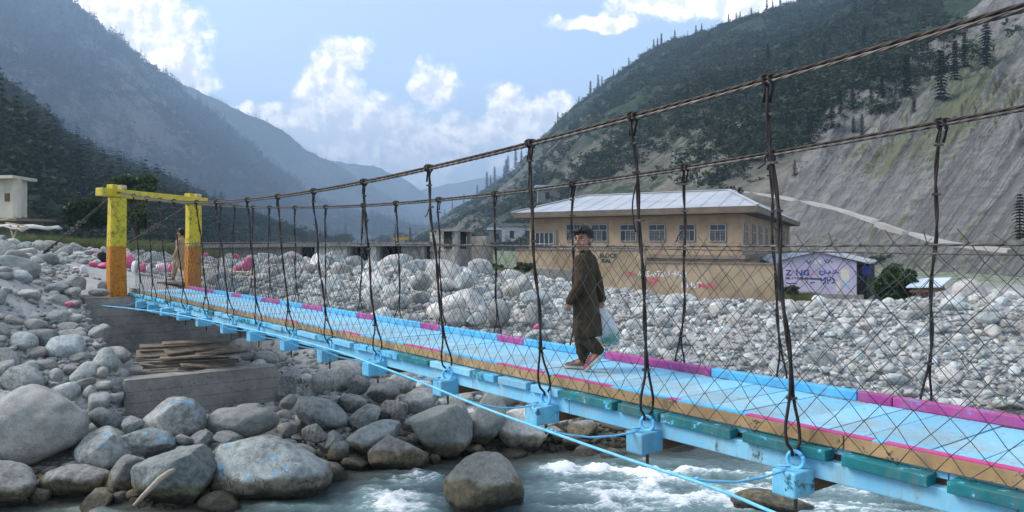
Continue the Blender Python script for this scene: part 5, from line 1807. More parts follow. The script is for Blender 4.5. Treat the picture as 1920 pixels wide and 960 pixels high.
def window(face, parent, x0, x1, z0, z1, cols=3, shutters=True):
    w = face.part('window', 'greyframe', parent, x0 - 0.07, x1 + 0.07, z0 - 0.07, z1 + 0.07, -0.05, 0.045)
    face.part('pane', 'glass', w, x0, x1, z0, z1, 0.02, 0.058)
    mb = MB()
    t_ = 0.028
    zm = z0 + (z1 - z0) * 0.66
    for x in (x0, x1): face.box(mb, x - t_, x + t_, z0, z1, 0.05, 0.085)
    for z in (z0, z1, zm): face.box(mb, x0, x1, z - t_, z + t_, 0.052, 0.088)
    xm = (x0 + x1) / 2
    face.box(mb, xm - t_ * .8, xm + t_ * .8, zm, z1, 0.05, 0.083)
    for k in range(1, cols): 
        x = x0 + (x1 - x0) * k / cols
        face.box(mb, x - t_ * .8, x + t_ * .8, z0, zm, 0.05, 0.083)
    mb.build('frame', M['winframe'], w)
    if shutters:
        for k in range(cols):
            if random.random() < 0.75:
                a = x0 + (x1 - x0) * k / cols + 0.06; c = x0 + (x1 - x0) * (k + 1) / cols - 0.06
                mb = MB()
                for q in range(3):
                    zz0 = z0 + 0.06 + (zm - z0 - 0.1) * q / 3
                    face.box(mb, a + .02, c - .02, zz0 + 0.03, zz0 + (zm - z0 - .1) / 3 - 0.03, 0.058, 0.072)
                mb.build('shutter', M['shutter'], w)
    return w


random.seed(21)
# --- the long tan building with the pale hip roof
dR = 52.0
cR = Vector(((1392 - HX) / F * dR, dR, -3.7))
dL = 63.0
cL = Vector(((993 - HX) / F * dL, dL, -3.7))
sd = Vector((0.395, 0.919, 0)).normalized()
cB = cR + sd * 44
cBL = cL + sd * 44
bld = empty('tan_building', (cL + cR) / 2)
tag(bld, 'long two storey tan building with pale hipped sheet metal roof', 'building')
fr = Face(cL, cR); sdw = Face(cR, cB)
EAVE = 5.62                                    # wall height above its foot
for fc, nm in ((fr, 'front_wall'), (sdw, 'side_wall'), (Face(cB, cBL), 'rear_wall'), (Face(cBL, cL), 'end_wall')):
    fc.part('wall', 'tanwall', bld, 0.0, fc.L, 0, EAVE, -0.30, 0.0)
# eave slab, fascia and hip roof
OV = 1.05


def poly_off(pts, o):
    n = len(pts); out = []
    for i in range(n):
        a, p, c = pts[i - 1], pts[i], pts[(i + 1) % n]
        d1 = (p - a).normalized(); d2 = (c - p).normalized()
        n1 = Vector((d1.y, -d1.x, 0)); n2 = Vector((d2.y, -d2.x, 0))
        bis = (n1 + n2); bis = bis / (1 + n1.dot(n2))
        out.append(p + bis * o)
    return out


foot = [cL, cR, cB, cBL]
ev = poly_off(foot, OV)
ev2 = poly_off(foot, OV + 0.10)
z0 = cL.z + EAVE
mb = MB(); mb.loft([[Vector((p.x, p.y, z0 + 0.02)) for p in ev], [Vector((p.x, p.y, z0 + 0.10)) for p in ev]]); mb.build('soffit', M['soffit'], bld)
mb = MB(); mb.loft([[Vector((p.x, p.y, z0 + 0.10)) for p in ev], [Vector((p.x, p.y, z0 + 0.44)) for p in ev2]]); mb.build('fascia', M['fascia'], bld)
mid_r = (cR + cB) / 2; mid_l = (cL + cBL) / 2
ra = P(1112, 368, 66.0); rb = P(1302, 363, 60.5)
zt = z0 + 0.45
A_, B_, C_, D_ = [Vector((p.x, p.y, zt)) for p in ev2]
rz = z0 + 0.45 + 1.62
ra = Vector((A_.lerp(B_, 0.20) + sd * 8.0)); rb = Vector((A_.lerp(B_, 0.84) + sd * 8.5))
ra.z = rb.z = rz
rc, rd = rb + sd * 28, ra + sd * 28
mb = MB(); mb.add([A_, B_, C_, D_, ra, rb, rc, rd], [(0, 1, 5, 4), (1, 2, 6, 5), (2, 3, 7, 6), (3, 0, 4, 7), (4, 5, 6, 7)])
rf = mb.build('roof', M['roof'], bld)
# standing seams on the front slope and ridge caps
for k in range(1, 15):
    f = k / 15
    a = A_.lerp(B_, f) + Z3 * 0.03; fc_ = min(max((f - 0.20) / 0.64, 0), 1)
    tp_ = ra.lerp(rb, fc_) + Z3 * 0.03
    if f < 0.20: tp_ = A_.lerp(ra, f / 0.20) + Z3 * .03
    if f > 0.84: tp_ = B_.lerp(rb, (1 - f) / 0.16) + Z3 * .03
    MB().beam(a, tp_, 0.02, 0.018).build('roof_seam', M['roof'], rf)
for a, c in ((ra, rb), (B_, rb), (A_, ra)):
    MB().beam(a + Z3 * 0.06, c + Z3 * 0.06, 0.22, 0.08).build('ridge_cap', M['roof'], rf)
# front windows, upper floor
for px in (1077, 1124, 1178, 1232, 1288, 1346):
    a, zb = fr.px(px - 14, 452); c, zt_ = fr.px(px + 15, 421)
    window(fr, bld, a, c, zb, zt_)
a, zb = fr.px(1006, 464); c, zt_ = fr.px(1040, 437)
wq = fr.part('window', 'greyframe', bld, a - .25, c + .25, zb - .1, zt_ + .2, -0.04, 0.12)
fr.part('pane', 'glass', wq, a, c, zb, zt_, 0.05, 0.14)
mb = MB()
for k in range(5): fr.box(mb, a + (c - a) * k / 4 - .04, a + (c - a) * k / 4 + .04, zb, zt_, 0.13, 0.18)
fr.box(mb, a, c, zb + .25, zb + .33, 0.131, 0.182); mb.build('bar', M['winframe'], wq)
# band between the floors and ground floor windows
fr.part('string_course', 'fascia', bld, 0, fr.L + 0.3, 2.62, 2.86, 0.0, 0.30)
sdw.part('string_course', 'fascia', bld, 0.0, sdw.L, 2.60, 2.84, 0.0, 0.25)
for px in (1230, 1286, 1342):
    a, _ = fr.px(px - 15, 480); c, _ = fr.px(px + 16, 480)
    window(fr, bld, a, c, 1.0, 2.35, cols=2, shutters=False)
for k in range(9):
    x = 0.9 + 4.75 * k
    window(sdw, bld, x, x + 1.75, 3.45, 4.95, cols=2, shutters=False)
    if k < 6: window(sdw, bld, x, x + 1.75, 1.0, 2.2, cols=2, shutters=False)

# --- boundary wall with painted lettering
wl = empty('boundary_wall', P(1330, 560, 46))
tag(wl, 'stained tan boundary wall with white and red lettering', 'wall')
wf_ = Face(Vector(((1212 - HX) / F * 47.5, 47.5, -4.0)), Vector(((1456 - HX) / F * 44.0, 44.0, -4.0)))
wf_.part('panel', 'tanwall2', wl, 0, wf_.L, 0, 2.78, -0.28, 0)
wf_.part('coping', 'fascia', wl, -0.02, wf_.L + 0.03, 2.78, 2.86, -0.32, 0.05)
text_on(wf_, 'ABS.-oTa: 1→Rm', 1196, 519, 11, 'inkwhite', wl, 0.03, 0.1, sx=0.86)
text_on(wf_, 'KHaTi', 1277, 539, 11, 'inkwhite', wl, 0.0, 0.1)
text_on(wf_, 'MaDe', 1308, 540, 10, 'inkred', wl, 0.0, 0.1)
stroke_on(wf_, [[(1208, 528), (1222, 522), (1236, 526), (1218, 530), (1230, 533)], [(1172, 513), (1182, 511), (1192, 514)]], 'inkred', wl, 0.045)
wl2 = empty('boundary_wall', P(1100, 540, 50))
tag(wl2, 'higher tan boundary wall with black lettering behind the boy', 'wall')
wf2 = Face(Vector(((968 - HX) / F * 52.0, 52.0, -4.0)), Vector(((1209 - HX) / F * 47.6, 47.6, -4.0)))
wf2.part('panel', 'tanwall2', wl2, 0, wf2.L, 0, 3.52, -0.28, 0)
wf2.part('coping', 'fascia', wl2, -0.02, wf2.L, 3.52, 3.60, -0.32, 0.05)
text_on(wf2, 'BLOCK', 1124, 483, 8, 'inkblack', wl2)
text_on(wf2, 'RIAL', 1128, 492, 7, 'inkblack', wl2)
# broken bit of wall and cut stone in front
tag(Face(P(1000, 530, 41), P(1062, 534, 40)).part('garden_wall', 'slab', None, 0, 3, -1.2, 0.75, -0.3, 0), 'low grey wall stub behind the grass left of the boy', 'wall')
tag(Face(P(897, 505, 46), P(925, 505, 46)).part('gate_pillar', 'tanwall2', None, 0, 0.86, -1.2, 1.2, -0.6, 0), 'tan plastered pillar beside the blue sheet door', 'pillar')
tag(Face(P(880, 505, 45.6), P(897, 505, 45.6)).part('sheet_door', 'bluedoor', None, 0, 0.55, -1.2, 1.6, -0.1, 0), 'dark blue sheet metal door between ruin and pillar', 'door')

# --- lilac shop with painted advertisement
shp = empty('lilac_shop', P(1535, 548, 50))
tag(shp, 'lilac gabled shop wall painted with a blue advertisement', 'shop')
a_, b_ = P(1465, 541, 51.0), P(1606, 555, 48.8)
a_.z = b_.z = -3.25
sf_ = Face(a_, b_)
lz = sf_.px(1465, 488)[1]; rz_ = sf_.px(1606, 491)[1]; az = sf_.px(1533, 473)[1]
xm = sf_.px(1533, 473)[0]
dp = 6.0
mb = MB()
poly = [(0, -0.6), (sf_.L, -0.6), (sf_.L, rz_), (xm, az), (0, lz)]
mb.loft([[sf_.p(x, z, 0) for x, z in poly], [sf_.p(x, z, -0.25) for x, z in poly]])
mb.build('wall', M['purple'], shp)
mb = MB(); mb.loft([[sf_.p(x, z, -0.26) for x, z in ((.02, -.6), (sf_.L - .02, -.6), (sf_.L - .02, rz_ - .05), (xm, az - .05), (.02, lz - .05))], [sf_.p(x, z, -dp) for x, z in ((.02, -.6), (sf_.L - .02, -.6), (sf_.L - .02, rz_ - .05), (xm, az - .05), (.02, lz - .05))]])
mb.build('body', M['slab'], shp)
mb = MB()
ex = 0.75
for s_ in ((-.15, lz - .02, xm, az + .03), (xm, az + .03, sf_.L + ex, rz_ - .10)):
    x0, q0, x1, q1 = s_
    mb.loft([[sf_.p(x0, q0, .22), sf_.p(x1, q1, .22), sf_.p(x1, q1 + .07, .22), sf_.p(x0, q0 + .07, .22)], [sf_.p(x0, q0, -dp), sf_.p(x1, q1, -dp), sf_.p(x1, q1 + .07, -dp), sf_.p(x0, q0 + .07, -dp)]])
mb.build('roof', M['roof'], shp)
sf_.part('recess_shade', 'dark', shp, sf_.L, sf_.L + 0.55, -0.5, rz_ - .25, -dp + .2, -0.35)  # solid dark block standing in for the shade of the side recess
sf_.part('plinth', 'slab', shp, -0.1, sf_.L + 0.4, -0.62, 0.02, -.3, 0.12)
q0 = sf_.px(1614, 499); q1 = sf_.px(1628, 515)
sf_.part('shop_sign', 'inkblue', shp, sf_.L + 0.28, sf_.L + 0.78, q1[1], q0[1], -0.3, -0.24)
text_on(sf_, 'Z', 1473, 516, 10.5, 'inkblue', shp, sx=1.15, out=.012)
text_on(sf_, 'O', 1483, 516, 10.5, 'inkpink', shp, sx=1.0, out=.012)
text_on(sf_, 'NG', 1492, 516, 10.5, 'inkblue', shp, sx=1.12, out=.012)
text_on(sf_, 'No. 1 & Only 4G Network', 1473, 523, 4.0, 'inkblack', shp, sx=1.05, out=.012)
sf_.part('sign_rule', 'inkblue', shp, sf_.px(1514.5, 516)[0], sf_.px(1515.6, 516)[0], sf_.px(1515, 517)[1], sf_.px(1515, 505)[1], .002, .012)
# brush script (kept to its strokes)
stroke_on(sf_, [[(1519, 507), (1519, 516)], [(1523, 508), (1523, 515), (1527, 515), (1530, 511)], [(1533, 506), (1533, 515)], [(1526, 505)], [(1530, 506)]], 'inkpink', shp, .03)
stroke_on(sf_, [[(1538, 507), (1537, 513), (1541, 516), (1546, 513), (1546, 509)], [(1542, 509)], [(1549, 512), (1553, 513), (1556, 508), (1557, 513)], [(1560, 512), (1565, 512), (1569, 510), (1573, 512)], [(1563, 508)], [(1567, 507)],
                [(1538, 524), (1541, 526), (1544, 525), (1546, 521)], [(1548, 520), (1547, 529), (1543, 532)], [(1551, 519), (1551, 526), (1555, 527), (1558, 524)], [(1561, 521), (1565, 525), (1563, 530), (1559, 531)], [(1553, 531)], [(1557, 520)],
                [(1513, 489), (1515, 494), (1519, 492), (1520, 488)], [(1546, 489), (1549, 492), (1554, 491), (1557, 487)], [(1551, 487)], [(1560, 491)], [(1474, 530), (1480, 532), (1487, 531), (1494, 532)], [(1519, 531), (1527, 529)]], 'inkblue', shp, .032)
sf_.part('faded_patch', 'inkcream', shp, sf_.px(1528, 490)[0], sf_.px(1540, 490)[0], sf_.px(1530, 494)[1], sf_.px(1530, 487)[1], .001, .006)
sf_.part('faded_patch', 'inkcream', shp, sf_.px(1568, 520)[0], sf_.px(1576, 520)[0], sf_.px(1570, 545)[1], sf_.px(1570, 528)[1], .001, .006)
sf_.part('faded_patch', 'inkcream', shp, sf_.px(1577, 510)[0], sf_.px(1592, 510)[0], sf_.px(1580, 526)[1], sf_.px(1580, 505)[1], .001, .005)
sf_.part('faded_patch', 'lightblue', shp, sf_.px(1581, 520)[0], sf_.px(1592, 520)[0], sf_.px(1585, 536)[1], sf_.px(1585, 527)[1], .0055, .009)
# small pale blue roof behind
rb_ = empty('shed', P(1486, 490, 62)); tag(rb_, 'shed with pale blue roof showing behind the lilac shop', 'shed')
q = P(1486, 490, 62); MB().abox(q.x - 2.2, q.x + 2.2, q.y - 2, q.y + 2, -3.6, q.z).build('wall', M['slab'], rb_); MB().box(q + Z3 * .28, (2.5, 0, .1), (0, 2.4, 0.25), (0, 0, .05)).build('roof', M['bluemetal'], rb_)

# --- kiosk with a sheet roof and wooden doors
ks = empty('kiosk', P(1728, 575, 44)); tag(ks, 'little kiosk with pale sheet roof and brown wooden post', 'kiosk')
kf = Face(P(1712, 590, 44), P(1748, 590, 43.4)); kf.o.z = -4.2
h1 = kf.px(1712, 548)[1]; h0 = kf.px(1712, 536)[1]
kf.part('wall', 'whitewash', ks, 0.05, kf.L - 0.25, 0, h1, -2.2, -0.5)
kf.part('post', 'brownwood', ks, kf.L - 0.62, kf.L - 0.30, 0, h1, -0.5, -0.2)
kf.part('board', 'brownwood', ks, -0.15, kf.L + 0.25, h1, h1 + .12, -2.3, 0.2)
kf.part('fascia', 'fascia', ks, -0.05, kf.L + 0.2, h1 + .12, h0, -2.3, 0.1)
MB().box(kf.p(kf.L / 2 + .1, h0 + .12, -1.2), kf.u * (kf.L / 2 + .4), kf.n * 1.5 + Z3 * -0.18, Z3 * 0.04).build('roof', M['bluemetal'], ks)
# pale building at the far right edge
fb = empty('white_building', P(1905, 570, 60)); tag(fb, 'stepped white building with blue sign at the right edge', 'building')
ff = Face(P(1876, 580, 60), P(1990, 580, 58)); ff.o.z = -6
ff.part('wall', 'whitewash', fb, 0, ff.L, 0, ff.px(1880, 567)[1], -4, 0)
ff.part('upper_wall', 'whitewash', fb, 0.45, ff.L, ff.px(1880, 567)[1], ff.px(1880, 556)[1], -4, -0.4)
ff.part('parapet', 'cream', fb, 1.1, ff.L, ff.px(1880, 556)[1], ff.px(1880, 548)[1], -4, -0.8)
ff.part('sign', 'lightblue', fb, 1.1, 1.75, ff.px(1880, 567)[1] - .0, ff.px(1880, 561)[1], -.39, -0.3)

# --- ruined block house and the low roofless market
def block_wall(face, parent, x0, x1, z0, z1, skip=()):
    bw, bh = 0.46, 0.235
    me_ = None
    r_ = 0
    z = z0
    while z < z1 - 0.1:
        x = x0 - (bw / 2 if r_ % 2 else 0)
        while x < x1 - 0.02:
            a, c = max(x, x0), min(x + bw, x1)
            if c - a > 0.08 and not any(s[0] < (a + c) / 2 < s[1] and s[2] < z + bh / 2 < s[3] for s in skip):
                face.part('block', 'block', parent, a + 0.012, c - 0.012, z + 0.011, z + bh - 0.011, -0.2, random.uniform(0, .02))
            x += bw
        z += bh; r_ += 1


ru = empty('ruined_block_house', P(850, 500, 43)); tag(ru, 'roofless grey block house with a dark opening', 'ruin')
f1 = Face(P(806, 505, 45), P(858, 505, 43.2)); f1.o.z = -1.75
top1 = f1.px(830, 434)[1]
f1.part('mortar', 'slab', ru, 0.02, f1.L - .02, 0, top1 - .05, -0.18, -0.012)
block_wall(f1, ru, 0, f1.L, f1.px(830, 472)[1], top1)
for (px_a, px_b, py_a, py_b) in ((842, 847, 446, 451),):
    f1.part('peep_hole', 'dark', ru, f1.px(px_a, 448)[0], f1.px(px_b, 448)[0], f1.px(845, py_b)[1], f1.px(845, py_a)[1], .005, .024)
f2 = Face(P(858, 505, 43.2), P(884, 505, 44.5)); f2.o.z = -1.75
f2.part('jamb', 'slab', ru, 0, 0.14, 0, top1, -.2, 0); f2.part('jamb', 'slab', ru, f2.L - .16, f2.L, 0, top1, -.2, 0)
f2.part('lintel', 'slab', ru, -0.1, f2.L + .1, top1, top1 + .14, -1.2, 0.12)
f2.part('opening_shade', 'dark', ru, 0.14, f2.L - .16, f1.px(845, 466)[1], top1, -1.0, -0.25)  # dark block fills the opening in place of its inner shade
f2.part('wall', 'slab', ru, 0.14, f2.L - .16, 0, f1.px(845, 466)[1], -.2, -0.05)
f1.part('back_wall', 'slab', ru, 0.0, f1.L, 0, top1 - .3, -2.4, -2.1)
for k in range(3):
    MB().box(f1.p(0.6 + k * 0.5, top1 + .07, -.1), (0.22, 0, 0.03), (0, .12, 0), (0, 0, .06)).build('loose_block', M['block'], ru)

mk = empty('low_ruin', P(600, 500, 47)); tag(mk, 'long low unfinished building with dark doorways and roof slab', 'ruin')
f3 = Face(P(372, 505, 50), P(806, 505, 45)); f3.o.z = -2.0
zs_ = f3.px(600, 465)[1]
f3.part('roof_slab', 'slab', mk, -0.3, f3.L + .1, zs_ - .02, zs_ + .20, -3.0, 0.35)
f3.part('rear_wall', 'dark', mk, 0, f3.L, 0, zs_ - .03, -2.9, -2.6)  # coloured near-black to stand for the shade behind the doorways
doors = [(560, 590), (655, 690), (710, 752), (793, 806)]
edges = [372] + [e for d in doors for e in d] + [806]
for i in range(0, len(edges) - 1, 2):
    a, c = f3.px(edges[i], 490)[0], f3.px(edges[i + 1], 490)[0]
    if c - a < .1: continue
    if edges[i] >= 590 and edges[i + 1] > 640 and edges[i] != 752:
        f3.part('wall', 'whitewash', mk, a, c, 0, zs_ - .03, -0.25, 0)
    elif edges[i] == 752:
        f3.part('mortar', 'slab', mk, a, c, 0, zs_ - .03, -0.25, -.012)
        block_wall(f3, mk, a, c, 0.4, zs_ - .05)
    else:
        f3.part('wall', 'slab', mk, a, c, 0, zs_ - .03, -0.25, 0)
    f3.part('door_jamb', 'slab', mk, c - .12, c + .10, 0, zs_ - .03, -0.3, .06)
stroke_on(f3, [[(622, 476), (628, 473), (634, 477), (640, 473), (646, 477)], [(626, 484), (632, 481), (637, 485), (645, 481)]], 'inkwhite', mk, .04)

# lattice mast and the little wooden lookout
M['mast'] = simple('grey_lattice_steel', (0.13, 0.13, 0.13), (0.20, 0.20, 0.20), 0.6, 2, metal=0.4)
mb = MB()
b0 = P(681, 500, 60); tpz = P(681, 383, 60).z
for s_ in (-1, 1):
    mb.tube([Vector((b0.x + s_ * .25, b0.y, -2.5)), Vector((b0.x + s_ * .08, b0.y, tpz))], 0.035, 5)
for k in range(14):
    za = -2.5 + (tpz + 2.5) * k / 14; zb = -2.5 + (tpz + 2.5) * (k + 1) / 14
    wa = .25 - .17 * k / 14; sg = 1 if k % 2 else -1
    mb.tube([Vector((b0.x - sg * wa, b0.y, za)), Vector((b0.x + sg * wa, b0.y, zb))], 0.02, 4)
tag(mb.build('lattice_mast', M['mast']), 'thin grey lattice mast behind the low ruin', 'mast')
lk = empty('wooden_lookout', P(752, 470, 70)); tag(lk, 'small wooden lookout with yellowish roof above the low ruin', 'hut')
q = P(752, 448, 70); M['yellowroof'] = simple('yellowish_roof', (0.40, 0.27, 0.07), (0.48, 0.33, 0.10), 0.8, 2)
MB().box(q, (0.62, 0, 0.05), (0, .6, 0), (0, 0, .14)).build('roof', M['yellowroof'], lk)
for s_ in (-1, 1): MB().tube([q + Vector((s_ * .4, 0, -2)), q + Vector((s_ * .4, 0, -.1))], .05, 5).build('post', M['brownwood'], lk)

# --- cream house at the left edge, with the cloth roofed shed below it
ch = empty('cream_house', P(20, 420, 58)); tag(ch, 'cream plastered house with flat overhanging roof at the left edge', 'house')
c0 = P(33, 405, 57); 
fa = Face(P(-120, 405, 60), P(33, 405, 57)); fa.o.z = P(33, 406, 57).z
fb_ = Face(P(33, 405, 57), P(51, 408, 59.5)); fb_.o.z = P(33, 406, 57).z
th = P(33, 333, 57).z - fa.o.z
fa.part('wall', 'cream', ch, 0, fa.L, 0, th, -0.3, 0); fb_.part('wall', 'cream', ch, 0.03, fb_.L, 0.02, th - .01, -0.3, 0.001)
mb = MB()
pts = [fa.p(-.5, th, .75), fa.p(fa.L + .45, th, .75), fb_.p(fb_.L + .75, th, .5), fb_.p(fb_.L + .5, th, -3.5), fa.p(0, th, -4)]
mb.loft([[p for p in pts], [p + Z3 * .22 for p in pts]]); mb.build('roof_slab', M['cream'], ch)
for px_a, px_b in ((9, 19),):
    a, c = fa.px(px_a, 380)[0], fa.px(px_b, 380)[0]
    w = fa.part('window', 'fascia', ch, a, c, fa.px(14, 376)[1], fa.px(14, 360)[1], -.1, .02)
    fa.part('arch', 'whitewash', ch, a - .06, c + .06, fa.px(14, 359)[1], fa.px(14, 342)[1], -.1, .03)
    fa.part('brick_panel', 'brownwood', w, a + .05, c - .05, fa.px(14, 374)[1], fa.px(14, 361)[1], .02, .035)
fb_.part('niche', 'whitewash', ch, .25, .6, .6, th - .6, .0015, .03)
fa.part('lower_wall', 'slab', ch, 0, fa.L - .5, -1.9, -.05, -2.5, -0.5); fa.part('floor_slab', 'fascia', ch, -.2, fa.L + .2, -.22, -.02, -3, .25)
sh_ = empty('cloth_roofed_shed', P(15, 450, 40)); tag(sh_, 'makeshift shed roofed with pale cloth below the cream house', 'shed')
M['cloth'] = simple('pale_sacking', (0.42, 0.40, 0.35), (0.55, 0.52, 0.47), 0.9, 2, 0.4)
fs_ = Face(P(-60, 452, 41), P(44, 452, 40)); fs_.o.z = P(44, 454, 40).z
g = MB(); n_ = 14
rows = []
for j in range(6):
    row = []
    for i in range(n_):
        x = fs_.L * i / (n_ - 1) * 1.06; o_ = .3 - j * .5
        sag = -.06 * math.sin(i * 1.3) - .05 * math.cos(j * 2 + i) - (.22 if i == n_ - 1 else 0) - (0.12 if j == 0 else 0)
        row.append(fs_.p(x, .86 + sag, o_))
    rows.append(row)
base_ = len(g.v)
for r_ in rows: g.v += r_
for j in range(5):
    for i in range(n_ - 1):
        g.f.append((j * n_ + i, j * n_ + i + 1, (j + 1) * n_ + i + 1, (j + 1) * n_ + i))
ob = g.build('cloth_roof', M['cloth'], sh_, smooth=True); md = ob.modifiers.new('thick', 'SOLIDIFY'); md.thickness = 0.05
fs_.part('shade_wall', 'slab', sh_, .1, fs_.L - .25, -0.5, .72, -1.6, -.4)
for x, lean in ((fs_.L - .2, -.45), (fs_.L - .75, .5), (.5, 0)):
    MB().beam(fs_.p(x, .85, .1), fs_.p(x + lean, -.3, .15), .08, .08).build('pole', M['paleblock'], sh_)
MB().beam(fs_.p(fs_.L - .9, .98, .2), fs_.p(fs_.L + .35, .80, .1), .09, .06).build('roof_pole', M['paleblock'], sh_)
MB().beam(fs_.p(fs_.L - 1.6, 1.1, .2), fs_.p(fs_.L - .5, 1.25, .1), .09, .06).build('roof_pole', M['paleblock'], sh_)

# planks lying by the boy at the gate
for i, (a, c, wd, lb) in enumerate(((P(325, 492, 23.4), P(364, 533, 22.8), .14, 'pale plank leaning beside the boy in beige'), (P(352, 500, 26), P(398, 503, 25.5), .3, 'pale board lying behind the right gate post'), (P(428, 509, 26), P(475, 512, 25.8), .3, 'pale board on stones under the large rounded pink one'), (P(300, 530, 22.3), P(350, 531, 22), .25, 'plank lying on the path between the gate posts'))):
    tag(MB().beam(a, c, wd, .05).build('loose_board', M['paleblock'] if i != 3 else M['plank']), lb, 'board')
# black bundle beside the painted stones
M['blackcloth'] = simple('black_cloth', (0.010, 0.009, 0.010), (0.022, 0.018, 0.020), 0.85, 6, 0.4)
mb = MB()
q = P(196, 485, 26.5)
p_, f_ = rock_shape(4, 88, 0.3)
p_ = p_ * np.array([.20, .18, .24]); p_[:, 0] += 0.35 * np.maximum(p_[:, 2], -.1) * -1.0
me = mesh_from('bundle', p_, f_, True)
tag(link('bundle', me, M['blackcloth'], None, q), 'dark slumped bundle among the painted stones left of the orange post', 'bundle')


# ------------------------------------------------------------------ vegetation
def leaf_mat(name, c1, c2, rough=0.6, trans=0.25):
    m, nt, b = new_mat(name, rough, 0.25 if rough < .8 else 0.03)
    geo = nt.nodes.new('ShaderNodeNewGeometry'); oi = nt.nodes.new('ShaderNodeObjectInfo')
    r_ = geo.outputs['Random Per Island']
    col = mixc(nt, r_, c1, c2)
    k = nt.nodes.new('ShaderNodeVectorMath'); k.operation = 'SCALE'
    nt.links.new(col, k.inputs[0]); nt.links.new(mth(nt, 'ADD', 0.7, mth(nt, 'MULTIPLY', oi.outputs['Random'], 0.6)), k.inputs['Scale'])
    setin(nt, b.inputs['Base Color'], k.outputs[0])
    tr = nd(nt, 'ShaderNodeBsdfTranslucent', Color=k.outputs[0])
    mx = nd(nt, 'ShaderNodeMixShader', i0=trans, i1=b.outputs[0], i2=tr.outputs[0])
    nt.links.new(mx.outputs[0], nt.nodes['Material Output'].inputs['Surface'])
    return m


M['bark'] = simple('grey_brown_bark', (0.06, 0.045, 0.03), (0.11, 0.085, 0.06), 0.9, 6, 0.5, 0.03)
M['leaf'] = leaf_mat('broad_leaves', (0.022, 0.050, 0.012), (0.065, 0.105, 0.030))
M['leaf2'] = leaf_mat('olive_leaves', (0.035, 0.055, 0.018), (0.085, 0.110, 0.040))
M['needle'] = leaf_mat('conifer_needles', (0.010, 0.024, 0.014), (0.026, 0.046, 0.024), 0.9, 0.1)
M['scrub'] = leaf_mat('hillside_scrub', (0.026, 0.040, 0.022), (0.058, 0.072, 0.038), 0.95, 0.15)
M['scrub_far'] = leaf_mat('far_scrub', (0.012, 0.024, 0.014), (0.030, 0.045, 0.024), trans=0.1)
M['blade'] = leaf_mat('grass_blades', (0.07, 0.095, 0.025), (0.16, 0.17, 0.06))


def leaf_cloud(rg, centres, radii, n, size, droop=0.0):
    """n two-triangle leaves spread through a set of clumps"""
    centres = np.asarray(centres, float); radii = np.asarray(radii, float)
    if radii.ndim == 1: radii = np.repeat(radii[:, None], 3, 1)
    pr = radii.prod(1) ** 0.67; pr = pr / pr.sum()
    k = rg.choice(len(centres), n, p=pr)
    d = rg.normal(size=(n, 3)); d /= np.linalg.norm(d, axis=1)[:, None]
    rad = rg.uniform(0.45, 1.08, n) ** 0.6
    c = centres[k] + d * radii[k] * rad[:, None]
    a = rg.normal(size=(n, 3)); a /= np.linalg.norm(a, axis=1)[:, None]
    b = np.cross(a, rg.normal(size=(n, 3))); b /= np.linalg.norm(b, axis=1)[:, None] + 1e-9
    s = size * rg.uniform(0.6, 1.4, n)[:, None]
    a = a * s; b = b * s * 0.6
    a[:, 2] -= droop * s[:, 0]
    v = np.stack([c - a, c + b, c + a, c - b], 1).reshape(-1, 3)
    f = np.arange(4 * n).reshape(-1, 4)
    return v, f


def broadleaf(px, py_base, d, cx, cy, rx, ry, seed, label, mat='leaf', n=7000, leaf=0.16, zb=None):
    rg = np.random.default_rng(seed)
    base = P(px, py_base, d)
    base.z = gz(base.x, base.y) - 0.1 if zb is None else zb
    top = P(cx, cy, d)
    RX, RZ = rx / F * d, ry / F * d
    root = empty('leafy_tree' if py_base - cy > ry * 1.2 else 'leafy_bush', base)
    mb = MB()
    trunk = [base, base.lerp(top, .35) + Vector((.1, 0, 0)), base.lerp(top, .7), top]
    r0 = max(0.05, RX * .09)
    mb.tube(trunk, [r0, r0 * .8, r0 * .6, r0 * .3], 8)
    cs, rs = [], []
    for k in range(26):
        a = rg.normal(size=3); a /= np.linalg.norm(a)
        q = np.array(top) + a * np.array([RX, RX * .8, RZ]) * rg.uniform(.35, .80)
        cs.append(q); rs.append(np.array([RX, RX, RZ * 1.1]) * rg.uniform(.20, .36))
        if k < 9: mb.tube([base.lerp(top, rg.uniform(.4, .8)), Vector(q) * .5 + base.lerp(top, .8) * .5 + Vector((0, 0, .1)), Vector(q)], [r0 * .35, r0 * .22, r0 * .08], 5)
    mb.build('trunk', M['bark'], root, smooth=True)
    v, f = leaf_cloud(rg, cs, rs, n, leaf)
    me = mesh_from('crown', v - np.array(base), f)
    link('crown', me, M[mat], root, base)
    tag(root, label, 'tree' if 'tree' in root.name else 'bush')
    return root


broadleaf(252, 440, 62, 248, 352, 52, 26, 1, 'spreading dark green tree behind the yellow gate', n=9000, leaf=.20)
broadleaf(160, 445, 60, 158, 402, 44, 32, 2, 'rounded dark bush tree left of the gate behind the grass slope', n=8000, leaf=.20)
broadleaf(268, 452, 58, 262, 405, 22, 30, 3, 'thin small tree seen under the gate beam', 'leaf2', n=2500, leaf=.16)
broadleaf(1676, 592, 46, 1674, 538, 54, 50, 4, 'dense dark green bush beside the lilac shop', n=11000, leaf=.11)
broadleaf(862, 470, 95, 880, 452, 26, 14, 6, 'low tree behind the ruined block house', 'leaf2', n=2200, leaf=.3)
broadleaf(985, 505, 44, 984, 500, 24, 9, 7, 'weedy green shrub at the foot of the tan pillar', 'leaf2', n=1500, leaf=.08)
broadleaf(1040, 512, 44.5, 930, 500, 16, 7, 8, 'small green shrub right of the blue sheet door', 'leaf2', n=900, leaf=.08)
broadleaf(1482, 560, 48, 1484, 543, 18, 8, 9, 'green weeds in front of the lilac wall', 'leaf2', n=1300, leaf=.07)
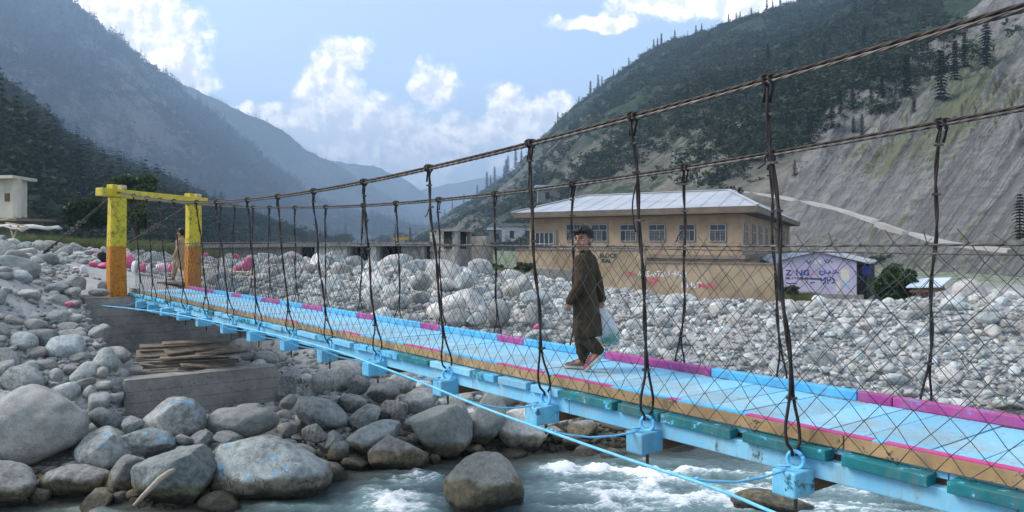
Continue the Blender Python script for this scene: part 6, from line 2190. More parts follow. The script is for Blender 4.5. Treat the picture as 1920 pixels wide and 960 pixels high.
broadleaf(60, 440, 46, 60, 432, 40, 10, 14, 'low green shrub below the cream house', 'leaf2', n=2200, leaf=.10)


def conifer_mesh(seed, n_tier=15, per=7, spread=0.20, ragged=0.35, needles=9):
    """unit-height conifer: drooping branches set in whorls, each carrying sprays"""
    rg = np.random.default_rng(seed)
    V, Fc = [], []
    for t in range(n_tier):
        h = 0.10 + 0.86 * (t / (n_tier - 1)) ** 0.95
        L = spread * (1 - h) ** 0.75 * rg.uniform(1 - ragged, 1 + ragged) + 0.02
        for k in range(per):
            if rg.uniform() < 0.10: continue
            a = 2 * math.pi * (k + rg.uniform(-.4, .4)) / per + t
            ll = L * rg.uniform(.65, 1.2)
            dirv = np.array([math.cos(a), math.sin(a), 0])
            sid = np.array([-math.sin(a), math.cos(a), 0])
            for q in range(needles):
                f = (q + rg.uniform(0, 1)) / needles
                p = np.array([0, 0, h]) + dirv * ll * f + np.array([0, 0, -0.22 * ll * f * f - .15 * ll * f])
                w = 0.030 * (1.15 - f) + 0.008
                s1 = sid * w * rg.uniform(.7, 1.6) + dirv * w * .6 + np.array([0, 0, -w * rg.uniform(.1, .9)])
                s2 = -sid * w * rg.uniform(.7, 1.6) + dirv * w * .6 + np.array([0, 0, -w * rg.uniform(.1, .9)])
                e = dirv * w * 1.2 + np.array([0, 0, rg.uniform(-.3, .4) * w])
                b0 = len(V)
                V += [p - dirv * w * .6, p + s1, p + e, p + s2]
                Fc.append((b0, b0 + 1, b0 + 2, b0 + 3))
    me = mesh_from('crown', np.array(V), np.array(Fc))
    me.materials.append(M['needle'])
    return me


mbt = MB(); mbt.tube([(0, 0, -.04), (0, 0, .4), (0.004, 0, .97)], [.018, .013, .003], 6)
TRUNK = mbt.mesh('trunk', recenter=False)[0]; TRUNK.materials.append(M['bark'])
CONM = [conifer_mesh(s, 15, 7, sp, rag) for s, sp, rag in ((1, .20, .3), (2, .17, .4), (3, .23, .35), (4, .13, .5), (5, .26, .3))]


def conifer(p, h, k, label, group=None, lean=0.0):
    o = empty('conifer', p)
    o.scale = (h, h, h); o.rotation_euler = (lean, 0, (p.x * 7.7) % 6.28)
    for nm, me in (('trunk', TRUNK), ('crown', CONM[k])):
        q = bpy.data.objects.new(nm, me); COL.objects.link(q); q.parent = o
    return tag(o, label, 'conifer', group)


CR = [(870, 393, 13), (894, 368, 15), (914, 358, 26), (921, 355, 16), (927, 353, 27), (944, 340, 20), (948, 338, 27), (954, 332, 30), (968, 323, 31), (979, 314, 20), (994, 300, 18), (1047, 245, 14), (1108, 196, 22), (1123, 184, 22), (1128, 180, 12), (1086, 214, 13), (1226, 105, 14), (1234, 99, 14), (1241, 95, 18), (1266, 83, 15), (1306, 73, 13), (1317, 72, 12), (1366, 54, 14), (1380, 52, 12), (1388, 50, 10), (1437, 32, 16), (1447, 30, 12), (1462, 26, 14), (850, 408, 10), (835, 420, 9), (1150, 158, 10), (1180, 134, 11), (1410, 40, 12)]
WORDS = ['first', 'second', 'third', 'fourth', 'fifth', 'sixth', 'seventh', 'eighth', 'ninth', 'tenth', 'eleventh', 'twelfth', 'thirteenth', 'fourteenth', 'fifteenth', 'sixteenth', 'seventeenth', 'eighteenth', 'nineteenth', 'twentieth']
lowc = sorted([c for c in CR if c[0] < 1040]); midc = sorted([c for c in CR if 1040 <= c[0] < 1200]); upc = sorted([c for c in CR if c[0] >= 1200])
for grp, where in ((lowc, 'low part of the right skyline'), (midc, 'middle of the right skyline'), (upc, 'upper right skyline near the cloud')):
    for i, (px, py, hp) in enumerate(grp):
        p = mR.hit(px, py + 6)
        # stand on the crest of this column
        ci_ = int(np.clip(round((px - mR.px[0]) / (mR.px[1] - mR.px[0])), 0, len(mR.px) - 1))
        j = int(np.argmin(mR.PY[:, ci_]))
        p = Vector((mR.X[j, ci_], mR.D[j, ci_], mR.H[j, ci_] - 0.8))
        conifer(p, (hp + 7) / F * p.y, (i * 2 + 1) % 4, '%s conifer from the left on the %s' % (WORDS[i], where), 'conifers on the right skyline')
SL = [(1699, 180, 84, 2, 'broad conifer at the upper edge of the scree'), (1764, 186, 98, 0, 'tallest conifer standing alone on the scree'), (1790, 150, 80, 1, 'slim conifer behind the tallest one on the scree'), (1808, 125, 70, 3, 'thin conifer right of the tallest one'),
      (1849, 122, 88, 2, 'broad dark conifer near the top cable at the right'), (1616, 252, 44, 4, 'stout conifer in the middle of the slope'), (1600, 248, 36, 2, 'small conifer touching the stout one'), (1634, 212, 54, 0, 'conifer above the stout one'), (1598, 203, 52, 1, 'slim conifer left of the one above the stout one'),
      (1518, 272, 70, 4, 'wide dark conifer just above the far cable'), (1714, 210, 34, 2, 'short conifer below the broad one on the scree'), (1654, 182, 46, 1, 'conifer at the edge where wood meets scree'), (1560, 240, 50, 2, 'conifer behind the wide dark one'), (1575, 205, 42, 0, 'conifer higher up behind the wide dark one'), (1490, 330, 36, 4, 'bushy conifer under the far cable'), (1912, 445, 92, 2, 'conifer cut by the right edge above the white building'), (1480, 150, 45, 0, 'conifer in the high wood under the main cable'), (1545, 120, 44, 1, 'conifer in the high wood right of the hanger'), (1440, 120, 40, 2, 'conifer in the high wood left of the hanger'), (1380, 160, 38, 0, 'conifer standing out of the wood left of centre'), (1290, 190, 34, 2, 'conifer standing out of the lower wood'), (1620, 90, 46, 2, 'conifer high up below the main cable at the right')]
for (px, py, hp, k, lb) in SL:
    p = mR.hit(px, py)
    conifer(p - Vector((0, 0, .5)), hp / F * p.y, k, lb, 'conifers on the right slope')
p = Vector(((790) / F * 0, 0, 0))
for (px, py, hp, d, lb) in ((769, 452, 26, 330, 'lone conifer in the gap above the low ruin'), (762, 452, 14, 330, 'tiny tree beside the lone conifer above the ruin')):
    q = P(px, py, d); conifer(Vector((q.x, q.y, q.z - 1)), hp / F * d + 1, 1, lb)

# scrub and woods on the hillsides: masses nobody could count
hide_s = bpy.data.collections.new('scrub_prototypes')
for k in range(6):
    rg = np.random.default_rng(900 + k)
    cs = rg.normal(size=(5, 3)) * np.array([.42, .42, .25]) + np.array([0, 0, .45]); rs = rg.uniform(.3, .55, 5)
    v, f = leaf_cloud(rg, cs, rs, 90, .16)
    me = mesh_from('scrub', v, f); me.materials.append(M['scrub'])
    hide_s.objects.link(bpy.data.objects.new('scrub_prototype_%02d' % k, me))
for k in range(2):
    me = conifer_mesh(40 + k, 9, 5, .22, .3, 4)
    hide_s.objects.link(bpy.data.objects.new('scrub_prototype_%02d' % (6 + k), me))


def woods(mt, n, smin, smax, cov, seed, name, label, con=0.1, coth=None):
    rg = np.random.default_rng(seed)
    nv = int((mt.v <= 1.02).sum())
    fi = rg.uniform(1, nv - 2, n * 3); fj = rg.uniform(1, len(mt.px) - 2, n * 3)
    i = fi.astype(int); j = fj.astype(int); a = fi - i; b = fj - j
    def bl(A): return (A[i, j] * (1 - a) + A[i + 1, j] * a) * (1 - b) + (A[i, j + 1] * (1 - a) + A[i + 1, j + 1] * a) * b
    X, Y, Z, PXs, PYs = bl(mt.X), bl(mt.D), bl(mt.H), bl(mt.PX), bl(mt.PY)
    sc = 26.0 / np.median(Y)
    dn = fbm(np.stack([X * sc * .5, Y * sc * .35, Z * sc * .5], -1), 5, seed) * 1.4
    ok = (dn + cov(PXs, PYs) > rg.uniform(-.5, .5, n * 3)) & (PXs > -60) & (PXs < 1980) & (PYs > -40)
    idx = np.nonzero(ok)[0][:n]
    s = smin + (smax - smin) * rg.uniform(0, 1, len(idx)) ** 2.2
    isc = rg.uniform(0, 1, len(idx)) < con
    k = np.where(isc, rg.integers(6, 8, len(idx)), rg.integers(0, 6, len(idx)))
    h = np.where(isc, s * 2.6, s * rg.uniform(.7, 1.1, len(idx)))
    w = np.where(isc, s * 2.6, s * rg.uniform(.9, 1.3, len(idx)))
    gn_scatter(name, np.stack([X[idx], Y[idx], Z[idx] - .15 * s], -1), np.stack([w, w, h], -1), np.stack([0 * s, 0 * s, rg.uniform(0, 6.28, len(idx))], -1), k, hide_s, label, 'woodland')


def covR(px, py):
    e = np.interp(py, [-150, 0, 60, 130, 200, 260, 330, 400, 470, 520], [1900, 1850, 1780, 1640, 1560, 1530, 1480, 1450, 1400, 1300])
    on_scree = smooth01(px - e, -110, 60)
    low = smooth01(py, 345, 385) * smooth01(px, 1090, 1250)
    return -0.12 + 0.42 * smooth01(py, 260, 90) - 0.78 * on_scree - 0.45 * low * (1 - on_scree) - 0.28 * smooth01(py, 180, 320) * smooth01(px, 1050, 1300)


woods(mR, 26000, 1.0, 3.6, covR, 3, 'hillside_woodland', 'scrub and trees covering the mountain behind the tan building', 0.04)
woods(mS, 14000, 1.6, 4.6, lambda px, py: 0.30 + 0 * px, 4, 'spur_woodland', 'dark scrub covering the spur behind the gate', 0.10)
woods(mL, 16000, 6, 14, lambda px, py: 0.1 + 0 * px, 5, 'mountain_woodland', 'far woods on the high left mountain', 0.35)
# trees along the hazy skylines
for mt, nn, s0, s1, nm, lb in ((mF, 420, 7, 17, 'far_skyline_woodland', 'tiny trees along the skyline of the hazy ridge'), (mL, 380, 6, 14, 'left_skyline_woodland', 'tiny trees along the skyline of the high left mountain')):
    rg = np.random.default_rng(nn)
    pts, scs, rts, ids_ = [], [], [], []
    for q in range(nn):
        ci_ = int(rg.integers(0, len(mt.px)))
        j = int(np.argmin(mt.PY[:, ci_]))
        s = rg.uniform(s0, s1)
        pts.append((mt.X[j, ci_], mt.D[j, ci_], mt.H[j, ci_] - 1.5)); scs.append((s, s, s)); rts.append((0, 0, rg.uniform(0, 6))); ids_.append(int(rg.integers(6, 8)))
    gn_scatter(nm, pts, scs, rts, ids_, hide_s, lb, 'woodland')

# grass on the slope behind the gate and weeds by the walls
hide_g = bpy.data.collections.new('grass_prototypes')
for k in range(3):
    rg = np.random.default_rng(60 + k)
    V, Fc = [], []
    for q in range(26):
        a = rg.uniform(0, 6.28); r_ = rg.uniform(0, .35); h = rg.uniform(.5, 1.1); ln = rg.uniform(-.35, .35, 2)
        x, y = r_ * math.cos(a), r_ * math.sin(a); w = .035
        b0 = len(V); V += [(x - w, y, 0), (x + w, y, 0), (x + ln[0], y + ln[1], h)]; Fc.append((b0, b0 + 1, b0 + 2))
    me = mesh_from('grass', np.array(V), np.array(Fc)); me.materials.append(M['blade'])
    hide_g.objects.link(bpy.data.objects.new('grass_prototype_%d' % k, me))
rg = np.random.default_rng(8)
u = rg.uniform(size=9000)
gpx = np.where(u < .62, rg.uniform(40, 420, 9000), np.where(u < .8, rg.uniform(900, 1075, 9000), rg.uniform(1450, 1530, 9000)))
gyy = np.where(u < .62, rg.uniform(36.5, 52, 9000), np.where(u < .8, rg.uniform(33, 42, 9000), rg.uniform(44, 49, 9000)))
gxx = (gpx - HX) / F * gyy
kp = fb2(gxx, gyy, .35, 3, 91) > -0.12
gp = np.stack([gxx, gyy, ground_z(gxx, gyy)], -1)[kp]
s = rg.uniform(.25, .7, len(gp))
gn_scatter('grass', gp, np.stack([s, s, s * .8], -1), np.stack([0 * s, 0 * s, rg.uniform(0, 6, len(gp))], -1), rg.integers(0, 3, len(gp)), hide_g, 'green grass and weeds on the slope behind the gate and by the walls', 'grass')

# a few far houses on the spur and at the foot of the slope
for i, (mt, px, py, w, mat_, lb) in enumerate(((mS, 186, 286, 3.2, 'whitewash', 'tiny white house high on the dark spur'), (mS, 198, 293, 3.0, 'whitewash', 'tiny white house just below another on the spur'), (mS, 254, 312, 3.4, 'whitewash', 'tiny white house near the end of the spur'), (mR, 945, 452, 6, 'slab', 'grey flat roofed house left of the tan building'), (mR, 975, 450, 7, 'whitewash', 'pale flat roofed house behind the tan pillar'), (mR, 1040, 378, 7, 'slab', 'small grey house peeping over the left end of the tan roof'), (mR, 1395, 240, 1.8, 'whitewash', 'tiny pale hut on the slope by the hanger'))):
    p = mt.hit(px, py)
    hs = empty('hill_house', p - Z3 * .6); tag(hs, lb, 'house')
    MB().abox(p.x - w, p.x + w, p.y - w * .6, p.y + w * .6, p.z - .6, p.z + w * .75).build('wall', M[mat_], hs)
    MB().abox(p.x - w * 1.15, p.x + w * 1.15, p.y - w * .75, p.y + w * .75, p.z + w * .75, p.z + w * .9).build('roof', M['bluemetal'] if i % 2 else M['slab'], hs)
    for q in (-.45, .4):
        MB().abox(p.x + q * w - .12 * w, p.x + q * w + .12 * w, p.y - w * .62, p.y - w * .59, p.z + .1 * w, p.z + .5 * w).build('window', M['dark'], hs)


# ------------------------------------------------------------------ people
M['skin'] = simple('skin', (0.30, 0.155, 0.095), (0.36, 0.195, 0.125), 0.55, 9, 0.1, 0.003)
M['hair'] = simple('black_hair', (0.007, 0.005, 0.004), (0.018, 0.013, 0.010), 0.45, 30, 0.6, 0.01, stretch=(1, 1, .25))
M['kurta'] = simple('dark_brown_cotton', (0.036, 0.024, 0.012), (0.058, 0.040, 0.022), 0.92, 5, 0.35, 0.015)
M['trouser'] = simple('darker_brown_cotton', (0.028, 0.020, 0.011), (0.045, 0.031, 0.018), 0.92, 7, 0.4, 0.015)
M['beige'] = simple('beige_cotton', (0.36, 0.26, 0.16), (0.45, 0.34, 0.22), 0.92, 5, 0.35, 0.015)
M['shoe'] = simple('worn_grey_shoe', (0.09, 0.07, 0.07), (0.16, 0.10, 0.10), 0.8, 14, 0.3)
M['shoered'] = simple('worn_red_shoe', (0.26, 0.05, 0.07), (0.16, 0.09, 0.09), 0.8, 14, 0.3)
M['sole'] = simple('dusty_white_sole', (0.42, 0.39, 0.33), (0.52, 0.49, 0.43), 0.85, 9, 0.2)
M['eye'] = simple('eye_white', (0.62, 0.58, 0.54), None, 0.3)
M['iris'] = simple('dark_iris', (0.012, 0.008, 0.006), None, 0.15, spec=0.6)
M['lip'] = simple('lips', (0.30, 0.11, 0.085), (0.26, 0.10, 0.08), 0.5)
m, nt, b = new_mat('thin_white_plastic_bag', 0.35, 0.4)
geo = nt.nodes.new('ShaderNodeNewGeometry')
n1 = noi(nt, geo.outputs['Position'], 7.0, 4, 0.6)
zz_ = nd(nt, 'ShaderNodeSeparateXYZ', Vector=geo.outputs['Position']).outputs[2]
g_ = mth(nt, 'MULTIPLY', sstep(nt, n1, 0.50, 0.62), sstep(nt, zz_, -0.80, -0.95))
col = mixc(nt, g_, (0.74, 0.76, 0.78), (0.16, 0.42, 0.30))
setin(nt, b.inputs['Base Color'], col)
tr = nd(nt, 'ShaderNodeBsdfTranslucent', Color=col)
mx = nd(nt, 'ShaderNodeMixShader', i0=0.35, i1=b.outputs[0], i2=tr.outputs[0])
nt.links.new(mx.outputs[0], nt.nodes['Material Output'].inputs['Surface'])
bump(nt, b, noi(nt, geo.outputs['Position'], 26.0, 5, 0.7), 0.8, 0.02)
M['bag'] = m


def fuse(mb, voxel, smooth_it=4, fn=None):
    """one continuous skin round overlapping pieces"""
    me = bpy.data.meshes.new('fuse')
    me.from_pydata([tuple(p) for p in mb.v], [], mb.f)
    ob = bpy.data.objects.new('fuse', me)
    tmp = bpy.data.scenes.new('fuse_scene')
    tmp.collection.objects.link(ob)
    r_ = ob.modifiers.new('r', 'REMESH'); r_.mode = 'VOXEL'; r_.voxel_size = voxel; r_.use_smooth_shade = True
    s_ = ob.modifiers.new('s', 'SMOOTH'); s_.factor = 0.5; s_.iterations = smooth_it
    with bpy.context.temp_override(scene=tmp, view_layer=tmp.view_layers[0]):
        dg_ = bpy.context.evaluated_depsgraph_get()
        dg_.update()
        out = bpy.data.meshes.new_from_object(ob.evaluated_get(dg_))
    bpy.data.scenes.remove(tmp)
    bpy.data.objects.remove(ob)
    co = np.empty(len(out.vertices) * 3, np.float32); out.vertices.foreach_get('co', co); co = co.reshape(-1, 3)
    if fn is not None:
        co = fn(co.astype(float)).astype(np.float32)
        out.vertices.foreach_set('co', co.ravel())
    out.update()
    out.polygons.foreach_set('use_smooth', np.ones(len(out.polygons), dtype=bool))
    return out


def V3(*a): return Vector(a)


def limb(mb, pts, rs, n=12):
    pts = [Vector(p) for p in pts]
    o, q = [], []
    for i in range(len(pts) - 1):
        for k in range(5):
            f = k / 5; o.append(pts[i].lerp(pts[i + 1], f)); q.append(rs[i] + (rs[i + 1] - rs[i]) * f)
    o.append(pts[-1]); q.append(rs[-1])
    mb.tube(o, q, n)
    for p, r_ in zip(pts, rs): mb.ball(p, r_, nu=12, nv=8)


def hand(mb, wrist, d_, palm_n, thumb_dir, curl, s=1.0):
    """palm and five fingers; d_ points from wrist to fingers, palm_n out of the palm"""
    d_ = d_.normalized(); palm_n = (palm_n - d_ * palm_n.dot(d_)).normalized(); sidev = d_.cross(palm_n).normalized()
    if sidev.dot(thumb_dir) < 0: sidev = -sidev
    for k in range(5):
        c = wrist + d_ * (0.012 + 0.013 * k) * s
        for q in (-1.2, -.4, .4, 1.2): mb.ball(c + sidev * q * 0.014 * s, .0135 * s, nu=8, nv=6)
    for k, L in enumerate((.062, .070, .066, .052)):
        p = wrist + d_ * .072 * s + sidev * (0.026 - 0.0175 * k) * s
        pts = [p - d_ * .015 * s]; dd = d_.copy()
        for j in range(3):
            ax = dd.cross(palm_n)
            dd = (dd * math.cos(curl) + palm_n * math.sin(curl)).normalized()
            p = pts[-1] + dd * L * s * (.45, .32, .26)[j]
            pts.append(p)
        limb(mb, pts, [.0080 * s, .0076 * s, .0070 * s, .0058 * s], 8)
    t0 = wrist + d_ * .022 * s + sidev * .024 * s
    td = (d_ * .75 + sidev * .75 + palm_n * .35).normalized()
    t1 = t0 + td * .030 * s; t2 = t1 + (d_ * .9 + sidev * .2 + palm_n * .3).normalized() * .026 * s
    limb(mb, [t0, t1, t2], [.0105 * s, .0092 * s, .0070 * s], 8)


def person(loc, yaw, label, J, mats, voxel, head_yaw, head_pitch=0.0, H=1.0, bag=None, torso_yaw=0.0):
    """J: joints in metres; x to the person's right, y forward, z up"""
    Rz = Matrix.Rotation(yaw, 4, 'Z') @ Matrix.Scale(H, 4)
    W = Matrix.Translation(loc) @ Rz
    root = empty('person', loc); tag(root, label, 'person')

    def put(name, me, mat, parent, extra=None):
        me.transform(Rz)
        me.materials.clear(); me.materials.append(M[mat])
        return link(name, me, None, parent, loc)
    # ---- head in its own frame (+y is the face), then turned on the neck
    HC = Vector(J['head'])
    Hm = Matrix.Translation(HC) @ Matrix.Rotation(head_yaw, 4, 'Z') @ Matrix.Rotation(head_pitch, 4, 'X') @ Matrix.Scale(1.12, 4)

    def hball(mb, c, rx, ry, rz, nu=16, nv=11):
        t = MB(); t.ball(c, rx, ry, rz, nu, nv)
        mb.add([Hm @ v for v in t.v], t.f)
    body = MB()
    hball(body, (0, -.012, .030), .073, .089, .082)
    hball(body, (0, .022, -.018), .060, .066, .082)
    hball(body, (0, .032, -.068), .044, .044, .036)
    hball(body, (0, .074, -.092), .020, .017, .015)
    hball(body, (0, .080, .026), .050, .014, .012)
    for s_ in (-1, 1):
        hball(body, (s_ * .034, .066, -.030), .022, .020, .022)
        hball(body, (s_ * .0745, -.008, -.008), .008, .019, .029)
        hball(body, (s_ * .079, -.016, .004), .009, .013, .018)
        hball(body, (s_ * .009, .095, -.034), .009, .010, .008)
    for k in range(5):
        f = k / 4
        hball(body, (0, .084 + .020 * f, .016 - .046 * f), .0085 + .003 * f, .012, .011, 10, 7)
    hball(body, (0, .083, -.058), .021, .012, .0075); hball(body, (0, .081, -.068), .018, .012, .0075)
    limb(body, [Hm @ V3(0, -.022, -.04), J['neck'], J['chest']], [.046, .047, .07])
    # ---- trunk and limbs under the clothes
    limb(body, [J['chest'], J['pelvis']], [.075, .08])
    for s_ in ('l', 'r'):
        limb(body, [J['chest'], J['sh' + s_]], [.06, .032])
        limb(body, [J['sh' + s_], J['el' + s_], J['wr' + s_]], [.032, .029, .022])
        limb(body, [J['pelvis'], J['hip' + s_], J['kn' + s_], J['an' + s_]], [.09, .075, .052, .034])
        limb(body, [J['an' + s_], J['toe' + s_]], [.033, .026])
        dv = (Vector(J['wr' + s_]) - Vector(J['el' + s_])).normalized()
        dv = (dv * .6 + V3(0, .05, -.6)).normalized()
        inw = V3(1 if s_ == 'l' else -1, 0, 0)
        hand(body, Vector(J['wr' + s_]) + dv * .01, dv, inw, V3(0, 1, 0), J.get('curl' + s_, .3), .92)
    put('body', fuse(body, voxel, 3), 'skin', root)
    # ---- face details and hair
    for s_ in (-1, 1):
        e = MB(); hball(e, (s_ * .030, .0735, .004), .0150, .0125, .0085); me = e.mesh('eye', True, False)[0]; eo = put('eye', me, 'eye', root)
        e = MB(); hball(e, (s_ * .030 - .004 * J.get('gaze', 0), .0825, .004), .0072, .0060, .0072); put('iris', e.mesh('iris', True, False)[0], 'iris', eo)
        e = MB()
        pts = [Hm @ V3(s_ * (.012 + .040 * k / 5), .0945 - .020 * (k / 5) ** 2, .0245 + .007 * math.sin(k / 5 * 2.6)) for k in range(6)]
        e.tube(pts, [.0035, .0046, .0048, .0044, .0036, .0018], 6); put('eyebrow', e.mesh('eyebrow', True, False)[0], 'hair', root)
        e = MB(); e.tube([Hm @ V3(s_ * (.015 + .030 * k / 4), .0865 - .006 * (k / 4), .0105 + .0035 * math.sin(k / 4 * math.pi)) for k in range(5)], .0020, 5); put('eyelid', e.mesh('eyelid', True, False)[0], 'hair', root)
    e = MB()
    hball(e, (0, .0895, -.0585), .0205, .0065, .0052); hball(e, (0, .0880, -.0680), .0175, .0065, .0058)
    put('lips', e.mesh('lips', True, False)[0], 'lip', root)
    hb = MB()
    nu, nv = 56, 34
    vs, keep = [], []
    rgh = np.random.default_rng(4)
    cut = J.get('hairline', .062)
    t = MB(); t.ball((0, 0, 0), 1, 1, 1, nu, nv)
    idxmap = {}
    co = np.array([list(v) for v in t.v])
    nz_ = fbm(co * np.array([5, 5, 2.2]), 4, 8)
    for i, c in enumerate(co):
        r_ = 1.0 + .07 * nz_[i] + (0.05 if c[2] > .3 else 0)
        q = np.array([c[0] * .084, c[1] * .097 - .012, c[2] * .098 + .036]) * r_
        keep.append(q)
    keep = np.array(keep)
    fs = []
    for f in t.f:
        c = keep[list(f)].mean(0)
        line = np.interp(c[1], [-.11, -.04, .0, .03, .055, .085], [-.055, -.045, .022, .030, cut - .012, cut])
        line += .010 * math.sin(c[0] * 190) * (c[1] > .02)
        if c[2] > line: fs.append(f)
    hb.add([Hm @ Vector(k) for k in keep], fs)
    for k in range(46):                         # fringe and crown locks
        a = rgh.uniform(-.058, .058); l_ = rgh.uniform(.006, .026)
        st = V3(a, .070 - abs(a) * .5, .085 + rgh.uniform(-.01, .02)); en = V3(a * 1.15 + rgh.uniform(-.01, .014), .0965 - abs(a) * .65, cut + .014 - l_ * .55)
        hb.tube([Hm @ st, Hm @ (st.lerp(en, .5) + V3(0, .012, .006)), Hm @ en], [.009, .009, .0025], 5)
    for k in range(60):
        th = rgh.uniform(0, 6.28); up = rgh.uniform(.2, 1.0)
        n_ = V3(math.cos(th) * math.sqrt(1 - up * up * .95), math.sin(th) * math.sqrt(1 - up * up * .95), up)
        st = V3(n_.x * .080, n_.y * .094 - .014, n_.z * .090 + .036)
        hb.tube([Hm @ st, Hm @ (st + n_ * .010 + V3(rgh.uniform(-.015, .015), .018, rgh.uniform(-.02, .004)))], [.009, .003], 5)
    me = hb.mesh('hair', True, False)[0]
    put('hair', me, 'hair', root)
    # ---- kurta: body of the shirt and sleeves in one cloth
    kb = MB()
    Ty = Matrix.Rotation(torso_yaw, 3, 'Z')
    ch_, pe = Vector(J['chest']), Vector(J['pelvis'])
    rings = []
    for (z, rx, ry, yo) in J['kurta']:
        n_ = 40; rg_ = []
        for k in range(n_):
            a = 2 * math.pi * k / n_
            fold = 1 + (0.055 * math.sin(a * 5 + z * 3) + .03 * math.sin(a * 9 + 1.7)) * max(0, (0.80 - z) / .45)
            rg_.append(Ty @ V3(rx * math.cos(a) * fold, ry * math.sin(a) * fold, 0) + V3(0, yo, z))
        rings.append(rg_)
    kb.loft(list(reversed(rings)))
    for s_ in ('l', 'r'):
        cuff = Vector(J['wr' + s_]).lerp(Vector(J['el' + s_]), .02)
        limb(kb, [Vector(J['sh' + s_]) + V3(0, 0, -.005), J['el' + s_], cuff], [.064, .054, .046], 14)
    limb(kb, [J['shl'], Vector(J['neck']) + V3(0, 0, -.035), J['shr']], [.052, .056, .052], 12)

    def wr(c):
        n1 = fbm(np.stack([c[:, 0] * 9, c[:, 1] * 9, c[:, 2] * 5], -1), 3, 5, ridged=True)
        n2 = fbm(np.stack([c[:, 0] * 26, c[:, 1] * 26, c[:, 2] * 12 + c[:, 1] * 14], -1), 2, 9)
        cen = np.stack([0 * c[:, 0], 0 * c[:, 1], c[:, 2]], -1)
        d = c - cen; d /= np.linalg.norm(d, axis=1)[:, None] + 1e-6
        return c + d * (.014 * n1 + .005 * n2)[:, None]
    put('kurta', fuse(kb, max(voxel * 1.6, .008), 3, wr), mats[0], root)
    cl = MB()
    nk = Vector(J['neck'])
    pts = [nk + V3(.050 * math.cos(2 * math.pi * k / 16), .046 * math.sin(2 * math.pi * k / 16) + .004, -.006 + .012 * math.sin(2 * math.pi * k / 16 + 3.14)) for k in range(17)]
    cl.tube(pts, .012, 7); put('collar', cl.mesh('collar', True, False)[0], mats[0], root)
    # ---- loose trousers
    tb = MB()
    for s_ in ('l', 'r'):
        an = Vector(J['an' + s_]); kn = Vector(J['kn' + s_])
        limb(tb, [J['hip' + s_], kn, kn.lerp(an, .75), kn.lerp(an, 1.0) + V3(0, 0, .02)], [.090, .078, .066, .052], 14)
    def wr2(c):
        n1 = fbm(np.stack([c[:, 0] * 12, c[:, 1] * 12, c[:, 2] * 17], -1), 3, 6, ridged=True)
        cx_ = np.where(c[:, 0] > 0, .085, -.085)
        d = np.stack([c[:, 0] - cx_, c[:, 1] * .6, 0 * c[:, 2]], -1); d /= np.linalg.norm(d, axis=1)[:, None] + 1e-6
        return c + d * (.011 * n1)[:, None]
    put('trousers', fuse(tb, max(voxel * 1.8, .009), 3, wr2), mats[1], root)
    # ---- shoes
    for s_, sm_ in (('l', mats[2]), ('r', mats[3])):
        an, toe = Vector(J['an' + s_]), Vector(J['toe' + s_])
        fd = Vector(J.get('fd' + s_, (0, 1, 0))).normalized()          # along the sole, heel to toe
        sidev = V3(1, 0, 0); upv = sidev.cross(fd).normalized()
        heel = Vector(J['heel' + s_]); Ls = .245
        mb = MB()
        rings = []
        for k in range(12):
            f = k / 11
            wd = np.interp(f, [0, .12, .4, .7, .9, 1], [.020, .034, .033, .041, .034, .012])
            ht = np.interp(f, [0, .1, .3, .45, .7, .9, 1], [.05, .078, .082, .070, .045, .034, .018])
            c = heel + fd * Ls * f
            rings.append([c + sidev * wd * math.cos(a) * (1 if math.sin(a) < .1 else .8) + upv * (.018 + max(0, math.sin(a)) * ht + min(0, math.sin(a)) * .012) for a in [2 * math.pi * q / 14 for q in range(14)]])
        mb.loft(rings); so = put('shoe', mb.mesh('shoe', True, False)[0], sm_, root)
        mb = MB(); rings = []
        for k in range(12):
            f = k / 11
            wd = np.interp(f, [0, .12, .4, .7, .9, 1], [.024, .038, .036, .044, .037, .014])
            c = heel + fd * (Ls * f * 1.03 - .004)
            rings.append([c + sidev * wd * x + upv * z for x, z in ((-1, .0), (-.9, -.004), (.9, -.004), (1, .0), (1, .022), (-1, .022))])
        mb.loft(rings); put('sole', mb.mesh('sole', False, False)[0], 'sole', so)
        if mats[4]:
            mb = MB()
            for k in range(4):
                f = .42 + .08 * k; c = heel + fd * Ls * f + upv * (.018 + np.interp(f, [.3, .45, .7], [.082, .070, .045]))
                mb.tube([c - sidev * .024, c + upv * .004, c + sidev * .024], .004, 5)
            put('lace', mb.mesh('lace', True, False)[0], 'sole', so)
    return root, W


KURTA = [(1.165, .062, .055, 0), (1.14, .105, .070, 0), (1.10, .158, .086, 0), (1.02, .160, .098, .005), (.90, .150, .100, .005), (.78, .150, .104, 0), (.66, .155, .114, -.005), (.52, .165, .126, -.01), (.40, .172, .136, -.015), (.345, .172, .138, -.015)]
J1 = dict(head=(0, .025, 1.288), neck=(0, .0, 1.178), chest=(0, 0, 1.02), pelvis=(0, 0, .74),
          shl=(-.148, .0, 1.098), ell=(-.188, -.015, .885), wrl=(-.178, .095, .700), shr=(.148, .0, 1.098), elr=(.185, -.06, .89), wrr=(.205, -.10, .70), curll=.35, curlr=.9,
          hipl=(-.082, 0, .70), knl=(-.085, .02, .40), anl=(-.085, -.155, .20), toel=(-.085, -.05, .05), heell=(-.085, -.20, .165), fdl=(0, .72, -.69),
          hipr=(.082, 0, .70), knr=(.085, .07, .40), anr=(.085, .045, .085), toer=(.085, .18, .03), heelr=(.085, .0, .006), fdr=(0, 1, 0),
          kurta=KURTA, gaze=1)
yaw1 = math.atan2(BD.y, BD.x) - math.pi / 2
bp = P(1098, 695, 7.70); bp.z = DECK + 0.003
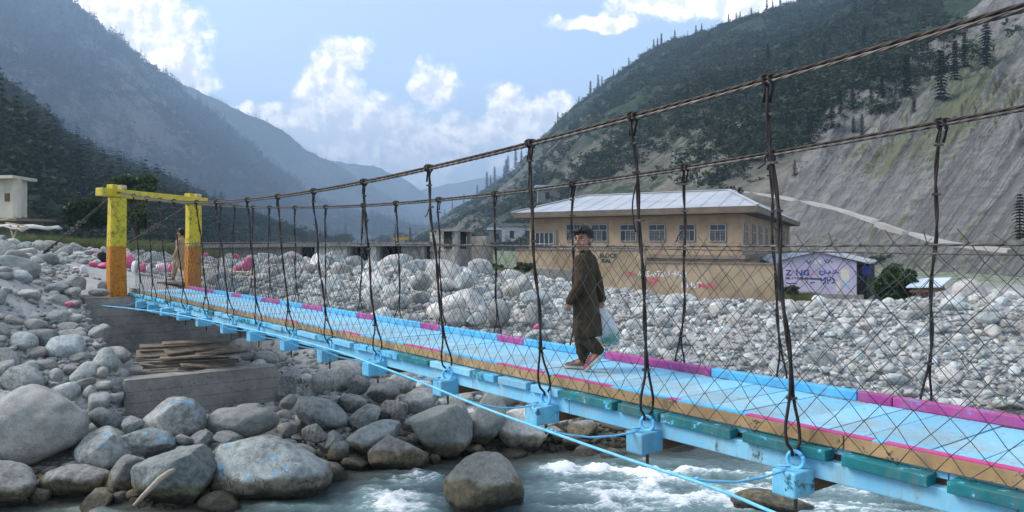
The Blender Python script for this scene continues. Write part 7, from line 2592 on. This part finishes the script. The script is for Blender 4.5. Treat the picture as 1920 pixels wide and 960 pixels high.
boy, W1 = person(bp, yaw1 + R(30), 'boy in dark brown kurta walking on the deck and looking back', J1, ('kurta', 'trouser', 'shoered', 'shoe', True), .0042, R(76), R(2), H=0.985, torso_yaw=R(4))

# the shopping bag in his right hand
bm_ = MB()
rings = []
for k in range(15):
    f = k / 14
    z = .66 - .42 * f
    w = np.interp(f, [0, .1, .25, .5, .75, .92, 1], [.018, .026, .06, .105, .125, .10, .03])
    d = np.interp(f, [0, .1, .25, .5, .75, .92, 1], [.014, .020, .045, .070, .085, .07, .02])
    rings.append([V3(.235 + .02 * f + w * .75 * math.cos(a) * (1 + .10 * math.sin(a * 4 + f * 6)), -.085 - .10 * f + d * 1.25 * math.sin(a) * (1 + .12 * math.sin(a * 3 + 2 + f * 5)), z + .012 * math.sin(a * 5)) for a in [2 * math.pi * q / 28 for q in range(28)]])
bm_.loft(rings)
bm_.v = [W1 @ v for v in bm_.v]
bag = empty('carrier_bag', W1 @ V3(.25, -.15, .25)); tag(bag, 'white and green plastic carrier bag hanging from the boy in brown', 'bag')
bm_.build('sack', M['bag'], bag, smooth=True)
hd_ = MB()
for s_ in (-1, 1):
    hd_.tube([W1 @ V3(.235 + s_ * .012, -.085, .655), W1 @ V3(.222 + s_ * .016, -.055, .69), W1 @ V3(.215, -.035, .655 + .01 * s_)], .006, 6)
hd_.build('handle', M['bag'], bag, smooth=True)

J2 = dict(J1)
J2.update(wrl=(-.175, .09, .70), curll=.3, hairline=.06,
          knl=(-.085, .14, .41), anl=(-.085, .20, .09), toel=(-.085, .32, .03), heell=(-.085, .15, .006), fdl=(0, 1, .0),
          knr=(.085, -.02, .41), anr=(.085, -.16, .12), toer=(.085, -.04, .04), heelr=(.085, -.19, .05), fdr=(0, .95, -.25), gaze=0)
q = P(341, 527, 22.5); q.z = gz(q.x, q.y) + 0.02
person(q, R(78), 'boy in beige kurta walking past the right post of the gate', J2, ('beige', 'beige', 'shoe', 'shoe', False), .009, R(4), 0.0, H=1.05)

# name the loose stones by what they look like and what they lie beside
def stone_labels():
    anchors = [((n[0] + n[2]) / 2, (n[1] + n[3]) / 2, n[6]) for n in NAMED]
    used = {}
    obs = [o for o in COL.objects if o.get('category') == 'stone' and o.get('group', '').startswith('stones ')]
    for o in obs:
        x, y, z = o.location
        px, py = HX + F * x / y, HY - F * z / y
        a = min(anchors, key=lambda k: (k[0] - px) ** 2 + (k[1] - py) ** 2 * 2)
        dx, dy = px - a[0], py - a[1]
        rel = ('right of' if dx > 0 else 'left of') if abs(dx) > abs(dy) * 1.3 else ('below' if dy > 0 else 'above')
        wpx = o.scale[0] / y * F * 2
        size = 'large' if wpx > 46 else 'middling' if wpx > 34 else 'small'
        fl = 'flat' if o.scale[2] / o.scale[0] < .55 else 'rounded' if o.scale[2] / o.scale[0] < .8 else 'chunky'
        tone = 'pale' if 'behind' in o['group'] or 'right' in o['group'] else 'grey'
        anc = ' '.join(a[2].split()[:7])
        lb = '%s %s %s stone %s the %s' % (size, fl, tone, rel, anc)
        k = used.get(lb, 0); used[lb] = k + 1
        if k:
            lb = '%s %s %s stone, %s one %s the %s' % (size, fl, tone, WORDS[min(k, 19)], rel, anc)
        o['label'] = ' '.join(lb.split()[:16])


stone_labels()


# ------------------------------------------------------------------ haze: the moist air that fills the valley
mb = MB().abox(-10500, 10500, -1700, 9000, -8, 760)
m = bpy.data.materials.new('valley_haze')
m.use_nodes = True
nt = m.node_tree
nt.nodes.clear()
pvn = nd(nt, 'ShaderNodeVolumePrincipled', Density=HAZE_DENSITY, Anisotropy=0.1)
pvn.inputs['Color'].default_value = (0.47, 0.68, 0.95, 1)
mo = nt.nodes.new('ShaderNodeOutputMaterial')
nt.links.new(pvn.outputs[0], mo.inputs['Volume'])
hz = mb.build('haze', m)
tag(hz, 'thin blue haze filling the whole valley air', 'haze', kind='stuff')
